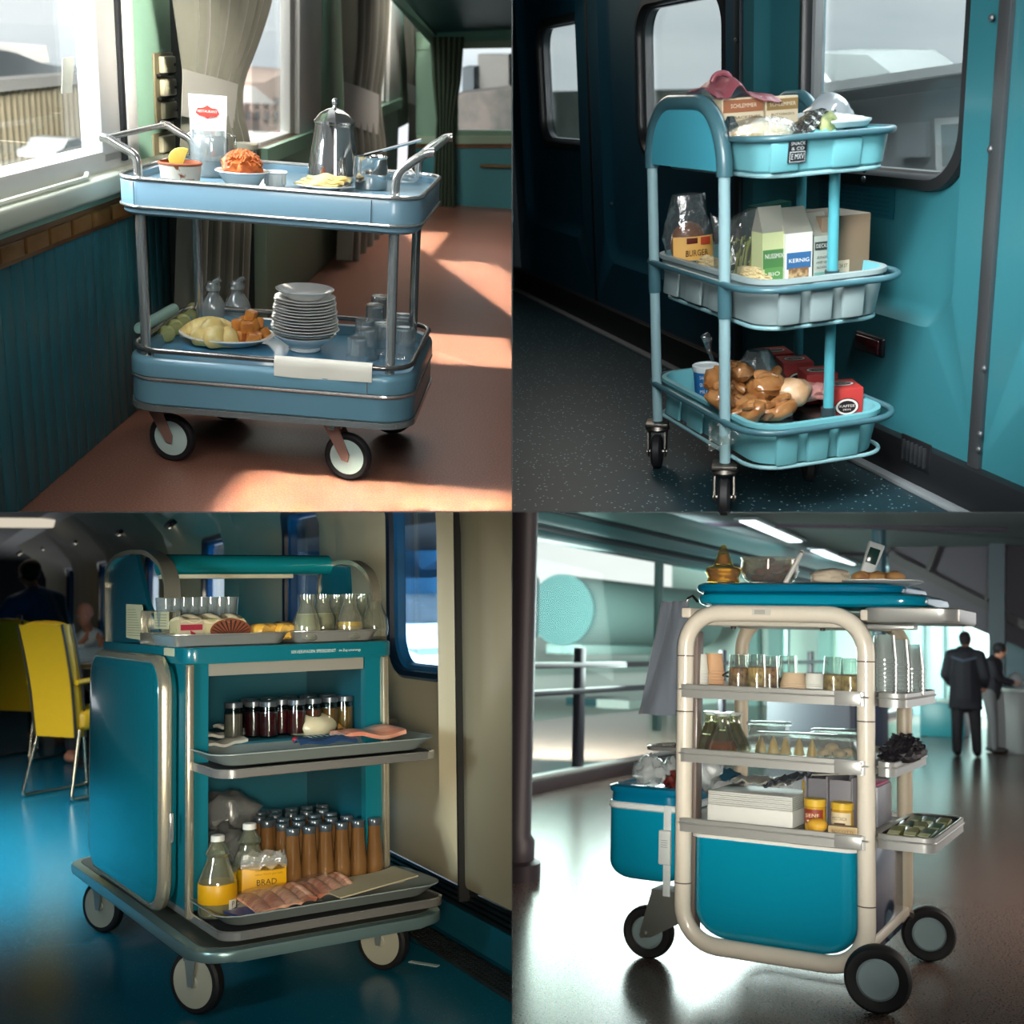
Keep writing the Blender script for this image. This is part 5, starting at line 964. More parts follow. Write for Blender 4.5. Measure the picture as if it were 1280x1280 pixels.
# outside the train
def outslab(name, label, cat, pts, off, m, th=.2):
    P = []
    for u, v in pts:
        o, d = ray(u, v); s = (-off - (o - W0).dot(WN)) / d.dot(WN); P.append(o + d * s)
    b = B(); b.loft([P, [p - WN * th for p in P]]); b.clip(); return b.thing(name, m, label, cat)
ob = mat('pale blue facade', '9ab8cf', .8); ob2 = mat('mid blue band', '3f7fae', .7); ob3 = mat('light blue haze', 'b9d3e6', .8)
outslab('platform_building', 'pale blue building blurred outside the near window', 'building', [(330, 742), (560, 738), (560, 870), (330, 840)], 2.2, ob3)
outslab('canopy', 'mid blue station canopy outside the near window', 'canopy', [(330, 724), (560, 722), (560, 742), (330, 744)], 2.0, ob2)
outslab('upper_facade', 'whitish blue upper facade outside the train windows', 'building', [(100, 640), (620, 600), (620, 724), (100, 720)], 3.2, mat('white facade', 'c4d3de', .8), .3)
outslab('blue_awning', 'small dark blue awning high outside the near window', 'awning', [(516, 690), (545, 688), (545, 700), (528, 712)], 1.9, mat('awning blue', '1f5278', .7))
outslab('blue_facade', 'blue facade seen through the far windows', 'building', [(-400, 700), (330, 690), (330, 860), (-400, 860)], 2.6, mat('deep blue facade', '3a86bd', .8))
o, d = ray(527, 815); s = (-1.5 - (o - W0).dot(WN)) / d.dot(WN); c = o + d * s
t = thing('parked_car', 'pale blue car blurred outside the near window', 'car', c, pi / 2 - wa); Lc, hc = .95, .40
b = B(); b.loft([[(x * Lc, sg * .2 * k, (z - .5) * hc) for x, z in ((-.5, .12), (-.48, .5), (-.25, .58), (-.12, .97), (.2, 1), (.36, .6), (.48, .5), (.5, .12))] for sg, k in ((-1, .9), (-1, 1), (1, 1), (1, .9))]); b.out('body', mat('car pale blue', 'b4cfe2', .3, coat=.5), t)
for x in (-.3, .32): b = B(); b.cyl((x * Lc, -.21, -.33 * hc), (x * Lc, .21, -.33 * hc), .075, seg=18); b.out('wheel', mat('car tyre', '274a66', .5), t)
# ---- chairs, table and passengers
yel_ = mat('mustard leather', 'b08a12', .42, bump=(14, .25, .01)); pip = mat('black piping', '15140f', .5); leg_ = mat('tube steel', 'b9b5a6', .25, 1.)
def chair(label, loc, rz):
    t = thing('dining_chair', label, 'chair', loc, rz, 'mustard chairs at the table')
    def slabc(z0, z1, w0, w1, y0, y1, th, n=10):
        return [[(w * x, y + th * (s_), z) for x, s_ in ((-.5, 0), (-.46, -.5), (.46, -.5), (.5, 0), (.46, .5), (-.46, .5))] for z, w, y in [(z0 + (z1 - z0) * i / n, w0 + (w1 - w0) * i / n, y0 + (y1 - y0) * (i / n) + .02 * sin(pi * i / n)) for i in range(n + 1)]]
    b = B(); b.loft(slabc(.36, 1.02, .40, .44, -.19, -.33, .09)); b.blob((0, -.325, 1.015), (.215, .05, .03), 0, 1, 2); b.out('backrest', yel_, t, 60)
    for k in (-1, 1):
        for q in (-.5, .5):
            b = B(); b.tube([(k * (.2 + .02 * i / 8), -.19 - .14 * i / 8 + .02 * sin(pi * i / 8) + q * .086, .36 + .66 * i / 8) for i in range(9)], .009, 6); b.out('piping', pip, t)
    b = B(); b.rrloft([(.44, .46, .06, .40, 0, .04), (.48, .50, .07, .42, 0, .04), (.48, .50, .07, .49, 0, .04), (.44, .46, .06, .515, 0, .04)]); b.out('seat', yel_, t, 50)
    for k in (-1, 1):
        b = B(); b.tube(fillet([(k * .235, -.26, .68), (k * .25, -.06, .70), (k * .25, .2, .69)], .05), .022, 10, flat=.7); b.out('armrest', yel_, t)
        b = B(); b.tube(fillet([(k * .2, -.2, .40), (k * .24, -.30, .0125), (k * .24, .26, .0125), (k * .22, .20, .42)], .03, 4), .0125, 10); b.out('leg', leg_, t)
    b = B(); b.tube([(-.2, -.2, .395), (.2, -.2, .395)], .012, 8); b.out('crossbar', leg_, t)
    t.matrix_world = t.matrix_world @ Matrix.Diagonal((.82, .82, .95, 1)); return t
c1 = at(62, 1000, 'z', 0); chair('nearer mustard leather chair with black piping and steel sled legs', c1 + Vector((.20, .12, 0)), rad(-62))
c2 = at(18, 948, 'z', 0); chair('mustard leather chair behind the nearer one, at the left edge', c2 + Vector((.14, 0, 0)), rad(-58))
tx, ty = c1.x + .54, c1.y + .92
t = thing('dining_table', 'dining table with a pale glossy top beyond the mustard chairs', 'table', (tx, ty, 0), -.12)
b = B(); b.rrloft([(.5, 1.5, .06, .70), (.54, 1.54, .08, .705), (.54, 1.54, .08, .735), (.5, 1.5, .07, .74)]); b.out('table_top', [mat('pale table top', 'a9b4b0', .12, coat=.5)], t)
b = B(); b.rrloft([(.545, 1.545, .082, .708), (.545, 1.545, .082, .73)]); b.out('edge_band', mat('walnut edge', '6d4a2c', .5), t)
b = B(); b.rrloft([(.42, 1.3, .05, .60), (.42, 1.3, .05, .70)]); b.out('apron', mat('dark apron', '2a211a', .5), t)
for x in (-.2, .2): b = B(); b.lathe([(.16, 0), (.16, .02), (.03, .05), (.03, .62)], (x * .0, x * 2.2, 0)); b.out('pedestal', DKSTEEL, t)
tl = mat('table white', 'c9d3d8', .4)
for k, (u, v, sz, lab) in enumerate(((92, 808, (.30, .26, .10), 'large white box on the table beyond the chairs'), (88, 818, (.14, .14, .07), 'small white carton at the near corner of the table'), (107, 822, (.28, .22, .06), 'flat white carton on the table beside the cabinet trolley'))):
    q = at(u, v, 'z', .741); b = B(); b.rrloft([(sz[0] * .94, sz[1] * .94, .02, 0), (sz[0], sz[1], .02, sz[2] * .8), (sz[0] * 1.03, sz[1] * 1.03, .025, sz[2] * .8), (sz[0] * 1.03, sz[1] * 1.03, .025, sz[2] * .95), (sz[0] * .9, sz[1] * .9, .02, sz[2])]); b.thing('food_box', tl, lab, 'box', (q.x, q.y, .7405), .2 * k)
def sitter():
    o, d = ray(106, 768); y = ty + .95; s = (y - o.y) / d.y; h = o + d * s; S = .78
    fc = Vector((-.55, -.75, -.25)); t = thing('person', 'bald person in a white shirt seated beyond the table, looking down', 'person', (h.x, h.y, 0))
    z = h.z; b = B(); M = head(b, (0, 0, z), fc, S); limb(b, [(.02, .03, z - .07), (.06, .09, z - .17)], [.045 * S, .05 * S])
    R_, L_ = (-.17, .06, z - .27), (.17, .16, z - .27); limb(b, [(.06, .1, z - .2), (.05, .1, z - .42), (.05, .12, z - .62)], [.10, .12, .13]); limb(b, [R_, (.05, .1, z - .24), L_], [.055, .08, .055])
    for a, e, w_ in ((R_, (-.22, -.1, z - .42), (-.1, -.28, .80)), (L_, (.22, -.02, z - .44), (.05, -.28, .80))): limb(b, [a, e, w_], [.05, .04, .028]); hand(b, w_, (Vector(w_) - Vector(e)), 1, .6, .85)
    for k in (-1, 1): limb(b, [(.05 + k * .09, .1, z - .62), (-.05 + k * .09, -.28, .46), (-.03 + k * .1, -.26, .08)], [.085, .06, .04]); b.blob((-.06 + k * .1, -.32, .04), (.045, .11, .04), 0, 1, 2)
    body = fuse(b, .013, 4).out('body', skinm, t, 60); eyes(t, M, S)
    b = B(); limb(b, [(.06, .1, z - .2), (.05, .1, z - .42), (.05, .12, z - .62)], [.115, .136, .146]); limb(b, [R_, (.05, .1, z - .235), L_], [.07, .092, .07])
    for a, e, w_ in ((R_, (-.22, -.1, z - .42), (-.12, -.25, z - .5)), (L_, (.22, -.02, z - .44), (.09, -.22, z - .5))): limb(b, [a, e, w_], [.066, .055, .042])
    fuse(b, .013, 4).out('shirt', mat('white shirt', 'b9c4c4', .7), t, 60)
    b = B(); limb(b, [(-.04, .11, z - .62), (-.14, -.28, .46), (-.13, -.26, .1)], [.10, .072, .055]); limb(b, [(.14, .11, z - .62), (.04, -.28, .46), (.07, -.26, .1)], [.10, .072, .055]); fuse(b, .013, 3).out('trousers', mat('dark trousers', '20242a', .8), t, 60)
sitter()
def stander():
    o, d = ray(40, 716); y = c2.y + 1.3; s = (y - o.y) / d.y; h = o + d * s; z = h.z
    t = thing('person', 'person in a dark blue jacket bending over the far table, seen from behind', 'person', (h.x, h.y, 0))
    fc = Vector((-.6, .7, -.5)); b = B(); M = head(b, (-.02, .04, z), fc, .95); limb(b, [(0, .02, z - .08), (.04, -.02, z - .2)], [.045, .055])
    S1, S2 = (-.15, -.08, z - .26), (.2, .04, z - .24); tor = [(.03, -.03, z - .24), (.1, -.12, z - .5), (.12, -.14, .62)]; limb(b, tor, [.11, .13, .13]); limb(b, [S1, (.03, -.02, z - .22), S2], [.06, .085, .06])
    A1 = [S1, (-.30, -.02, z - .46), (-.42, .0, z - .40)]; A2 = [S2, (.28, .1, z - .5), (.1, .25, z - .62)]
    for A in (A1, A2): limb(b, A, [.055, .045, .03]); hand(b, A[2], Vector(A[2]) - Vector(A[1]), 1, .7, .9)
    for k in (-1, 1): limb(b, [(.12 + k * .09, -.14, .6), (.12 + k * .1, -.13, .33), (.12 + k * .1, -.14, .06)], [.09, .06, .045]); b.blob((.11 + k * .1, -.08, .03), (.045, .11, .035), 0, 1, 2)
    fuse(b, .014, 4).out('body', skinm, t, 60); eyes(t, M, .95)
    b = B(); limb(b, tor, [.14, .165, .165]); limb(b, [S1, (.03, -.02, z - .21), S2], [.085, .105, .085]); limb(b, A1[:2] + [(-.38, -.005, z - .425)], [.078, .062, .05]); limb(b, A2[:2] + [(.14, .22, z - .6)], [.078, .062, .05]); fuse(b, .014, 5).out('jacket', mat('navy jacket', '1a4f7a', .6), t, 60)
    b = B(); b.blob((-.02 - .02 * fc.x, .04 - .03, z + .022), (.084, .098, .094), .04, 3, 3); b.out('hair', mat('black hair', '0d0e12', .6), t)
    b = B(); [limb(b, [(.12 + k * .09, -.14, .62), (.12 + k * .1, -.13, .33), (.12 + k * .1, -.14, .08)], [.105, .075, .06]) for k in (-1, 1)]; fuse(b, .014, 3).out('trousers', MATS['dark trousers'], t, 60)
    b = B(); b.lathe([(0, 0), (.03, 0), (.036, .09), (0, .09)], seg=16); b.thing('yellow_cup', mat('yellow cup', 'd0a81a', .4), 'yellow cup held by the person in the dark blue jacket', 'cup', Vector((h.x - .50, h.y + .005, z - .43)))
stander()
# ---- the trolley
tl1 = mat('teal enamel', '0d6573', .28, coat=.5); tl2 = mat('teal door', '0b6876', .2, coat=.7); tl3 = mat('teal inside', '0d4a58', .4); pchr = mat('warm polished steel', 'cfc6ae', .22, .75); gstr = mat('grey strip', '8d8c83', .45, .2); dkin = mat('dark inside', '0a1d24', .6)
T = thing('cabinet_trolley', 'tall teal cabinet trolley with steel framing, a side door and open shelves', 'trolley')
CW, CD, Z0, Z1 = .60, .86, .24, .905
b = B()
b.box((.008, CD / 2, (Z0 + Z1) / 2), (.016, CD, Z1 - Z0)); b.box((CW - .008, CD / 2, (Z0 + Z1) / 2), (.016, CD, Z1 - Z0)); b.box((CW / 2, CD - .01, (Z0 + Z1) / 2), (CW - .02, .02, Z1 - Z0))
b.box((CW / 2, CD / 2, Z0 + .008), (CW - .03, CD - .03, .016)); b.out('carcass', tl1, T)
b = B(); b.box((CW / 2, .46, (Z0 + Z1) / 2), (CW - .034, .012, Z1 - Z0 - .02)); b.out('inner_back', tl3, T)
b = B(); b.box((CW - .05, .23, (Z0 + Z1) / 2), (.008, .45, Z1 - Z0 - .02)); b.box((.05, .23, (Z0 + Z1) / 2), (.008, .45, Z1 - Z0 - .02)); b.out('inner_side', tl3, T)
for x_, w_ in ((.035, .042), (CW - .04, .05)): b = B(); b.box((x_, .01, (Z0 + Z1) / 2), (w_, .03, Z1 - Z0)); b.out('front_stile', tl1, T)
for x in (.004, CW + .0):
    b = B(); b.box((x, -.004, (Z0 + Z1) / 2 - .01), (.020, .024, Z1 - Z0 + .02), .006); b.out('corner_post', pchr, T)
b = B(); b.box((CW / 2 - .015, .006, .888), (CW - .11, .02, .036)); b.out('fascia', gstr, T)
b = B(); b.prism([(x, y) for x, y in rr(CW + .035, CD + .03, .035, 6, CW / 2 + .003, CD / 2 - .012)], Z1, .95, bev=.006); b.out('counter', tl1, T)
b = B(); Mt = Mx((.36, -.0285, .928)) @ Matrix.Rotation(pi / 2, 4, 'X'); b.text('SERVIERWAGEN SPEISEDIENST', .013, Mt, 0, .14); b.text('im Zug unterwegs', .011, Mt @ Matrix.Translation((.115, 0, 0)), 0, .07); b.out('lettering', mat('counter lettering', 'c8d6cc', .5), T)
q = at(229, 819, 'x', -.0155); b = B(); b.box((-.0150, .12, .936), (.003, .09, .022)); b.out('sticker', mat('sticker cream', 'b5b69a', .5), T)
for k, u in enumerate((214, 220.5, 227)): q = at(u, 823, 'x', -.002); b = B(); b.lathe([(0, -.003), (.007, -.003), (.008, .001), (.004, .004), (0, .004)], (q.x, q.y, q.z), 10, M=None); b.out('catch', mat('white catch', 'd6d8d2', .4), T)
# side door with steel edge
dy0, dy1, dz0, dz1 = .075, .845, .225, .918
Md = Matrix(((0, 0, -1, 0), (1, 0, 0, 0), (0, 1, 0, 0), (0, 0, 0, 1)))
dr = lambda k, r, x: [(p[0], p[1], x) for p in rr(dy1 - dy0 - 2 * k, dz1 - dz0 - 2 * k, r, 8, (dy0 + dy1) / 2, (dz0 + dz1) / 2)]
b = B(); b.loft([dr(.012, .085, .004), dr(.006, .09, .02), dr(.006, .09, .046), dr(.014, .082, .056), dr(.024, .075, .058)], M=Md); o = b.out('door', tl2, T)
b = B(); b.loft([dr(.0, .096, .018), dr(-.008, .10, .024), dr(-.010, .10, .036), dr(-.004, .096, .050), dr(.008, .088, .056), dr(.018, .078, .052)], False, False, M=Md); b.out('door_edge', pchr, o)
b = B(); b.box((-.03, .045, .46), (.012, .012, .08), .003); b.out('door_latch', CHROME, o)
# shelves and base
def plate_(z, x0, x1, y0, y1, name, th=.016):
    b = B(); b.prism(rr(x1 - x0, y1 - y0, .05, 7, (x0 + x1) / 2, (y0 + y1) / 2), z - th, z, bev=.003); o = b.out(name, mat('rubber mat', '15181a', .6), T)
    b = B(); L = lambda k, zz: [(p[0], p[1], zz) for p in rr(x1 - x0 + k, y1 - y0 + k, .052, 7, (x0 + x1) / 2, (y0 + y1) / 2)]
    b.loft([L(0, z - th - .002), L(.008, z - th), L(.008, z + .004), L(0, z + .006), L(-.006, z + .004), L(-.006, z)], False, False); b.out('shelf_edge', CHROME, o)
plate_(.635, .008, .655, -.235, .44, 'shelf'); plate_(.232, .008, .655, -.27, .44, 'shelf')
b = B(); n_ = 22; side = [(.72 - .04, -.03)]
b.prism(rr(.73, 1.42, .10, 8, .305, .43), .165, .195, bev=.008); b.prism(rr(.60, 1.2, .1, 8, .305, .43), .135, .167, bev=.006); b.out('base', mat('blue grey base', '7d9a9c', .3, .6), T)
b = B(); b.prism(rr(.67, 1.36, .08, 8, .305, .43), .1952, .1975); b.out('base_mat', mat('base top', '3f4642', .5), T)
def bigwheel(x, y, rz, r=.08, st=.0):
    tw = .034; c, s = cos(rz), sin(rz); ax = Vector((-s, c, 0)); A = Vector((x, y, r)); Mw = Matrix.Translation(A) @ Matrix.Rotation(rz, 4, 'Z') @ Matrix.Rotation(pi / 2, 4, 'X')
    b = B(); b.cyl((x, y + .02, .135), (x, y + .02, .168), .03, seg=16); b.cyl((x, y + .02, .150), (x, y + .02, .156), .04, seg=16); b.out('swivel', DKSTEEL, T)
    b = B()
    for k in (-1, 1): o_ = ax * k * (tw / 2 + .008); P = [A + o_ + Vector((0, 0, .075)) - Vector((c, s, 0)) * .02, A + o_ + Vector((0, 0, .075)) + Vector((c, s, 0)) * .02, A + o_ + Vector((c, s, 0)) * .008 - Vector((0, 0, .01)), A + o_ - Vector((c, s, 0)) * .008 - Vector((0, 0, .01))]; b.loft([P, [p + ax * k * .004 for p in P]])
    b.box((x, y, .156), (.05, tw + .022, .006), rz=rz); b.out('fork', mat('fork grey', '8d9a9a', .4, .5), T)
    b = B(); b.lathe([(r * .8, -tw * .5), (r * .93, -tw * .5), (r, -tw * .3), (r, tw * .3), (r * .93, tw * .5), (r * .8, tw * .5)], M=Mw, seg=36, caps=False); o = b.out('wheel', RUBBER, T)
    b = B(); b.lathe([(0, -tw * .62), (r * .16, -tw * .6), (r * .2, -tw * .5), (r * .7, -tw * .46), (r * .82, -tw * .50), (r * .82, tw * .5), (r * .7, tw * .46), (r * .2, tw * .5), (r * .16, tw * .6), (0, tw * .62)], M=Mw, seg=32); b.out('hub', mat('grey white hub', 'a9a999', .45), o)
for x, y in ((-.005, -.10), (.565, -.05), (.0, .86), (.56, .86)): bigwheel(x, y, pi / 2 + .5, .084)
# canopy: end panels, steel arches, hood
def ends(x, pts, w_, sgn=1):
    P = [at(u, v, 'x', x) for u, v in pts]; P = fillet(P, .06, 6); b = B(); n = len(P); L = []
    for i in range(n):
        a_, c_ = P[max(0, i - 1)], P[min(n - 1, i + 1)]; d_ = (c_ - a_).normalized(); nr = Vector((0, -d_.z, d_.y))
        L.append([P[i] + nr * .007, P[i] + nr * .007 + Vector((w_, 0, 0)), P[i] - nr * .007 + Vector((w_, 0, 0)), P[i] - nr * .007])
    b.loft(L); return b.out('arch_band', pchr, T), P
_, PL = ends(-.005, [(131.5, 803), (130, 715), (141, 697), (158, 690), (182, 690), (199, 706), (205, 726), (206, 748)], .045)
b = B(); pl = [at(u, v, 'x', .005) for u, v in ((133, 803), (132, 718), (140, 701), (158, 694), (170, 694), (184, 755), (206, 803))]; b.loft([pl, [p + Vector((.014, 0, 0)) for p in pl]]); b.out('end_panel', mat('dark teal panel', '0a4c5b', .35, coat=.3), T)
b = B(); b.tube([at(167, 697, 'x', .02), at(182, 756, 'x', .02)], .014, 10); b.out('strut', mat('pale teal strut', '2f8d8c', .4), T)
_, PR = ends(.575, [(398, 806), (397, 725), (404, 708), (425, 702), (441, 703), (457, 716), (464, 735), (465, 752)], .03)
b = B(); pl = [at(u, v, 'x', .58) for u, v in ((400, 806), (399, 722), (406, 709), (424, 706), (434, 708), (436, 745), (440, 806))]; b.loft([pl, [p + Vector((.012, 0, 0)) for p in pl]]); b.out('end_panel', MATS['dark teal panel'], T)
yh = at(199, 700, 'x', .03).y; zh = at(199, 706, 'x', .03).z; xr = .60
b = B(); sec = [(yh + .05 * cos(a), zh + .032 * sin(a)) for a in [pi * 2 * i / 20 for i in range(20)]]
b.loft([[(x, y, z) for y, z in sec] for x in (.03, xr - .02)]); b.out('hood', mat('hood teal', '117f86', .25, coat=.5), T)
b = B(); b.box((.24, yh - .012, zh - .036), (.42, .05, .014), .003); b.out('hood_lamp', mat('cream strip', 'c9c4aa', .4), T)
# papers and holder on the left end
ps_ = [at(u, v, 'x', -.008) for u, v in ((158, 797), (188, 802), (178, 756), (158, 755))]
b = B(); b.loft([ps_, [p + Vector((-.001, 0, 0)) for p in ps_]]); yc = (ps_[0].y + ps_[1].y) / 2; h_ = ps_[3].z - ps_[0].z
for k in range(11): y = ps_[0].lerp(ps_[3], .1 + .075 * k).y; z = ps_[0].z + h_ * (.08 + .075 * k); wl = abs(ps_[1].y - ps_[0].y) * (.62 - .025 * k); b.box((-.0095, y - wl / 2 - .012, z), (.0006, wl, .0012), mi=1)
b.thing('notice_sheet', [mat('aged paper', 'b9b592', .7), mat('paper print', '5c5a44', .7)], 'yellowed printed sheet fixed to the end panel of the cabinet trolley', 'paper')
q0, q1 = at(181, 801, 'x', -.01), at(216, 803, 'x', -.01); ym = (q0.y + q1.y) / 2; Lh = abs(q0.y - q1.y)
t = thing('card_holder', 'small steel card holder with a price card at the counter corner', 'holder', (.0, ym, .952))
b = B(); b.box((0, 0, .018), (.05, Lh, .036), .003); b.box((.012, 0, .065), (.006, Lh * .96, .07), .002); b.box((0, Lh * .46, .065), (.05, .006, .07), .002); b.out('holder', pchr, t)
b = B(); b.box((-.004, -.01, .072), (.003, Lh * .5, .05)); [b.box((-.006, -.01, .056 + .008 * k), (.001, Lh * .38, .0015), mi=1) for k in range(5)]; b.out('card', [MATS['aged paper'], MATS['paper print']], t)
# trays on the counter
def metaltray(label, u0, u1, y0, y1, z, m, h=.034):
    x0, x1 = at(u0, 795, 'y', y0).x, at(u1, 795, 'y', y0).x; w_, d_ = x1 - x0, y1 - y0; t = B()
    t.rrloft([(w_ - .06, d_ - .06, .03, 0), (w_ - .04, d_ - .04, .04, .004), (w_ - .014, d_ - .014, .045, h - .003), (w_, d_, .05, h), (w_, d_, .05, h + .002), (w_ - .018, d_ - .018, .042, h + .001), (w_ - .044, d_ - .044, .035, .007), (w_ - .07, d_ - .07, .03, .005)], n=7); return t.thing('serving_tray', m, label, 'tray', ((x0 + x1) / 2, (y0 + y1) / 2, z)), x0, x1
metaltray('steel tray of rolls and a patterned cake on the left of the counter', 216, 368, -.01, .26, .9505, STEEL); metaltray('steel tray of glass carafes on the right of the counter', 368, 481, -.01, .26, .9505, STEEL)
zt1 = .957
cr_ = mat('cake icing', 'd9c9a6', .6, bump=(30, .4, .006)); pat = mat('patterned wrap', '8a5a3a', .5, noise=(30, '2c1a12', .42, .56)); red_ = mat('label crimson', '9a2138', .5); cpt = mat('wrap cream', 'bdb088', .5, noise=(26, '6f8a4a', .55, .68))
X = lambda u, y: at(u, 780, 'y', y).x
xa, xb_ = X(221, .08), X(302, .08); cx_ = (xa + xb_) / 2
t = thing('wrapped_cake', 'long cake in printed wrap with a round brown fan pattern on the left tray', 'cake', (cx_, .10, zt1))
b = B(); wc = xb_ - xa; b.box((0, 0, .036), (wc, .11, .072), .008); b.out('wrap', cpt, t)
b = B(); b.sheet(lambda s, v: ((s - .5) * wc * 1.0, (v - .5) * .115, .074 + .009 * abs(sin(9 * s)) * sin(pi * v) - .010 * abs(2 * v - 1) ** 3 + .004 * sin(23 * s + 5 * v)), 40, 10, .008); b.out('icing', cr_, t, 60)
Mf = Mx((wc * .26, -.0562, .036)) @ Matrix.Rotation(pi / 2, 4, 'X'); b = B(); b.prism([(.060 * cos(2 * pi * i / 40), .034 * sin(2 * pi * i / 40)) for i in range(40)], 0, .0012, Mf); [b.prism([(0, -.02), (.055 * cos(a), .030 * sin(a) + .0), (.055 * cos(a + .1), .030 * sin(a + .1))], .0012, .0020, Mf, mi=1) for a in [pi * i / 11 + .1 for i in range(11)]]; b.out('fan_pattern', [mat('fan brown', '7a3f26', .5), mat('fan dark', '24120c', .5)], t)
Mr = Mx((-wc * .34, -.0562, .036)) @ Matrix.Rotation(pi / 2, 4, 'X'); b = B(); b.box((0, .012, 0), (.062, .016, .0014), M=Mr); b.prism([(-.004, .004), (.010, -.004), (.018, -.03), (.004, -.03)], 0, .0014, Mr); b.box((0, 0, -.0004), (.07, .066, .0012), M=Mr, mi=1); b.out('label', [red_, mat('label beige', 'b5a78c', .5)], t)
bn = None
rollm = mat('yellow roll', 'dba63c', .4, noise=(14, 'e8c878', .4, .65), sss=.1)
for k, (u, lab) in enumerate(((324, 'leftmost yellow roll on the left tray'), (337, 'second yellow roll from the left'), (350, 'third yellow roll from the left'), (359, 'rightmost yellow roll on the left tray'))):
    b = B(); b.lathe([(0, -.03), (.018, -.03), (.024, -.02), (.025, 0), (.024, .02), (.018, .03), (0, .03)], seg=18); o = b.thing('roll', rollm, lab, 'bread', (X(u, .06), .06 + .012 * (k % 2), zt1 + .0255 + .004), .4 - .1 * k, 'yellow rolls on the left tray', rx=pi / 2)
b = B(); b.box((0, 0, .022), (.075, .06, .044), .006); b.thing('pastry_box', mat('speckled wrap', 'b5a27c', .5, noise=(60, '4c3a24', .5, .6)), 'small speckled pastry between the cake and the rolls', 'pastry', (X(311, .12), .14, zt1))
b = B(); b.box((0, 0, .028), (.07, .05, .056), .006); b.thing('pastry_box', mat('brown flake', '7d6a58', .6, noise=(50, 'b7a898', .5, .6)), 'brown flaky block at the right end of the left tray', 'pastry', (X(362, .19), .20, zt1))
cupg = glass('cup plastic', 'eef4f4', .10, .06, .18, 'dfe8e8', .5); c0 = None
for k in range(8):
    u = 207 + k * 11.2; y = .25; lab = ('first', 'second', 'third', 'fourth', 'fifth', 'sixth', 'seventh', 'last')[k] + ' clear plastic cup from the left in the row behind the cake'
    p = Vector((X(u, y), y, .952 + .05))
    if c0 is None: b = B(); b.lathe(cup_prof(.022, .030, .088), seg=20); c0 = b.thing('plastic_cup', cupg, lab, 'cup', p, group='clear cups in a row behind the cake')
    else: dup(c0, lab, p)
b = B(); b.box((0, 0, .024), (X(288, .25) - X(209, .25), .09, .048), .006); b.thing('foam_box', mat('white foam', 'd8d8d0', .5), 'low white foam box under the row of clear cups', 'box', (X(249, .25), .25, .985))
cg = glass('carafe glass', 'eef3ee', .10, .03, .10, 'e8e4d0', .7); cprof = [(0, .002), (.038, 0), (.046, .006), (.050, .03), (.046, .06), (.030, .09), (.026, .10), (.027, .128), (.025, .128), (.024, .10), (.028, .09), (.043, .06), (.047, .03), (.043, .008), (0, .007)]
for k, (u, y, fill, lab) in enumerate(((384, .04, 'c9c7a8', 'cloudy glass carafe furthest left on the right tray'), (404, .14, 'd2cda8', 'second glass carafe with pale cloudy liquid'), (421, .21, 'cdbf86', 'glass carafe at the back of the right tray'), (437, .04, 'e0b010', 'glass carafe a third full of bright yellow liquid'), (452, .15, None, 'empty glass carafe behind the yellow one'), (468, .07, None, 'empty glass carafe at the right end of the tray'))):
    t = thing('carafe', lab, 'carafe', (X(u, y), y, zt1), 0, 'glass carafes on the counter'); t.matrix_world = t.matrix_world @ Matrix.Diagonal((.86, .86, 1.06, 1))
    b = B(); b.lathe(cprof, seg=28); b.out('glass', cg, t)
    if fill:
        zf_ = .05 if k == 3 else .075; r1 = .0455 if k == 3 else .036
        b = B(); b.lathe([(0, .008), (.042, .009), (.0463, .03), (r1, zf_), (0, zf_)], seg=24); b.out('liquid', mat('liquid ' + fill, fill, .15, trans=.25, coat=.3), t)
# jars on the upper shelf
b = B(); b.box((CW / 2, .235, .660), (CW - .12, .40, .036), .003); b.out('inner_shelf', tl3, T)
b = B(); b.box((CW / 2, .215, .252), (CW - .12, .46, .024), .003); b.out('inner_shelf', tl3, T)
b = B(); b.box((.335, -.05, .2535), (.58, .07, .022), .003); b.out('inner_shelf', gstr, T)
zs_ = .679
def jar(label, x, y, z, h, r, col, group, name='jar', capc='59626a'):
    t = thing(name, label, 'jar', (x, y, z), 0, group)
    b = B(); b.lathe([(0, .001), (r * .9, 0), (r, .004), (r * 1.0, h * .7), (r * .9, h * .82), (r * .9, h * .86), (r * .86, h * .86), (r * .86, h * .82), (r * .95, h * .7), (r * .95, .006), (0, .005)], seg=18); b.out('glass', glass('jar glass dark', 'dfe6e6', .03, .05, 0, edge=.22), t)
    b = B(); b.lathe([(0, .006), (r * .94, .006), (r * .94, h * .68), (0, h * .68)], seg=16); b.out('jar_filling', mat('filling ' + col, col, .3, coat=.4), t)
    b = B(); b.lathe([(0, h * .85), (r * .95, h * .85), (r * .95, h * .98), (r * .85, h), (0, h)], seg=18); b.out('lid', mat('lid ' + capc, capc, .3, .6), t)
    return t
jr = {}
def putjar(col, lab, u, y, grp, h=.105, r=.027):
    x = at(u, 880, 'y', y).x
    if col not in jr: jr[col] = jar(lab, x, y, zs_, h, r, col, grp)
    else: dup(jr[col], lab, (x, y, zs_))
for k, (u, y, col, lab) in enumerate(((292, .12, '8d7f74', 'pale grey brown jar at the left of the upper shelf'), (317, .13, '3a0c14', 'dark red jar next to the pale jar'), (336, .09, '4a0e16', 'second dark red jar from the left'), (352, .135, '561019', 'third dark red jar from the left'), (371, .09, '5a1a1a', 'fourth dark red jar, beside the brown jars'), (391, .10, '7d4430', 'reddish brown jar in the middle right of the row'), (412, .11, '8f6234', 'tan jar second from the right'), (431, .11, '9a7038', 'tan jar at the right end of the row'))): putjar(col, lab, u, y, 'jars on the upper shelf')
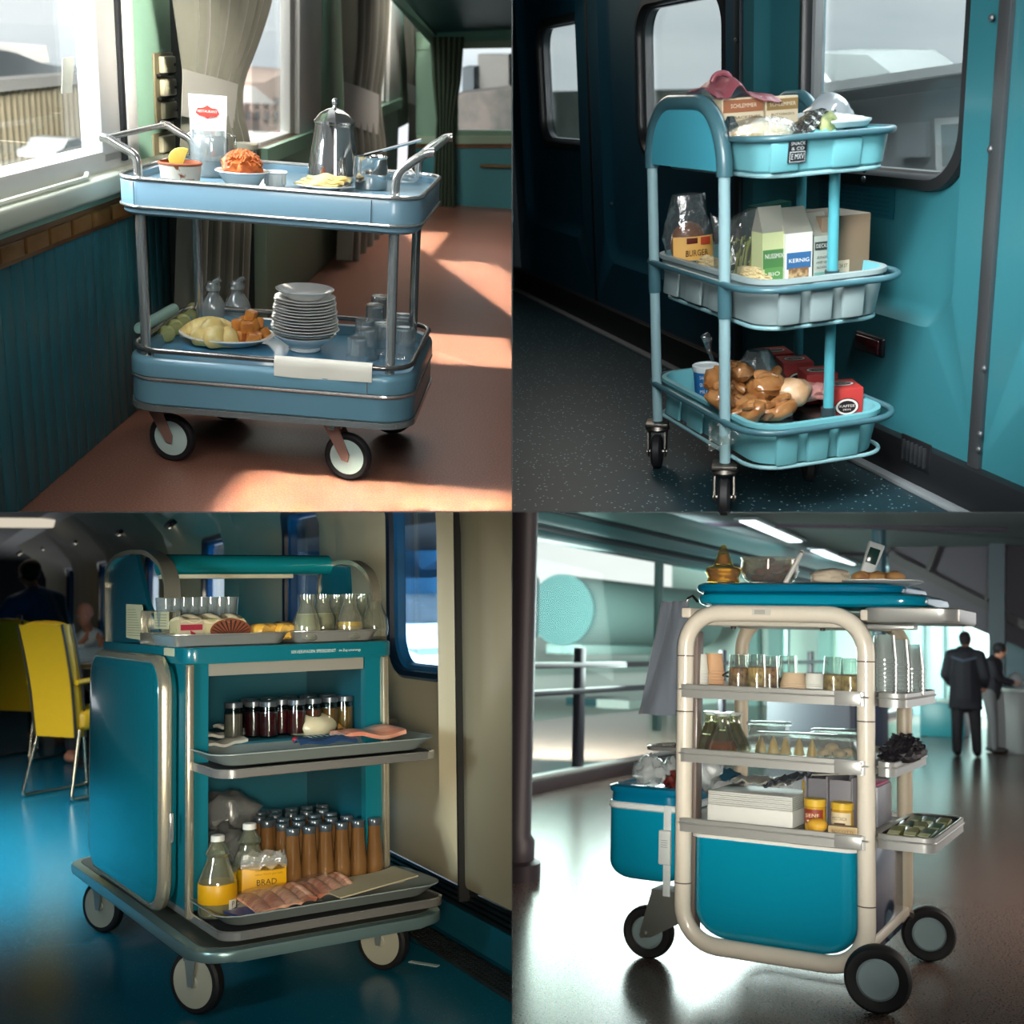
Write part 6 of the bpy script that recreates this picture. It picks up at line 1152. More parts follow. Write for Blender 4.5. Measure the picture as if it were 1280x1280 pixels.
for k in range(5): putjar(('3a0c14', '4a0e16', '561019')[k % 3], ('first', 'second', 'third', 'fourth', 'fifth')[k] + ' jar from the left in the back row of the upper shelf', 312 + k * 24.5, .21, 'jars on the upper shelf')
# tray of food on the upper shelf
gt = mat('grey tray', '84908f', .4, coat=.3)
def foodtray(label, z, x0, x1, y0, y1):
    w_, d_ = x1 - x0, y1 - y0; t = B(); t.rrloft([(w_ - .10, d_ - .08, .04, 0), (w_ - .08, d_ - .06, .05, .004), (w_ - .016, d_ - .016, .06, .030), (w_, d_, .065, .033), (w_, d_, .065, .036), (w_ - .02, d_ - .02, .058, .034), (w_ - .09, d_ - .07, .045, .009), (w_ - .11, d_ - .09, .04, .008)], n=7); return t.thing('food_tray', gt, label, 'tray', ((x0 + x1) / 2, (y0 + y1) / 2, z), .0)
foodtray('grey tray of napkins, cheese and ham pulled out on the upper shelf', .642, .0, .67, -.225, .05); zf1 = .6515
lin = mat('white napkin', 'b9bab0', .7); 
for k, (u, v, sx, sy, lab) in enumerate(((268, 925, .17, .075, 'folded white napkin at the front left of the upper tray'), (285, 918, .17, .07, 'second folded napkin behind the first'), (300, 912, .15, .06, 'furthest folded napkin beside the dark seeds'))):
    q = at(u, v, 'z', zf1 + .035); b = B(); b.sheet(lambda s, w_: ((s - .5) * sx, (w_ - .5) * sy, .006 * sin(pi * w_) + .004 * sin(8 * s + k) + .002 * sin(19 * s)), 18, 8, .008); b.thing('napkin', lin, lab, 'napkin', (q.x, q.y, zf1 + .030 + .009 * k), .12, 'napkins on the upper tray', smooth=60)
q = at(352, 915, 'z', zf1 + .03); b = B()
for k in range(60): a = random.random() * 6.3; r_ = random.random() ** .5; b.blob((.06 * r_ * cos(a), .035 * r_ * sin(a), .008 + .018 * (1 - r_) * random.random()), (.010, .006, .005), 0, 1, 1, rz=a * 3)
b.thing('dark_seeds', mat('dark seeds', '2c1c16', .5), 'heap of dark roasted seeds in the middle of the upper tray', 'seeds', (q.x, q.y, zf1 + .024), kind='stuff')
q = at(396, 912, 'z', zf1 + .04); b = B(); b.blob((0, 0, 0), (.075, .05, .042), .08, 1.5, 3, 11, flat=-.7); b.thing('cheese_lump', mat('white cheese', 'c9c2a4', .35, coat=.5, sss=.1), 'large whitish lump of wrapped cheese on the upper tray', 'cheese', (q.x, q.y + .03, zf1 + .046))
q = at(432, 905, 'z', zf1 + .05); b = B(); b.blob((0, 0, 0), (.045, .04, .03), .08, 1.5, 3, 12, flat=-.6); b.thing('bun', mat('golden bun', 'c08a48', .4, sss=.1), 'golden bun behind the wrapped ham on the upper tray', 'bun', (q.x, q.y + .05, zf1 + .03))
ham = mat('pink ham', 'c07c66', .35, noise=(12, 'd6a48c', .4, .65, (1, 3, 1)), coat=.6, sss=.15)
q = at(462, 917, 'z', zf1 + .035); b = B(); b.sheet(lambda s, w_: ((s - .5) * .19, (w_ - .5) * .12, .018 * sin(pi * s) * sin(pi * w_) + .008 * sin(7 * s + 3 * w_)), 24, 12, .012); b.thing('ham_pack', ham, 'flat pack of pink ham at the right of the upper tray', 'meat', (q.x, q.y + .01, zf1 + .040), -.1, smooth=60)
q = at(405, 925, 'z', zf1 + .03); b = B(); b.sheet(lambda s, w_: ((s - .5) * .17, (w_ - .5) * .06, .010 * sin(pi * w_) + .003 * sin(11 * s)), 16, 6, .006); [b.box((-.05 + k * .017, 0, .014), (.003, .04, .001), mi=1) for k in range(7)]; b.thing('blue_packet', [mat('blue packet', '28456e', .4, coat=.4), mat('packet stripe', 'aab6bf', .4)], 'blue striped packet under the cheese at the front of the upper tray', 'packet', (q.x, q.y - .01, zf1 + .030), -.05, smooth=60)
q = at(369, 927, 'z', zf1 + .03); b = B(); b.blob((0, 0, 0), (.009, .008, .008), .1, 2, 2); b.thing('berry', mat('red berry', '8f1f2c', .3), 'single red berry at the front edge of the upper tray', 'berry', (q.x, q.y, zf1 + .036))
b = B(); b.box((0, 0, 0), (.11, .03, .022), .004); q = at(492, 906, 'z', .70); b.thing('grey_clip', DKSTEEL, 'dark steel clip bar on the right end of the upper tray', 'clip', (.62, .07, .700), .0)
# lower shelf
foodtray('blue grey tray of bottles and meat packs on the lower shelf', .2385, .0, .66, -.262, .03); zf2 = .248
bb = None; zb_ = .2655
for r_ in range(5):
    for c_ in range(6):
        u = 365 + c_ * 20.6 - (0 if r_ == 0 else 0); y = -.048 + r_ * .075 + (.012 if r_ else 0); x = at(366 + c_ * 20.5, 1096, 'y', -.048).x - r_ * .006 + (.012 if r_ % 2 else 0)
        if x > .522 and r_: continue
        lab = ('first', 'second', 'third', 'fourth', 'fifth', 'sixth')[c_] + ' brown bottle from the left in the ' + ('front', 'second', 'third', 'fourth', 'back')[r_] + ' row of the lower shelf'
        if bb is None:
            bb = thing('bottle', lab, 'bottle', (x, y, zb_), 0, 'brown bottles on the lower shelf'); h = .172; rr_ = .0255
            b = B(); b.lathe([(0, .001), (rr_ * .8, 0), (rr_ * .95, .006), (rr_, h * .2), (rr_ * .97, h * .36), (rr_ * .80, h * .62), (rr_ * .72, h * .86), (rr_ * .72, h * .93), (0, h * .93)], seg=18); b.out('body', mat('brown drink', '553a20', .15, noise=(9, '7d5a34', .35, .7, (1, 1, .3)), coat=.8), bb)
            b = B(); b.lathe([(rr_ * .735, h * .88), (rr_ * .76, h * .90), (rr_ * .78, h * .92), (rr_ * .78, h * .985), (rr_ * .70, h), (0, h)], seg=18); b.out('cap', mat('grey cap', '4a535a', .25, .4, coat=.4), bb)
        else: dup(bb, lab, (x, y, zb_))
for k, (u, y, lab) in enumerate(((337, .12, 'brown bottle left of the front row, behind the yellow packet'), (345, .2, 'brown bottle at the left, in the shade behind the yellow packet'), (330, .28, 'brown bottle in the dark at the back left'))): dup(bb, lab, (at(u, 1085, 'y', y).x, y, zb_))
yb_ = mat('yellow label', 'c9960c', .4); wcap = mat('white cap', 'c9cbc6', .4)
def juice(label, u, y, s):
    x = at(u, 1100, 'y', y).x; t = thing('juice_bottle', label, 'bottle', (x, y, zf2 - .006)); 
    b = B(); b.lathe([(0, .001), (.046 * s, 0), (.05 * s, .008), (.05 * s, .085 * s), (.047 * s, .095 * s), (.03 * s, .135 * s), (.026 * s, .15 * s), (.032 * s, .158 * s), (.016 * s, .185 * s), (.014 * s, .195 * s), (0, .195 * s)], seg=26); b.out('body', glass('bottle plastic', 'dfe6d8', .12, .05, .12, 'cfd6c0', .7), t)
    b = B(); b.lathe([(0, .004), (.046 * s, .005), (.047 * s, .07 * s), (0, .07 * s)], seg=22); b.out('liquid', mat('oil yellow', 'a8860e', .15, trans=.3, coat=.4), t)
    b = B(); b.lathe([(.0505 * s, .035 * s), (.0512 * s, .036 * s), (.0512 * s, .084 * s), (.0505 * s, .085 * s)], seg=26); b.out('label', yb_, t)
    b = B(); b.lathe([(0, .190 * s), (.018 * s, .190 * s), (.018 * s, .203 * s), (.016 * s, .205 * s), (0, .205 * s)], seg=18); b.out('cap', wcap, t)
    return t, s
t, s = juice('yellow labelled juice bottle with a white cap at the front left', 272, -.09, 1.02)
b = B(); A_ = -1.05; Mk = Matrix.Rotation(A_, 4, 'Z') @ Mx((.0514, 0, .03)) @ Matrix.Rotation(pi / 2, 4, 'Z') @ Matrix.Rotation(pi / 2, 4, 'X'); b.box((0, 0, 0), (.026, .03, .002), .0005, M=Mk); b.text('P', .022, Mk @ Matrix.Translation((0, .002, .0016)), 1); b.box((.004, -.010, .0012), (.016, .004, .001), M=Mk, mi=1); b.out('badge', [mat('badge white', 'cfcfc4', .5), mat('badge ink', '15161a', .5)], t)
juice('yellow juice bottle with a white cap behind the yellow packet', 312, .0, 1.04)
q0 = at(327, 1112, 'y', -.075); t = thing('yellow_packet', 'bright yellow printed packet with a clear crumpled top', 'packet', (q0.x, -.075, zf2 + .014), -.12); 
b = B(); wq = .125; b.box((0, 0, .046), (wq, .06, .092), .004); b.out('packet_body', yb_, t)
b = B(); Mk = Mx((0, -.0304, .046)) @ Matrix.Rotation(pi / 2, 4, 'X'); b.text('BRAD', .022, Mk @ Matrix.Translation((.006, .004, .001)), 0, .055); [b.text('natur frisch gut kalt', .008, Mk @ Matrix.Translation((.012, .036 - .010 * k, .001)), 1, .075) for k in range(2)]; b.out('lettering', [mat('black print', '1c160a', .5), mat('tan print', '7d5a0c', .5)], t)
b = B(); b.loft([[(.0635 * cx__ * k, .031 * cy__ * k, z + .008 * sin(9 * cx__ + 4 * cy__)) for cx__, cy__ in [(max(-1, min(1, 1.4 * cos(a))), max(-1, min(1, 1.4 * sin(a)))) for a in [2 * pi * i / 28 for i in range(28)]]] for z, k in ((.088, 1.0), (.105, 1.02), (.122, .95))], True, False); b.out('film_top', film('pack film', 'f0f2ea', 40, .2), t)
meat = mat('raw meat', 'b5745c', .3, noise=(16, 'd9b09a', .42, .62, (1, 3.5, 1)), coat=.8, sss=.15)
def meatpack(label, u, v, rz, w_, d_):
    t = thing('meat_pack', label, 'meat', (at(u, 1120, 'y', v).x, v, zf2 + .024), rz, 'meat packs on the lower tray', rx=.12)
    for k in range(4):
        b = B(); x = (k - 1.5) * w_ / 4.2; b.sheet(lambda s, v_: (x + (s - .5) * w_ / 3.4, (v_ - .5) * d_ * .86, .006 + .02 * sin(pi * s) ** .7 * sin(pi * min(.97, max(.03, v_))) ** .5 + .003 * k), 8, 12, .012); b.out('meat_slice', meat, t, 60)
    b = B(); b.sheet(lambda s, v_: ((s - .5) * w_ * 1.08, (v_ - .5) * d_ * 1.06, .004 + .034 * (sin(pi * min(.97, max(.03, s))) * sin(pi * min(.97, max(.03, v_)))) ** .4 + .003 * mnoise.noise(Vector((s * 14, v_ * 11, w_ * 50)))), 26, 22, 0); b.out('film', film('meat film', 'faf4f0', 50, .05), t, 70)
meatpack('pack of sliced pink meat at the front of the lower tray', 345, -.165, .08, .18, .15); meatpack('pack of sliced pink meat in the middle of the lower tray', 404, -.115, .1, .15, .13)
q = at(313, 1136, 'z', zf2 + .02); b = B(); b.sheet(lambda s, w_: ((s - .5) * .10, (w_ - .5) * .10, .010 * sin(pi * s) * sin(pi * w_)), 10, 10, .006); Mk = Mx((.01, -.03, .0115)); [b.text('MILK', .020, Mk @ Matrix.Translation((0, 0, 0)), 1, .06)]; b.thing('blue_sachet', [mat('blue sachet', '1f3a6e', .35, coat=.5), mat('sachet print', 'c3ccd6', .5)], 'dark blue sachet with white lettering left of the front meat pack', 'sachet', (q.x, q.y, zf2 + .016), .25, smooth=60)
q = at(460, 1102, 'z', zf2 + .04); b = B(); b.sheet(lambda s, w_: ((s - .5) * .24, (w_ - .5) * .15, .012 * s + .004 * sin(6 * s) * w_ + .016 * (1 - w_) * 0), 16, 8, .004); b.thing('kraft_sheet', mat('kraft paper', 'a39c82', .7), 'folded beige paper sheet at the right of the lower tray', 'paper', (q.x, q.y, zf2 + .036), .0, ry=-.06, smooth=60)
q = at(270, 1118, 'z', zf2); b = B(); b.blob((0, 0, 0), (.05, .035, .02), .2, 2, 3, 8); b.thing('clear_wrap', film('tray film', 'eef0e8', 50, .14), 'crumpled clear wrap at the foot of the front juice bottle', 'plastic wrap', (q.x + .02, -.155, zf2 + .016))
for k, (u, y, z, r_, lab) in enumerate(((276, .2, .07, (.075, .07, .085), 'large smoky clear bag in the dark behind the juice bottles'), (302, .15, .06, (.06, .06, .075), 'smaller smoky clear bag beside the first one'), (288, .3, .17, (.09, .08, .07), 'topmost smoky clear bag at the back left of the lower shelf'))):
    b = B(); b.blob((0, 0, 0), r_, .25, 2.4, 3, 30 + k); b.thing('clear_bag', film('smoky bag', '8f9a9e', 26, .16), lab, 'bag', (at(u, 1030, 'y', y).x, y, zb_ + z), smooth=85)
# light
def cs(x, y, z): return ROOMCAM[RM].inverted() @ Vector((x, y, z))
area('window light', W0 + WD * 3.6 - WN * .5 + Vector((0, 0, 1.2)), W0 + WD * 3 + WN * 2, 3.5, 45, 'd8ecff', 130, .6)
area('outside light', W0 + WD * 2.4 - WN * .6 + Vector((0, 0, 1.25)), W0 + WD * 3.0 - WN * 4 + Vector((0, 0, .95)), .5, 750, 'eaf4ff', 160, 2.5)
area('saloon floor fill', (-.55, 2.6, 1.32), (-.2, 2.9, 0), 1.0, 80, 'eaf4f4', 110, 3.0)  # added area lamp out of view, brightens the floor at the left
spot('front fill', cs(-.12, -.1, -.2), (.33, .1, .68), 290, 25, 'f8eeda', .9, .2)  # added spot beside the camera for the cabinet front
spot('front fill', cs(-2.2, -.1, -1.4), (.1, .3, .7), 290, 40, 'e0f2f6', .9, .25)  # second added spot, from the left
spot('chair fill', cs(-2.6, -.25, -3.2), (.5, 3.6, .5), 170, 34, 'fff4de', .9, .3)  # added spot, picks out the mustard chairs
spot('wall fill', cs(-.15, -.5, -1.2), (.85, -.05, .6), 120, 55, 'fff0d4', .9, .2)  # added spot, lifts the cream shell of the wall
# ================================================================ bottom right: glazed airport hall with a cream framed trolley
room('BR')
def X(u, y, v=900): return at(u, v, 'y', y).x
# terrazzo floor
ft = mat('terrazzo', '77645c', .24, noise=(150, '3c312e', .50, .62), bump=(160, .05, .001)); b = B(); b.box((-.6, 6.5, -.02), (9, 18, .04)); struct(b, 'floor', ft, 0)
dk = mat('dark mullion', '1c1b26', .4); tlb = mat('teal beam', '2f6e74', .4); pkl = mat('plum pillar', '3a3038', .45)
xg = -2.19
b = B(); b.box((xg, 8, .03), (.16, 14, .10), .01); b.box((xg + .04, 8, .092), (.06, 14, .02), .004, mi=1); struct(b, 'trim_21', [mat('curb dark', '3b2a2c', .5), mat('curb light', 'cfd8d6', .4)])
b = B()
for z in (.748, .582): b.box((xg + .03, 6, z), (.04, 8, .036), .006)
struct(b, 'trim_22', dk)
b = B()
for y in (3.82, 6.6, 9.4, 12.2): b.box((xg + .02, y, .42), (.05, .09, .88), .008)
struct(b, 'trim_23', mat('dark post', '252733', .4))
b = B()
for y in (5.2, 8.6, 12): b.box((xg - .02, y + .05, .9), (.05, .08, 1.3), .008)
struct(b, 'window_11', mat('teal mullion', '6f9a9a', .4))
b = B(); b.box((xg - .03, 8, .85), (.008, 14, 1.5)); struct(b, 'window_12', glass('hall glass', 'f2f6f2', .002, .05, 0, 'cfe8e4', .012))
zb1 = at(845, 707, 'x', xg).z
b = B()
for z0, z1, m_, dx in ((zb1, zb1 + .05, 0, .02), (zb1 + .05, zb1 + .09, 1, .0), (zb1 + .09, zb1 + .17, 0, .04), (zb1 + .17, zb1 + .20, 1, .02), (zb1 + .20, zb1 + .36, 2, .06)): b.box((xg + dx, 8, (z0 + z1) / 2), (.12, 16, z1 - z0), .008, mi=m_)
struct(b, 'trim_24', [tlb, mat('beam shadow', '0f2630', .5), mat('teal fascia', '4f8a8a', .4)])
ZC = 1.93
b = B(); b.box((-1.0, 8, ZC + .03), (3.6, 18, .06)); struct(b, 'ceiling', mat('hall ceiling', '59666a', .6))
b = B()
for y in (4.6, 6.9, 10.2): b.box((-1.2, y, ZC - .01), (2.6, .06, .04), rz=rad(24))
struct(b, 'trim_25', mat('ceiling seam', '241f2e', .6))
lt = None
for k, (p, q) in enumerate((((934, 650), (994, 676)), ((1021, 687), (1062, 705)))):
    a, c = at(*p, 'z', ZC - .026), at(*q, 'z', ZC - .026); Ln = (c - a).length; an = math.atan2((c - a).y, (c - a).x)
    t = thing('strip_light', ('nearer fluorescent strip in the hall ceiling', 'further fluorescent strip in the hall ceiling')[k], 'lamp', (a + c) / 2, an, 'ceiling strip lights')
    b = B(); b.box((0, 0, .006), (Ln * 1.05, .20, .02), .004); b.out('fixture', mat('fixture grey', '7d8f92', .4), t); b = B(); b.box((0, 0, -.008), (Ln, .13, .012), .004); b.out('tube', emis('strip glow', 'f2fbff', 3.0), t)
# dark sloping soffit at the upper right with its panels, and a round column
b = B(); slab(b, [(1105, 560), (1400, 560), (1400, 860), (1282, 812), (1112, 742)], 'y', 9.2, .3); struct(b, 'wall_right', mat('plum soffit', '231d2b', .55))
b = B(); yy = 9.1
for q in ([(1114, 690), (1400, 838), (1400, 850), (1114, 702)], [(1200, 600), (1206, 600), (1162, 715), (1156, 712)], [(1270, 640), (1275, 640), (1234, 752), (1229, 750)], [(1130, 640), (1134, 640), (1110, 690), (1108, 686)]): slab(b, q, 'y', yy, .05)
struct(b, 'trim_26', mat('soffit seam', '0f0c14', .5))
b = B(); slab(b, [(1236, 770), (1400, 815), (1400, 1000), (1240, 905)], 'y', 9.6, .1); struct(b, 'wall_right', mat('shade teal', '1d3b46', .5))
b = B(); slab(b, [(1236, 640), (1256, 640), (1256, 905), (1236, 905)], 'y', 8.95, .08); struct(b, 'trim_27', mat('dark frame', '1b2a36', .5))
cA, cB = at(1090, 760, 'y', 7.2), at(1108, 760, 'y', 7.2); b = B(); b.cyl(((cA.x + cB.x) / 2, 7.2, 1.0), ((cA.x + cB.x) / 2, 7.2, 2.4), abs(cB.x - cA.x) / 2, seg=24); struct(b, 'pillar', mat('column teal', '24434e', .35))
pc = at(646, 1098, 'z', 0); b = B(); b.lathe([(.13, 0), (.13, .06), (.105, .07), (.105, .14), (.09, .16), (.085, 1.7), (0, 1.7)], (pc.x - .045, pc.y, 0), 30); struct(b, 'pillar', pkl)
# bright end of the hall
hb = mat('bright end', 'bfd8d4', .7); b = B(); slab(b, [(840, 690), (1236, 690), (1236, 905), (840, 905)], 'y', 15, .1); struct(b, 'wall_back', hb)
b = B()
for u in (930, 960, 1022, 1094, 1138, 1163, 1186): slab(b, [(u, 690), (u + 16, 690), (u + 16, 900), (u, 900)], 'y', 14.6, .2)
struct(b, 'trim_28', mat('end mullion', '6f9696', .5))
def blockpx(name, label, cat, u0, u1, v0, v1, y, d_, m, group=None):
    a, c = at(u0, v1, 'y', y), at(u1, v0, 'y', y); z1 = c.z; t = thing(name, label, cat, ((a.x + c.x) / 2, y + d_ / 2, 0), 0, group)
    b = B(); b.box((0, 0, z1 / 2 - .015), (c.x - a.x, d_, z1 - .03), .01); b.out('cabinet_body', m, t); b = B(); b.box((0, 0, z1 - .015), (c.x - a.x + .04, d_ + .04, .03), .006); b.out('counter_top', mat('counter top pale', 'aab8b6', .3), t)
    return t
blockpx('service_counter', 'teal service counter far behind the trolley, left of the person in the dark coat', 'counter', 1150, 1205, 876, 921, 10.2, .4, mat('counter teal', '12707c', .4))
blockpx('service_counter', 'grey and navy counter seen between the shelves of the cream trolley', 'counter', 958, 1062, 872, 950, 6.4, .5, mat('counter grey', '6d7682', .5))
blockpx('service_counter', 'dark blue counter seen through the right side of the trolley', 'counter', 1060, 1094, 868, 945, 6.6, .5, mat('counter navy', '1a2c4a', .5))
tq = blockpx('service_desk', 'pale desk with dark front at the right edge beside the second person', 'desk', 1238, 1300, 862, 937, 8.5, .35, mat('desk pale', '7d8284', .5))
q = at(1025, 835, 'y', 6.5); z_ = at(1025, 872, 'y', 6.5).z
t = thing('food_display', 'dark red and white food heap on the grey counter, seen above the shelf jars', 'food display', (q.x, 6.6, z_))
b = B(); b.rrloft([(.5, .3, .05, 0), (.6, .36, .06, .05), (.58, .34, .06, .06)]); b.out('display_tray', mat('navy tray', '1d2430', .5), t); b = B(); b.blob((0, 0, .07), (.26, .15, .13), .2, 2.5, 3, 4, flat=-.3); b.out('dark_heap', mat('dark red heap', '3a1512', .6), t); b = B(); b.blob((-.06, -.12, .05), (.16, .05, .06), .2, 3, 3, 6, flat=-.5); b.out('white_heap', mat('white heap', 'd6d8d4', .6), t)
# outside the glazing
gb = mat('bridge teal grey', '7f9f9f', .5); gb2 = mat('bridge end teal', '4a7c80', .5); gb3 = mat('bridge dark', '2a4a52', .5)
xo = -5.2
def ob_(u, v, x=xo): return at(u, v, 'x', x)
c_ = ob_(706, 762); ct, cb = ob_(706, 719), ob_(706, 806); rad_ = (ct.z - cb.z) / 2; c_ = (ct + cb) / 2
t = thing('jet_bridge', 'big teal grey tubular boarding bridge outside the hall window', 'boarding bridge', (c_.x, c_.y, c_.z))
b = B(); b.cyl((0, .0, 0), (0.3, 3.7, 0), rad_, seg=40); b.out('tube', gb, t); b = B(); b.cyl((-.0, -.10, 0), (0, .0, 0), rad_ * 1.02, seg=40); b.out('end_wall', gb2, t)
ya__, yb__ = ob_(676, 762).y - c_.y, ob_(654, 762).y - c_.y; b = B(); b.box((-.15, (ya__ + yb__) / 2, 0), (.3, ya__ - yb__, rad_ * 1.75), .05); b.out('rear_section', gb3, t)
b = B(); b.box((0, 1.6, -rad_ - .05), (.5, 3.2, .12), .02); b.box((0, 3.0, -rad_ - .7), (.2, .2, 1.3)); b.out('support', mat('bridge support', '8fb0ae', .5), t)
for nm, lab, cat, pts, x_, th, m_ in (('aircraft', 'long white aircraft body behind the boarding bridge', 'aircraft', [(640, 798), (870, 790), (870, 822), (640, 826)], -7.5, .6, mat('aircraft white', 'd5e2de', .5)), ('service_trailer', 'teal service trailer parked outside the glass', 'trailer', [(746, 874), (786, 872), (786, 908), (746, 912)], -6.2, .5, mat('trailer teal', '2c565e', .6)), ('white_container', 'white baggage container outside the glass, left of the trolley', 'container', [(786, 876), (812, 874), (812, 926), (786, 930)], -5.6, .5, mat('container white', 'c6d3d0', .6)), ('hangar', 'long pale hangar low on the airfield', 'building', [(600, 812), (900, 806), (900, 870), (600, 880)], -14, 1, mat('hangar pale', 'b0cac6', .7))):
    b = B(); P = [at(u, v, 'x', x_) for u, v in pts]; b.loft([P, [p - Vector((th, 0, 0)) for p in P]]); b.clip(); b.thing(nm, m_, lab, cat)
b = B(); b.box((-13, 12, -.06), (21.4, 60, .04)); struct(b, 'ground', mat('apron concrete', 'a9bab4', .7))
# ---- people by the desk
def walker():
    f = at(1208, 946, 'z', 0); hz = at(1208, 789, 'y', f.y).z; S = hz / 1.75
    t = thing('person', 'person in a long dark coat and dark trousers standing with their back to us', 'person', f, 0); fc = Vector((.15, 1, -.1)); b = B(); z = 1.63
    M = head(b, (.01, .02, z), fc); limb(b, [(0, 0, 1.56), (0, -.01, 1.46)], [.055, .062]); tor = [(0, -.01, 1.38), (.0, -.02, 1.15), (0, -.02, .95)]; limb(b, tor, [.13, .145, .15]); Sh = [(-.19, -.01, 1.41), (.19, -.01, 1.41)]; limb(b, [Sh[0], (0, -.01, 1.43), Sh[1]], [.065, .09, .065])
    arms = [[Sh[0], (-.27, -.03, 1.13), (-.22, .14, 1.0)], [Sh[1], (.27, -.02, 1.13), (.24, .12, .98)]]; legs = [[(-.10, -.02, .92), (-.115, .0, .49), (-.12, -.03, .09)], [(.10, -.02, .92), (.12, .03, .49), (.14, .02, .09)]]
    for A in arms: limb(b, A, [.055, .046, .03]); hand(b, A[2], Vector(A[2]) - Vector(A[1]), 1, .6)
    for L in legs: limb(b, L, [.095, .062, .045]); b.blob((L[2][0], L[2][1] + .06, .045), (.045, .13, .045), 0, 1, 2)
    fuse(b, .016, 4).out('body', skinm, t, 60); eyes(t, M)
    b = B(); b.blob((0, -.012, z + .028), (.085, .10, .095), .05, 3, 3); b.blob((0, -.05, z - .03), (.07, .05, .06), .05, 3, 2); b.out('hair', mat('dark hair', '17131a', .7), t)
    b = B(); limb(b, [(0, -.01, 1.38), (0, -.02, 1.15), (0, -.02, .80)], [.165, .18, .20]); limb(b, [Sh[0], (0, -.02, 1.42), Sh[1]], [.088, .115, .088]); b.lathe([(0, .66), (.235, .66), (.21, .95), (.19, 1.2), (0, 1.2)], (0, -.02, 0), 24, sy=.72)
    for A in arms: limb(b, [A[0], A[1], Vector(A[1]).lerp(Vector(A[2]), .85)], [.085, .072, .056])
    limb(b, [(-.06, -.02, 1.49), (.06, -.02, 1.49)], [.06, .06]); fuse(b, .018, 5).out('coat', mat('dark coat', '14151f', .8), t, 60)
    b = B(); b.sheet(lambda s, v: ((s - .5) * .34, -.178 + .05 * abs(s - .5) * 2, 1.40 - .05 * (1 - abs(2 * s - 1)) - .03 * v), 14, 3, .004); b.out('shoulder_stripe', mat('coat stripe', '2c3a4e', .7), t)
    b = B(); [limb(b, L, [.115, .082, .068]) for L in legs]; fuse(b, .016, 3).out('trousers', mat('black trousers', '12121a', .8), t, 60)
    b = B(); [b.blob((L[2][0], L[2][1] + .06, .05), (.055, .145, .052), 0, 1, 2, flat=-.85) for L in legs]; b.out('shoes', mat('black shoes', '0c0c10', .4), t)
    t.matrix_world = t.matrix_world @ Matrix.Scale(S, 4)
def server():
    f = at(1240, 941, 'z', 0); hz = at(1246, 800, 'y', f.y).z; S = hz / 1.72
    t = thing('person', 'person in grey trousers and a dark top bending over the desk, carrying a pale bag', 'person', f, 0); fc = Vector((.8, .3, -.45)); b = B(); z = 1.56
    M = head(b, (.14, .03, z), fc); limb(b, [(.10, .02, z - .1), (.05, .0, 1.40)], [.052, .06]); tor = [(.03, 0, 1.33), (.0, 0, 1.13), (-.02, 0, .93)]; limb(b, tor, [.125, .135, .14]); Sh = [(.02, .18, 1.36), (.04, -.18, 1.35)]; limb(b, [Sh[0], (.03, 0, 1.39), Sh[1]], [.06, .09, .06])
    arms = [[Sh[0], (.12, .22, 1.10), (.33, .15, 1.04)], [Sh[1], (.14, -.22, 1.12), (.36, -.14, 1.08)]]; legs = [[(-.02, .09, .9), (-.0, .1, .48), (-.03, .1, .09)], [(-.02, -.09, .9), (.03, -.1, .48), (.05, -.1, .09)]]
    for A in arms: limb(b, A, [.052, .044, .029]); hand(b, A[2], Vector(A[2]) - Vector(A[1]), 1, .7)
    for L in legs: limb(b, L, [.09, .06, .043]); b.blob((L[2][0] + .06, L[2][1], .045), (.13, .045, .045), 0, 1, 2)
    fuse(b, .016, 4).out('body', skinm, t, 60); eyes(t, M); b = B(); b.blob((.125, .02, z + .03), (.095, .085, .092), .06, 3, 3); b.out('hair', MATS['dark hair'], t)
    b = B(); limb(b, [(.03, 0, 1.33), (0, 0, 1.13), (-.02, 0, .92)], [.155, .165, .17]); limb(b, [Sh[0], (.03, 0, 1.38), Sh[1]], [.08, .11, .08])
    for A in arms: limb(b, [A[0], A[1], Vector(A[1]).lerp(Vector(A[2]), .8)], [.078, .064, .05])
    fuse(b, .016, 4).out('jacket', mat('dark top', '1d1c26', .8), t, 60); b = B(); [limb(b, L, [.11, .078, .06]) for L in legs]; fuse(b, .016, 3).out('trousers', mat('grey trousers', '5d5f63', .8), t, 60)
    b = B(); [b.blob((L[2][0] + .06, L[2][1], .05), (.145, .055, .052), 0, 1, 2, flat=-.85) for L in legs]; b.out('shoes', MATS['black shoes'], t)
    t.matrix_world = t.matrix_world @ Matrix.Scale(S, 4)
    p = f + Vector((.36, -.06, 1.12)) * S; b = B(); b.blob((0, 0, 0), (.10 * S, .07 * S, .12 * S), .1, 2, 3, 4); b.thing('shoulder_bag', mat('pale bag', '8d9296', .7), 'pale bag held against the chest of the person at the desk', 'bag', p)
walker(); server()
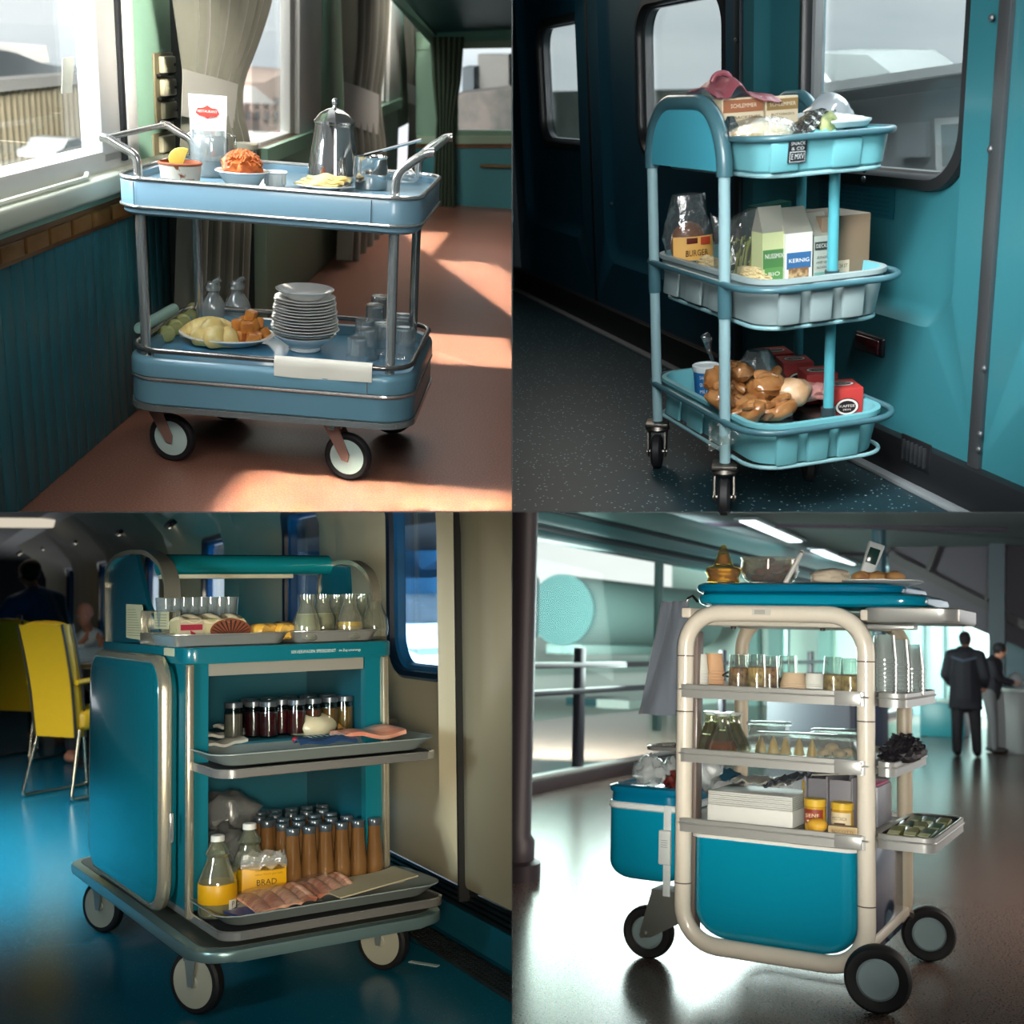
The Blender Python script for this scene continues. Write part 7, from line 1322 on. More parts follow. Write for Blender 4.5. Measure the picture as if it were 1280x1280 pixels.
# ---- the trolley
cr = mat('cream enamel', 'ded6c6', .25, coat=.4); crd = mat('taupe inner tube', '6d6058', .4, coat=.2); tb = mat('teal gloss', '0584a0', .18, coat=.6); tbd = mat('teal gloss lid', '006a8c', .25, coat=.5); alu_ = mat('ribbed aluminium', 'b9bab6', .33, .5, bump=(120, .04)); dsm = mat('smoked panel', '24344a', .15, coat=.5)
T = thing('airport_trolley', 'cream tube framed trolley with aluminium shelves and a teal bin', 'trolley'); w, d = .502, .50
ZT, ZBm = .992, .085
def loopframe(y, m, nm, r=.0235):
    b = B(); P = []
    for cx_, cz_, a0 in ((w - .10, ZBm + .10, -pi / 2), (w - .10, ZT - .10, 0), (.10, ZT - .10, pi / 2), (.10, ZBm + .10, pi)):
        P += [(cx_ + .10 * cos(a0 + pi / 2 * i / 8), y, cz_ + .10 * sin(a0 + pi / 2 * i / 8)) for i in range(9)]
    Q = []
    for a, c in zip(P, P[1:] + P[:1]):
        a, c = Vector(a), Vector(c); n = max(1, int((c - a).length / .08)); Q += [a.lerp(c, i / n) for i in range(n)]
    b.tube(Q, r, 14, True); o = b.out(nm, m, T)
    return o
o = loopframe(0, cr, 'front_frame')
b = B()
for x in (0, w):
    for z in (.87, .715, .245): b.cyl((x, 0, z - .0015), (x, 0, z + .0015), .0242, seg=20)
b.out('frame_joint', mat('joint shadow', '4a4034', .6), o)
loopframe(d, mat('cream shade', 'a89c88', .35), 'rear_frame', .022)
b = B()
for x in (.012, w - .012): b.box((x, .06, .52), (.022, .05, .84), .004)
b.out('inner_upright', crd, T)
for x in (0, w):
    for z, q in ((ZBm + .06, .025), (ZT, .03)): b = B(); b.box((x, d / 2, z), (q, d, .03), .006); b.out('side_rail', cr, T)
b = B(); b.box((w / 2, d / 2, ZT - .028), (w - .06, d - .02, .014), .004); b.out('top_plate', mat('white under plate', 'b5b0a2', .4), T)
for x in (.13, .38): b = B(); b.lathe([(0, -.008), (.007, -.008), (.009, 0), (0, .0)], (x, .03, ZT - .036), 10); b.out('screw', DKSTEEL, T)
q0, q1 = at(940, 760, 'y', -.024), at(963, 770, 'y', -.024); b = B(); b.box(((q0.x + q1.x) / 2, -.0235, (q0.z + q1.z) / 2), (q1.x - q0.x, .003, .018)); [b.box(((q0.x + q1.x) / 2 - .004, -.0252, (q0.z + q1.z) / 2 + .004 - .004 * k), (.03, .0006, .0014), mi=1) for k in range(3)]; b.out('type_plate', [mat('plate pale', 'c2c0b6', .4), mat('plate ink', '4d4a46', .5)], T)
# shelves: pressed aluminium rims, each with a wing on the right
def alshelf(z, xe, ye0, ye1, zoff=0., ext_floor='15181d', h=.036):
    b = B(); L = lambda k, zz: [(x, y, zz) for x, y in rr(w + .035 + 2 * k, d + .03 + 2 * k, .03, 6, w / 2, d / 2 - .012)]
    b.loft([L(-.010, z - .008), L(0, z - .008), L(0, z + h - .008), L(-.004, z + h - .006), L(-.008, z + h - .008), L(-.008, z + .017)], True, True)
    b.tube([(x, y, z + h * .42) for x, y in rr(w + .037, d + .032, .031, 6, w / 2, d / 2 - .012)], .003, 6, True)
    b.box((w * .92, -.0305, z + h / 2 - .008), (.07, .008, h * .94), .003); b.out('shelf', alu_, T)
    wv = xe - w - .03
    b = B(); L = lambda k, zz: [(x, y, zz) for x, y in rr(wv + 2 * k, ye1 - ye0 + 2 * k, .03, 6, w + .03 + wv / 2, (ye0 + ye1) / 2)]
    zz = z + zoff; b.loft([L(-.010, zz - .008), L(0, zz - .008), L(0, zz + h - .008), L(-.004, zz + h - .006), L(-.008, zz + h - .008)], True, False); b.loft([L(-.008, zz + h - .008), L(-.008, zz + .017)], False, True, mi=1); b.tube([(x, y, zz + h * .42) for x, y in rr(wv + .002, ye1 - ye0 + .002, .031, 6, w + .03 + wv / 2, (ye0 + ye1) / 2)], .003, 6, True); b.out('side_wing', [alu_, mat('wing floor ' + ext_floor, ext_floor, .4)], T)
x1e, x2e, x3e = X(1160, .30, 860), X(1148, .30, 940), X(1187, .20, 1025)
alshelf(.762, x1e, -.02, .44); alshelf(.585, x2e, -.02, .44); alshelf(.395, x3e, -.03, .46, .01)
# upper side tray
b = B(); wx0, wx1 = X(1090, .1, 765), X(1208, .12, 765)
LL = lambda k, z: [(x, y, z) for x, y in rr(wx1 - wx0 + 2 * k, .36 + 2 * k, .05, 7, (wx0 + wx1) / 2, .16)]
b.loft([LL(-.02, .972), LL(-.004, .974), LL(0, .98), LL(0, 1.01), LL(-.006, 1.014), LL(-.012, 1.01), LL(-.012, .985)]); b.box(((wx0 + wx1) / 2 - .05, .02, .962), (.12, .05, .012), .003); b.out('side_tray', alu_, T)
# teal pads on top
def pad(x0, x1, y0, y1, z0, z1, m, nm, r=.07):
    b = B(); W_, D_, cx_, cy_ = x1 - x0, y1 - y0, (x0 + x1) / 2, (y0 + y1) / 2; h = z1 - z0
    b.rrloft([(W_ - .03, D_ - .03, r, z0, cx_, cy_), (W_ - .006, D_ - .006, r, z0 + h * .2, cx_, cy_), (W_, D_, r, z0 + h * .5, cx_, cy_), (W_ - .006, D_ - .006, r, z0 + h * .8, cx_, cy_), (W_ - .03, D_ - .03, r * .9, z1, cx_, cy_)], n=7); return b.out(nm, m, T)
pad(.02, X(1173, .2, 750), -.01, .44, 1.013, 1.05, tb, 'lower_lid'); pad(.012, X(1146, .2, 740), -.005, .42, 1.048, 1.078, tbd, 'upper_lid')
# teal bin and its rim
def rtub(x0, x1, y0, y1, z0, z1, r, m, nm, par):
    b = B(); S_ = []
    for k in range(9): a = k / 8 * pi / 2; S_.append((1 - (1 - sin(a)) * r * 2 / (x1 - x0), z0 + r * (1 - cos(a))))
    cx_, cy_ = (x0 + x1) / 2, (y0 + y1) / 2
    secs = [((x1 - x0) - 2 * r * (1 - sin(k / 8 * pi / 2)), (y1 - y0) - .06 * (1 - sin(k / 8 * pi / 2)), .035, z0 + r * (1 - cos(k / 8 * pi / 2)), cx_, cy_) for k in range(9)] + [(x1 - x0, y1 - y0, .035, z1, cx_, cy_), (x1 - x0 - .03, y1 - y0 - .03, .03, z1, cx_, cy_), (x1 - x0 - .04, y1 - y0 - .04, .03, z0 + .03, cx_, cy_)]
    b.rrloft(secs, n=7); return b.out(nm, m, par)
rtub(.030, w - .028, -.012, d - .02, .103, .378, .085, tb, 'bin', T)
b = B(); L = lambda k, z: [(x, y, z) for x, y in rr(w - .056 + 2 * k, d - .006 + 2 * k, .037, 7, w / 2 + .001, d / 2 - .016)]; b.loft([L(0, .374), L(.006, .375), L(.006, .384), L(0, .386)]); b.out('bin_rim', mat('white rim', 'd9dad4', .3), T)
b = B(); b.box((w + .003, .25, .245), (.008, .36, .27), .003); b.out('smoked_side_panel', dsm, T)
def wheelBR(c, r, rz, tw=.05):
    Mw = Matrix.Translation(c) @ Matrix.Rotation(rz, 4, 'Z') @ Matrix.Rotation(pi / 2, 4, 'X'); b = B(); n = 40
    b.lathe([(r * .62, -tw * .36), (r * .70, -tw * .46), (r * .9, -tw * .5), (r * .985, -tw * .3), (r, 0), (r * .985, tw * .3), (r * .9, tw * .5), (r * .70, tw * .46), (r * .62, tw * .36)], M=Mw, seg=n); o = b.out('wheel', RUBBER, T)
    b = B(); b.lathe([(0, -tw * .52), (r * .10, -tw * .52), (r * .13, -tw * .44), (r * .30, -tw * .42), (r * .46, -tw * .40), (r * .55, -tw * .46), (r * .62, -tw * .38), (r * .62, tw * .38), (r * .55, tw * .46), (r * .3, tw * .42), (0, tw * .46)], M=Mw, seg=32); b.out('hub', mat('blue grey hub', '8fa5a8', .4, .2), o); return o
fw = at(1097, 1226, 'y', -.06); wheelBR((fw.x, -.055, .083), .083, .12); wheelBR((w + .055, d + .05, .078), .078, .3); rw = at(811, 1167, 'y', .10); wheelBR((rw.x, .10, .074), .074, .1)
for a_, c_ in ((Vector((fw.x, -.03, .083)), Vector((w, .0, .14))), (Vector((w + .04, d + .05, .078)), Vector((w, d, .14)))): b = B(); b.tube([a_, (a_ + c_) / 2 + Vector((0, .02, .01)), c_], .016, 8); b.out('axle', DKSTEEL, T)
b = B(); 
for y in (.065, .135):
    P = [Vector((X(820, .1, 1112), y, at(820, 1112, 'y', .1).z)), Vector((X(852, .1, 1112), y, at(852, 1114, 'y', .1).z)), Vector((X(854, .1, 1152), y, at(854, 1152, 'y', .1).z)), Vector((rw.x + .02, y, .066)), Vector((rw.x - .012, y, .06)), Vector((rw.x - .012, y, .086))]; b.loft([P, [p + Vector((0, .005, 0)) for p in P]])
zt_ = at(836, 1112, 'y', .1).z; b.box(((X(820, .1, 1112) + X(852, .1, 1112)) / 2, .10, zt_), (.075, .08, .008)); b.cyl((rw.x, .05, .074), (rw.x, .15, .074), .009, seg=10); b.box((X(853, .1, 1130), .10, zt_ - .04), (.012, .07, .09), .002); b.out('caster_bracket', mat('bracket grey', '8a8d88', .35, .7), T)
b = B(); p = at(812, 932, 'y', .03); b.tube(fillet([(.0, .0, .605), (p.x + .01, .0, .605), (p.x, .03, .605), (p.x, .12, .605), (p.x + .02, .16, .605), (.0, .16, .605)], .03), .007, 8); b.out('side_handle', CHROME, T)
# cooler hanging on the left
cx0, cx1 = X(774, .12, 1040), -.028
t = thing('cooler_box', 'small teal cooler with white rim and strap hanging at the left of the trolley', 'cooler', (0, 0, 0))
rtub(cx0, cx1, .03, .33, at(830, 1106, 'y', .03).z, .428, .05, tb, 'cooler_body', t)
b = B(); W_ = cx1 - cx0; cxm = (cx0 + cx1) / 2; b.rrloft([(W_ + .004, .304, .04, .424, cxm, .18), (W_ + .014, .314, .045, .428, cxm, .18), (W_ + .014, .314, .045, .440, cxm, .18), (W_ + .004, .304, .04, .444, cxm, .18)]); b.out('white_rim', mat('cooler rim', 'd2dcdc', .3), t)
b = B(); b.rrloft([(W_ - .004, .30, .04, .444, cxm, .18), (W_ - .002, .302, .045, .466, cxm, .18), (W_ + .012, .312, .05, .472, cxm, .18), (W_ + .014, .314, .05, .486, cxm, .18), (W_ - .02, .28, .04, .492, cxm, .18), (W_ - .05, .25, .035, .48, cxm, .18)]); b.out('lid', tbd, t)
us = X(835, .03, 1050); b = B(); b.box((us, .024, .32), (.022, .004, .25), .001); b.box((us - .004, .018, .33), (.036, .014, .095), .004); b.out('strap', mat('white strap', 'c3cbca', .5), t)
b = B(); Mt = Mx((us - .004, .0108, .35)) @ Matrix.Rotation(pi / 2, 4, 'X'); [b.box((0, -.006 * k, 0), (.02, .0016, .0006), M=Mt) for k in range(4)]; b.out('strap_print', mat('strap print', '7d8688', .5), t)
for k, (u, v, r_, lab) in enumerate(((812, 978, (.045, .05, .045), 'crumpled clear bag at the left on the cooler lid'), (836, 980, (.035, .045, .042), 'crumpled clear bag in the middle on the cooler lid'), (872, 972, (.05, .06, .055), 'crumpled clear bag at the right, behind the left post'))):
    b = B(); b.blob((0, 0, 0), r_, .35, 2.6, 3, 60 + k); b.thing('clear_bag', film('white film', 'eef4f4', 34, .35), lab, 'bag', (X(u, .16, v), .16 + .03 * k, .492 + r_[2] * .7), smooth=85)
b = B(); b.blob((0, 0, 0), (.038, .03, .03), .35, 3.2, 3, 66); b.thing('dried_fruit', mat('dark red fruit', '5a211d', .35, noise=(30, '2e100f', .4, .6)), 'dark red dried fruit in front of the clear bags on the cooler', 'fruit', (X(846, .08, 985), .09, .505))
b = B(); b.sheet(lambda s, v: ((s - .5) * .13, (v - .5) * .1, .03 * sin(pi * s) * sin(pi * v) + .01 * mnoise.noise(Vector((s * 8, v * 8, 1)))), 20, 16, .004); b.thing('blue_cloth', mat('petrol cloth', '0f3a4c', .7), 'crumpled petrol blue cloth behind the white box stack', 'cloth', (X(905, .3, 980), .32, .50), smooth=70)
# grey cloth hung at the upper left
xl, xr_ = X(801, .05, 890), X(862, .05, 760); rows = [(752, 832, 861), (775, 826, 862), (820, 815, 861), (870, 804, 858), (893, 800, 856)]
def gcl(s, v):
    k = min(int(v * 4), 3); f_ = v * 4 - k; a = [rows[k][i] + (rows[k + 1][i] - rows[k][i]) * f_ for i in range(3)]; p = at(a[1] + (a[2] - a[1]) * s, a[0], 'y', .06); return p + Vector((0, -.022 * (.5 + .5 * cos(2 * pi * (1.3 * s + .5 * v))) * (.35 + v) + .008 * mnoise.noise(Vector((s * 5, v * 1.5, 2))), 0))
b = B(); b.sheet(gcl, 40, 30, .012); t = b.thing('hanging_cloth', mat('slate cloth', '5d6570', .75, sheen=.3), 'slate grey cloth hanging at the upper left corner of the frame', 'cloth', smooth=60)
b = B(); p, q = at(860, 748, 'y', .06), at(866, 745, 'y', .04); b.tube([at(858, 756, 'y', .06), p, q, at(872, 752, 'y', .03)], .004, 8); b.out('hook', DKSTEEL, t)
# on the lids
zl = 1.0785
def gl2(nm, tint, milk=.04): return glass(nm, tint, .06, .03, milk, 'ffffff', .38)
t = thing('oil_cruet', 'squat amber glass cruet with a pointed stopper on the teal lid', 'cruet', (X(904, .10, 735), .10, zl)); amb = mat('amber oil', 'cda428', .1, trans=.4, coat=.5)
b = B(); b.lathe([(0, .001), (.035, 0), (.048, .006), (.044, .018), (.052, .034), (.048, .046), (.03, .052), (.026, .058), (.022, .072), (.012, .10), (.007, .112), (.0, .114)], seg=28); b.out('glass', gl2('amber glass', 'e8cf7a'), t)
b = B(); b.lathe([(0, .003), (.044, .006), (.041, .018), (.048, .034), (.044, .042), (0, .042)], seg=24); b.lathe([(0, .055), (.020, .058), (.012, .085), (0, .09)], seg=16); b.out('oil', amb, t)
t = thing('glass_bowl', 'round glass bowl of brown preserves beside the cruet', 'bowl', (X(962, .11, 733), .11, zl))
b = B(); b.lathe([(0, .001), (.05, 0), (.07, .012), (.082, .04), (.078, .066), (.082, .074), (.079, .074), (.075, .066), (.078, .04), (.067, .015), (.05, .005), (0, .005)], seg=34); b.out('bowl', gl2('bowl glass', 'e3ded2', .06), t)
b = B(); [b.blob((.045 * cos(k * 2.4) * (k / 9) ** .5, .045 * sin(k * 2.4) * (k / 9) ** .5, .02 + .012 * (k % 3)), (.018, .015, .012), .1, 2, 2, k) for k in range(10)]; b.out('preserves', mat('brown preserve', '7a3a14', .25, noise=(20, '3a160a', .4, .6), coat=.5), t)
b = B(); b.blob((.02, -.06, .062), (.016, .012, .010), .1, 2, 2, 3); b.out('fruit_on_rim', mat('dark cherry', '3c120c', .3), t)
a_, c_ = at(981, 730, 'y', .02), at(1003, 689, 'y', .10); b = B(); b.tube([a_, a_.lerp(c_, .8), c_], [.007, .0068, .005], 10); b.tube([a_.lerp(c_, .93), c_], [.0062, .004], 10, mi=1); b.thing('white_pen', [mat('pen white', 'd8d8d2', .35), mat('pen tip', '2a2c30', .4)], 'white stick pen leaning against the glass bowl', 'pen')
b = B(); b.blob((0, 0, .02), (.055, .04, .024), .18, 2, 3, 15, flat=-.75); b.thing('wrapped_roll', mat('pale wrapped roll', 'c9bca6', .4, coat=.4), 'pale wrapped roll lying on the teal lid behind the pen', 'bread', (X(1037, .12, 725), .12, zl + .001))
t = thing('card_terminal', 'slim white hand terminal with a dark screen standing tilted on the lid', 'terminal', (X(1078, .18, 727), .18, zl + .0), .35, ry=.32)
b = B(); b.rrloft([(.030, .012, .004, 0), (.034, .014, .005, .01), (.046, .015, .006, .12), (.044, .014, .005, .126)]); b.out('terminal_body', mat('terminal white', 'b9c0c0', .3), t); b = B(); b.box((0, -.0082, .088), (.030, .003, .045), .001); b.out('screen', mat('terminal screen', '1f3a36', .15), t); b = B(); b.box((0, -.0078, .026), (.014, .003, .028), .001); b.out('keypad', mat('keypad', '4b5254', .4), t)
b = B(); b.lathe([(0, 0), (.07, .0), (.095, .008), (.094, .011), (.068, .004), (0, .004)], seg=34, sx=1.15); b.thing('side_plate', PORC, 'white plate under the biscuits at the right of the lid', 'plate', (X(1102, .12, 728), .13, zl))
bk = mat('biscuit', 'b88a58', .6, noise=(30, '8f6238', .45, .62)); bs0 = None
for k, (u, y, lab) in enumerate(((1077, .09, 'leftmost round biscuit on the plate'), (1097, .10, 'second round biscuit from the left'), (1119, .09, 'rightmost round biscuit on the plate'), (1086, .16, 'biscuit at the back left of the plate'), (1108, .17, 'biscuit at the back right of the plate'))):
    if bs0 is None: b = B(); b.blob((0, 0, .012), (.027, .025, .018), .08, 2, 3, 31, flat=-.5); bs0 = b.thing('biscuit', bk, lab, 'biscuit', (X(u, y, 728), y, zl + .006), group='biscuits on the lid')
    else: dup(bs0, lab, (X(u, y, 728), y, zl + .006), k)
# shelf one
z1 = .7805
def stackcup(label, u, y, z, n, m, rt=.028, rb=.022, h=.06, st=.012, grp=None, up=True):
    t = thing('paper_cups', label, 'cups', (X(u, y, 850), y, z), 0, grp); hh = h + st * (n - 1)
    b = B(); pr = [(0, 0), (rb, 0)] if up else [(0, 0), (rt, 0)]
    for k in range(n): pr += [(rt - .001, h + st * k - .003), (rt + .001, h + st * k), (rt - .001, h + st * k + .001)] if up else []
    return t
def cupcol(label, u, y, z, n, m, r, h, st, grp, name='paper_cup'):
    """a nested column of upturned cups, every cup its own object"""
    src = None
    for k in range(n):
        lab = label % ('lowest' if k == 0 else 'topmost' if k == n - 1 else ('second', 'third', 'fourth', 'fifth', 'sixth', 'seventh', 'eighth', 'ninth', 'tenth', 'eleventh')[k - 1] + ' from the bottom'); p = (X(u, y, 850), y, z + k * st)
        if src is None: b = B(); b.lathe([(r + .0004, 0), (r + .0012, .001), (r + .0012, .004), (r - .0005, .005), (r * .8, h), (0, h)], seg=22, caps=False); src = b.thing(name, m, lab, 'cup', p, group=grp)
        else: dup(src, lab, p)
wc = mat('white paper cup', 'd3d5cd', .6); tc_ = mat('tan paper cup', 'c39a74', .6)
cupcol('white paper cup, %s in the column by the left post', 874, .08, z1, 6, wc, .026, .052, .0085, 'white paper cups')
cupcol('tan paper cup, %s in the column beside the white cups', 892, .12, z1, 6, tc_, .030, .055, .0085, 'tan paper cups')
cer = mat('cereal brown', 'a9743a', .6, noise=(60, '5f3a18', .42, .62)); cer2 = mat('cereal gold', 'd0a55c', .6, noise=(60, '8a6228', .42, .62)); jg = gl2('jar glass', 'eef4f2', .03)
def cereal(label, u, y, z, h, r, fh, m, grp='glasses of cereal on the top shelf'):
    t = thing('cereal_glass', label, 'glass', (X(u, y, 850), y, z), 0, grp)
    b = B(); b.lathe([(0, .001), (r * 1.0, 0), (r * 1.05, .004), (r * .98, h * .5), (r * .86, h), (r * .83, h), (r * .94, h * .5), (r, .006), (0, .005)], seg=24); b.out('glass', jg, t)
    b = B(); b.lathe([(0, .006), (r * .98, .007), (r * .93, fh), (r * .6, fh + .004), (0, fh + .003)], seg=20); b.out('cereal', m, t)
    return t
for k, (u, y, h, fh, m, lab) in enumerate(((923, .05, .088, .052, cer, 'leftmost glass of dark brown cereal on the top shelf'), (946, .06, .090, .055, cer2, 'second glass of cereal, golden brown'), (962, .12, .086, .055, cer, 'third glass of cereal, set a little further back'), (985, .16, .088, .03, cer, 'tall glass behind the tan lids'), (1042, .04, .090, .044, cer2, 'large glass of golden cereal near the right post'), (1063, .05, .088, .044, cer2, 'glass of golden cereal touching the right post'))): cereal(lab, u, y, z1, h * 1.1, .028, fh * 1.12, m)
cupcol('tan paper lid cup, %s in the squat column among the glasses', 992, .045, z1, 4, mat('buff paper', 'c2ab8e', .6), .036, .034, .006, 'buff paper cups'); cupcol('white paper lid cup, %s in the squat column beside the tan ones', 1018, .06, z1, 4, wc, .028, .034, .006, 'squat white paper cups')
pcup = glass('milky cup', 'dfe8e6', .10, .12, .42, 'b5c0be', .4)
for j, (u, y, n, lab) in enumerate(((1106, .10, 9, 'clear plastic cup, %s in the left stack on the right wing'), (1122, .17, 8, 'clear plastic cup, %s in the middle stack on the right wing'), (1140, .22, 7, 'clear plastic cup, %s in the right stack on the right wing'))): cupcol(lab, u, y, z1, n, pcup, .034, .07, .0115, 'clear cups on the right wing', 'plastic_cup')
b = B(); b.tube([(0, 0, 0), (.03, 0, .02), (.05, .01, .018)], .003, 6); b.tube([(.01, 0, .0), (.04, 0, -.01)], .003, 6); b.thing('black_tongs', RUBBER, 'thin black tongs tip between the tan cups and the cereal glasses', 'tongs', (X(903, .1, 845), .10, z1 + .035))
# shelf two
z2 = .6035
wine = mat('amber tea', '8a3f0c', .12, trans=.35, coat=.5); ol = mat('olive oil', '4a4a0e', .12, trans=.35, coat=.5)
for k, (u, y, m, lab) in enumerate(((889, .09, ol, 'conical flask of dark green oil at the left of the second shelf'), (903, .05, wine, 'conical flask of amber liquid at the front of the second shelf'), (917, .11, ol, 'conical flask of dark green oil behind the amber one'))):
    t = thing('conical_flask', lab, 'flask', (X(u, y, 930), y, z2), 0, 'conical flasks on the second shelf')
    b = B(); b.lathe([(0, .001), (.046, 0), (.05, .006), (.046, .022), (.022, .07), (.018, .09), (.021, .104), (.018, .104), (.016, .09), (.019, .07), (.043, .022), (.046, .006), (0, .006)], seg=28); b.out('glass', gl2('flask glass', 'e6e8d6', .03), t)
    b = B(); b.lathe([(0, .006), (.045, .008), (.044, .02), (.030, .045) if k != 1 else (.036, .034), (0, .045 if k != 1 else .034)], seg=24); (b.lathe([(0, .046), (.029, .047), (.017, .08), (0, .082)], seg=18) if k != 1 else b.lathe([(0, .036), (.034, .036), (.02, .06), (0, .062)], seg=18, mi=1)); b.out('liquid', [m, ol], t)
    b = B(); b.lathe([(0, .100), (.021, .100), (.023, .104), (.023, .110), (0, .111)], seg=20); b.out('stopper', gl2('stopper glass', 'dfeaea', .25), t)
def clearbox(label, u0, u1, y0, y1, h):
    x0, x1 = X(u0, y0, 935), X(u1, y0, 935); t = thing('pastry_box', label, 'box', ((x0 + x1) / 2, (y0 + y1) / 2, z2))
    W_, D_ = x1 - x0, y1 - y0; b = B(); b.rrloft([(W_ - .01, D_ - .01, .012, 0), (W_, D_, .014, .004), (W_ - .012, D_ - .01, .014, h - .006), (W_ - .02, D_ - .02, .012, h), (W_ - .026, D_ - .026, .012, h - .002), (W_ - .018, D_ - .016, .012, h - .008), (W_ - .006, D_ - .006, .012, .006), (W_ - .014, D_ - .014, .01, .003)]); b.out('box_shell', gl2('box plastic', 'eef2f0', .05), t)
    b = B(); b.rrloft([(W_ + .004, D_ + .004, .016, h - .006), (W_ + .004, D_ + .004, .016, h), (W_ - .01, D_ - .01, .012, h + .004)]); b.out('box_lid', gl2('box lid plastic', 'e4ebea', .12), t)
clearbox('long clear box of pastries and cookies at the front of the second shelf', 943, 1068, .02, .13, .062); clearbox('clear lidded box behind the flasks on the second shelf', 932, 980, .19, .28, .078); clearbox('clear lidded box at the back right of the second shelf', 1012, 1070, .19, .28, .068)
pz = mat('yellow pastry', 'c89a42', .5, noise=(24, 'e0be74', .4, .62)); tri = None
for k, u in enumerate((951, 967, 982, 999, 1015)):
    lab = ('leftmost', 'second', 'middle', 'fourth', 'rightmost')[k] + ' pointed yellow pastry in the long clear box'
    if tri is None: b = B(); b.loft([[(.017 * k_ * cos(a), .015 * k_ * sin(a), z) for a in [2 * pi * i / 12 for i in range(12)]] for z, k_ in ((0, 1), (.02, .75), (.038, .4), (.046, .1))]); tri = b.thing('pastry', pz, lab, 'pastry', (X(u, .07, 940), .07, z2 + .005), group='pointed pastries in the clear box')
    else: dup(tri, lab, (X(u, .07, 940), .07, z2 + .005), .5 * k)
ck = mat('chip cookie', 'c2a47c', .6, noise=(45, '3a2418', .60, .64)); ck0 = None
for k, (u, y, z, lab) in enumerate(((1031, .05, 0, 'chocolate chip cookie at the left of the cookie end of the long box'), (1040, .06, .014, 'chocolate chip cookie on top of the others in the long box'), (1049, .05, 0, 'chocolate chip cookie at the right of the long box'), (1060, .07, .002, 'chocolate chip cookie against the right wall of the long box'))):
    if ck0 is None: b = B(); b.blob((0, 0, .012), (.019, .018, .014), .08, 2, 3, 5, flat=-.7); ck0 = b.thing('cookie', ck, lab, 'cookie', (X(u, y, 940), y, z2 + .006 + z), group='cookies in the clear box')
    else: dup(ck0, lab, (X(u, y, 940), y, z2 + .006 + z), k)
q = (x2e + w + .03) / 2; b = B()
for k in range(260):
    a, r_ = random.random() * 6.28, random.random() ** .5; x, y = .045 * r_ * cos(a), .17 * r_ * sin(a); z = .02 + .045 * (1 - r_ * r_) * random.random(); h_ = random.random() * 6.28; tl_ = random.random() * 1.4
    dx, dy, dz = .017 * cos(h_) * cos(tl_), .017 * sin(h_) * cos(tl_), .015 * sin(tl_); p0, p1 = Vector((x, y, z)), Vector((x + dx, y + dy, z + dz)); sd = Vector((-sin(h_), cos(h_), .2)) * .008; m_ = (p0 + p1) / 2 + Vector((0, 0, .004)); b.raw([p0, m_ + sd, p1, m_ - sd], [(0, 1, 2, 3)])
b.blob((0, 0, .015), (.05, .17, .03), .2, 3, 3, 2); b.thing('dark_leaves', mat('dark leaves', '17141c', .6), 'heap of very dark curly leaves on the right wing of the second shelf', 'leaves', (q, .20, z2 + .005), kind='stuff', smooth=0)
# shelf three
z3 = .4135
bw = None; bwm = mat('white ribbed card', 'd5d6d0', .5)
xa, xb2 = X(888, .06, 1010), X(995, .06, 1010)
b = B(); b.box(((xb2 - xa) / 2, 0, .024), (xb2 - xa, .20, .048), .006); b.thing('white_box', bwm, 'plain white box at the bottom of the white stack on the third shelf', 'box', (xa, .13, z3)); zz = .049
for k in range(7):
    lab = ('lowest', 'second', 'third', 'fourth', 'fifth', 'sixth', 'topmost')[k] + ' thin white card tray in the stack on the white box'; p = (xa, .13 + .002 * (k % 2), z3 + zz + k * .0052)
    if bw is None: b = B(); b.box(((xb2 - xa) / 2, 0, .002), (xb2 - xa - .006, .195, .0036), .0012); b.box(((xb2 - xa) / 2, -.096, .0015), (xb2 - xa - .004, .004, .0046), .001); bw = b.thing('card_tray', mat('white card tray', 'c9cbc6', .5), lab, 'tray', p, group='white card trays')
    else: dup(bw, lab, p)
b = B(); b.sheet(lambda s, v: ((s - .5) * .16, (v - .5) * .12, .012 * sin(pi * s) * sin(pi * v) + .012 * mnoise.noise(Vector((s * 7, v * 6, 4)))), 24, 18, .004); b.thing('silver_pouch', mat('silver pouch', 'a9a9a2', .3, .5), 'crumpled pale silver pouch on the white card trays', 'pouch', (X(955, .18, 975), .17, z3 + .108), .1, smooth=70)
b = B(); b.sheet(lambda s, v: ((s - .5) * .11, (v - .5) * .13, .03 * s + .012 * sin(pi * s) * sin(pi * v) + .014 * mnoise.noise(Vector((s * 8, v * 6, 9)))), 24, 18, .004); b.thing('grey_pouch', mat('dark grey pouch', '3f444b', .35, .3), 'crumpled dark grey pouch at the right end of the white card trays', 'pouch', (X(990, .14, 970), .13, z3 + .108), -.1, smooth=70)
# divided crate with jars
t = thing('divided_crate', 'grey divided crate holding the yellow jars on the third shelf', 'crate', (X(996, .02, 1000), 0, z3)); gw_ = mat('grey crate', '6d6c72', .5)
Lc = w - .03 - X(996, .02, 1000); b = B()
for x in (0, Lc * .37, Lc * .8): b.box((x, .23, .07), (.005, .25, .14), .001)
for y in (.01 + .12, .35): b.box((Lc * .4, y, .065), (Lc * .8, .005, .13), .001)
b.box((Lc * .4, .18, .002), (Lc * .8, .34, .004)); b.out('crate_walls', gw_, t)
b = B(); b.loft([[(0, .14, .135), (Lc, .14, .150), (Lc + .02, .34, .17), (.02, .34, .15)], [(0, .14, .138), (Lc, .14, .153), (Lc + .02, .34, .173), (.02, .34, .153)]]); b.out('crate_flap', mat('pale flap', '9a9890', .5), t)
yj = mat('mustard jar', 'c79a2c', .3, coat=.4); yl = mat('yellow lid', 'd9b23e', .4); ol_ = mat('brown orange lid', '7a3f14', .35); 
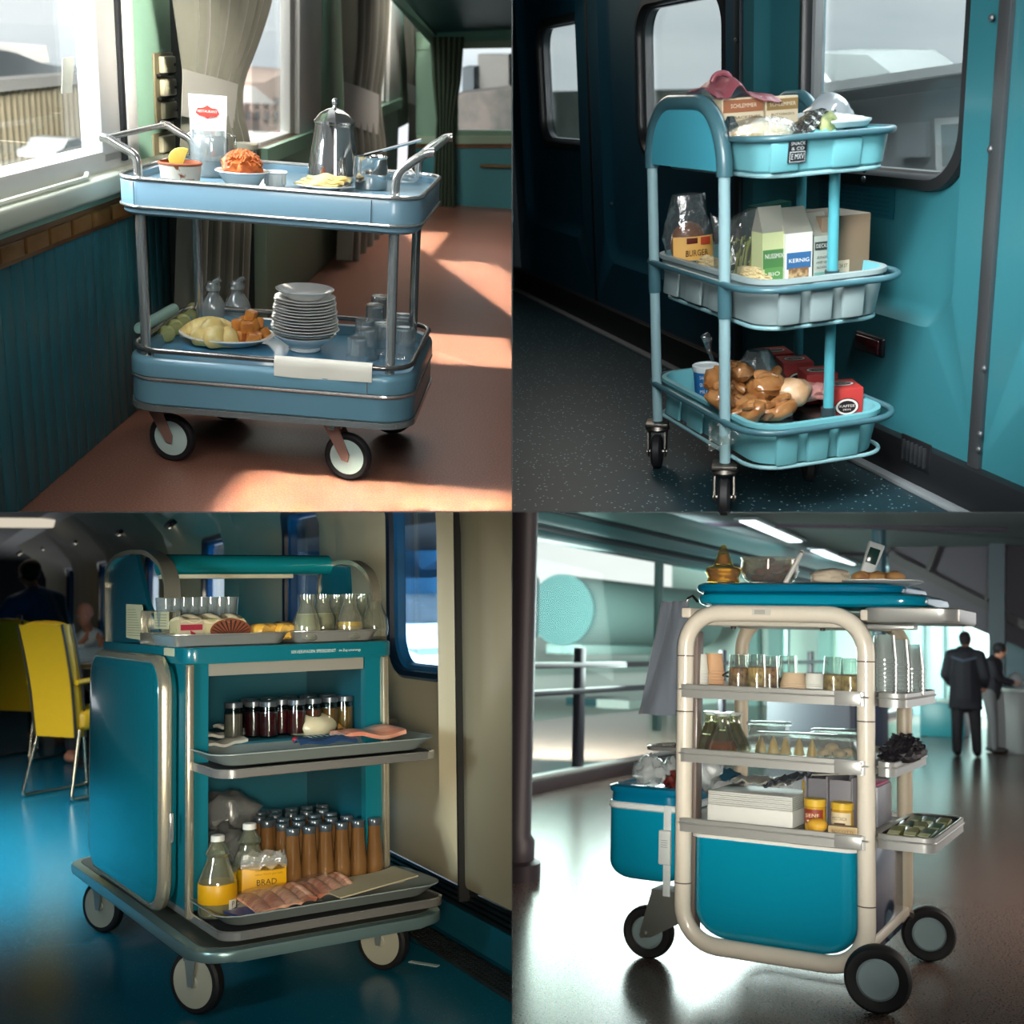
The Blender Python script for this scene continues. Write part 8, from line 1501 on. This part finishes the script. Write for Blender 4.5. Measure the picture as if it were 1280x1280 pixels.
def yjar(label, u, v, y, h, r, lidm, lab_txt, cols, grp='jars in the grey crate'):
    t = thing('mustard_jar', label, 'jar', (X(u, y, v), y, z3 + .004), 0, grp)
    b = B(); b.lathe([(0, 0), (r * .96, 0), (r, .005), (r, h * .7), (r * .9, h * .78), (0, h * .78)], seg=24); b.out('jar_body', yj, t)
    b = B(); b.lathe([(0, h * .77), (r * 1.02, h * .77), (r * 1.03, h * .8), (r * 1.03, h * .97), (r * .95, h), (0, h)], seg=24); b.out('lid', lidm, t)
    if lab_txt:
        b = B(); b.sheet(lambda s, v_: ((r + .0006) * sin((s - .5) * 2.1), -(r + .0006) * cos((s - .5) * 2.1), h * (.22 + .46 * v_)), 16, 2, .0006); Mt = Mx((0, -r - .0016, h * .48)) @ Matrix.Rotation(pi / 2, 4, 'X'); b.text(lab_txt, h * .17, Mt, 1, r * 1.3); b.box((0, -h * .16, 0), (r * 1.0, h * .05, .0008), M=Mt, mi=1); b.out('label', cols, t)
yjar('yellow jar with a red label at the front left of the grey crate', 1019, 1018, .045, .082, .028, yl, 'SENF', [mat('jar label red', '8f3a2c', .5), mat('jar print', 'e8d2a8', .5)]); yjar('yellow jar with a cream label at the front right of the grey crate', 1053, 1018, .05, .078, .029, yl, 'MOSTARDA', [mat('jar label cream', 'd8c9a6', .5), mat('jar print dark', '4a3420', .5)])
yjar('pale yellow jar at the back left of the grey crate', 1015, 1000, .17, .115, .026, yl, None, None); yjar('yellow jar with a brown lid at the back of the grey crate', 1045, 1000, .17, .12, .028, ol_, None, None)
b = B(); b.blob((0, 0, 0), (.027, .024, .019), .03, 2, 3, 3); b.thing('yellow_bun', mat('mustard bun', 'd8a63a', .4, sss=.1), 'rounded yellow piece lying before the red labelled jar', 'food', (X(1021, .0, 1030), .005, z3 + .022))
b = B(); b.box((0, 0, .013), (.075, .035, .026), .002); b.box((0, -.0178, .013), (.07, .001, .02), mi=1); b.text('BISCOTTI', .011, Mx((0, -.0186, .013)) @ Matrix.Rotation(pi / 2, 4, 'X'), 2, .055); b.thing('biscuit_packet', [mat('packet cream', 'cdb88e', .5), mat('packet tan', 'b59a6a', .5), mat('packet ink', '4a3018', .5)], 'low cream packet with brown lettering at the right of the third shelf', 'packet', (X(1054, -.005, 1032), .004, z3 + .001))
b = B(); b.box((0, 0, .055), (.10, .18, .11), .004); b.box((0, .0, .112), (.09, .15, .008), .003, mi=1); b.thing('folder_box', [mat('clear grey crate', '7d7f88', .35), mat('magenta folder', 'a83a68', .5)], 'grey box with a magenta folder on top beside the right post', 'box', (w - .065, .30, z3 + .001))
b = B(); b.box((0, 0, .004), (.09, .12, .008), .002); b.thing('teal_folder', mat('teal folder', '1a6d78', .5), 'teal folder lying on the flap of the grey crate', 'folder', (w - .13, .24, z3 + .176), .1)
cols = ('6d7438', '7d8450', '46654a', '2c4c46', '767f52', '375a44', '5f745c', '4d6a5c'); pk0 = {}
for r_ in range(3):
    for c_ in range(3):
        k = r_ * 3 + c_; x = w + .045 + (x3e - w - .06) * (c_ + .5) / 3; y = .05 + r_ * .12
        b = B(); b.box((0, 0, .009), ((x3e - w - .06) / 3.1, .10, .016), .006); b.box((0, -.02, .0175), ((x3e - w - .06) / 4, .03, .001), mi=1); b.thing('snack_packet', [mat('snack ' + cols[k % 8], cols[k % 8], .35, coat=.3, bump=(40, .4, .006)), mat('snack label', 'b9bf9a', .5)], ('front', 'middle', 'back')[r_] + ' ' + ('left', 'centre', 'right')[c_] + ' green snack packet on the low right wing', 'packet', (x, y, z3 + .006), .1 * sin(k * 2), 'snack packets on the right wing', rx=.15)
# light
area('hall daylight', (xg + .25, 4.6, 1.05), (.5, 2.0, .2), 4.0, 150, 'e6fbf6', 165, 1.0)
area('outside light', (-2.9, 5.0, 1.55), (-5.4, 11, .8), .4, 1500, 'f4fffb', 150, 3)
def cs(x, y, z): return ROOMCAM[RM].inverted() @ Vector((x, y, z))
spot('front fill', cs(.1, -.06, -.2), (.25, .1, .68), 840, 27, 'f6f2e8', .9, .2)  # added spot near the camera, lights the cream trolley
area('hall fill', cs(4.2, -.3, -5.0), (-.2, 3, .2), 2.2, 110, 'fff0e0', 160, 1.0)  # added area lamp far to the right, brightens the floor
spot('hall fill', cs(3.6, -.6, -6.6), (-.9, 7.5, 1.6), 700, 60, 'f0f4f0', .9, .3)  # added spot thrown up at the hall ceiling
area('end wall fill', (-1, 12.0, 1.75), (-1, 15, .6), 3, 900, 'eefffb', 150, 1)  # added area lamp that makes the pale end wall bright
# ================================================================ added light dividers between the rooms, camera and sky
for nm, ax in (('light_divider_upright', 0), ('light_divider_level', 1)):  # unseen edge-on sheets, added so lamps do not leak between rooms
    me = bpy.data.meshes.new(nm); z0, z1, e = -2.0, -26, 14
    q = [(0, -e, z0), (0, e, z0), (0, e, z1), (0, -e, z1)] if ax == 0 else [(-e, 0, z0), (e, 0, z0), (e, 0, z1), (-e, 0, z1)]
    me.from_pydata([CAMM @ Vector(p) for p in q], [], [(0, 1, 2, 3)]); o = bpy.data.objects.new(nm, me); COL.objects.link(o); me.materials.append(mat('divider paint', '333e40', .9)); o['kind'] = 'structure'
cd = bpy.data.cameras.new('camera'); cam = bpy.data.objects.new('camera', cd); COL.objects.link(cam); cam.matrix_world = CAMM
cd.sensor_fit = 'HORIZONTAL'; cd.sensor_width = 36; cd.lens = 36 * FPX / 1280; cd.clip_start = .05; cd.clip_end = 200
cd.dof.use_dof = True; cd.dof.focus_distance = 3.45; cd.dof.aperture_fstop = 3.6
SC.camera = cam
wd = bpy.data.worlds.new('sky'); SC.world = wd; wd.use_nodes = True; N = wd.node_tree.nodes; L = wd.node_tree.links; bgn = N['Background']
tc = N.new('ShaderNodeTexCoord'); sp = N.new('ShaderNodeSeparateXYZ'); L.new(tc.outputs['Generated'], sp.inputs[0])
nz = N.new('ShaderNodeTexNoise'); nz.inputs['Scale'].default_value = 3.0; nz.inputs['Detail'].default_value = 5; mp = N.new('ShaderNodeMapping'); mp.inputs['Scale'].default_value = (1, 1, 5); L.new(tc.outputs['Generated'], mp.inputs[0]); L.new(mp.outputs[0], nz.inputs['Vector'])
cr = N.new('ShaderNodeValToRGB'); cr.color_ramp.elements[0].position = .35; cr.color_ramp.elements[1].position = .65; cr.color_ramp.elements[0].color = C('c4ccd2'); cr.color_ramp.elements[1].color = C('e9eaec'); L.new(nz.outputs[0], cr.inputs[0])
# bright overcast sky on the window side of the block, dim hall behind it
mr = N.new('ShaderNodeMapRange'); mr.inputs[1].default_value = -.1; mr.inputs[2].default_value = .35; mr.inputs[3].default_value = .24; mr.inputs[4].default_value = 1.5; L.new(sp.outputs[1], mr.inputs[0])
L.new(cr.outputs[0], bgn.inputs[0]); L.new(mr.outputs[0], bgn.inputs[1])
SC.view_settings.view_transform = 'Standard'; SC.view_settings.look = 'None'
SC.cycles.use_denoising = True; SC.cycles.max_bounces = 10; SC.cycles.transparent_max_bounces = 24; SC.cycles.diffuse_bounces = 3; SC.cycles.glossy_bounces = 4; SC.cycles.transmission_bounces = 6
SC.cycles.sample_clamp_indirect = 4.0; SC.cycles.caustics_reflective = False; SC.cycles.caustics_refractive = False
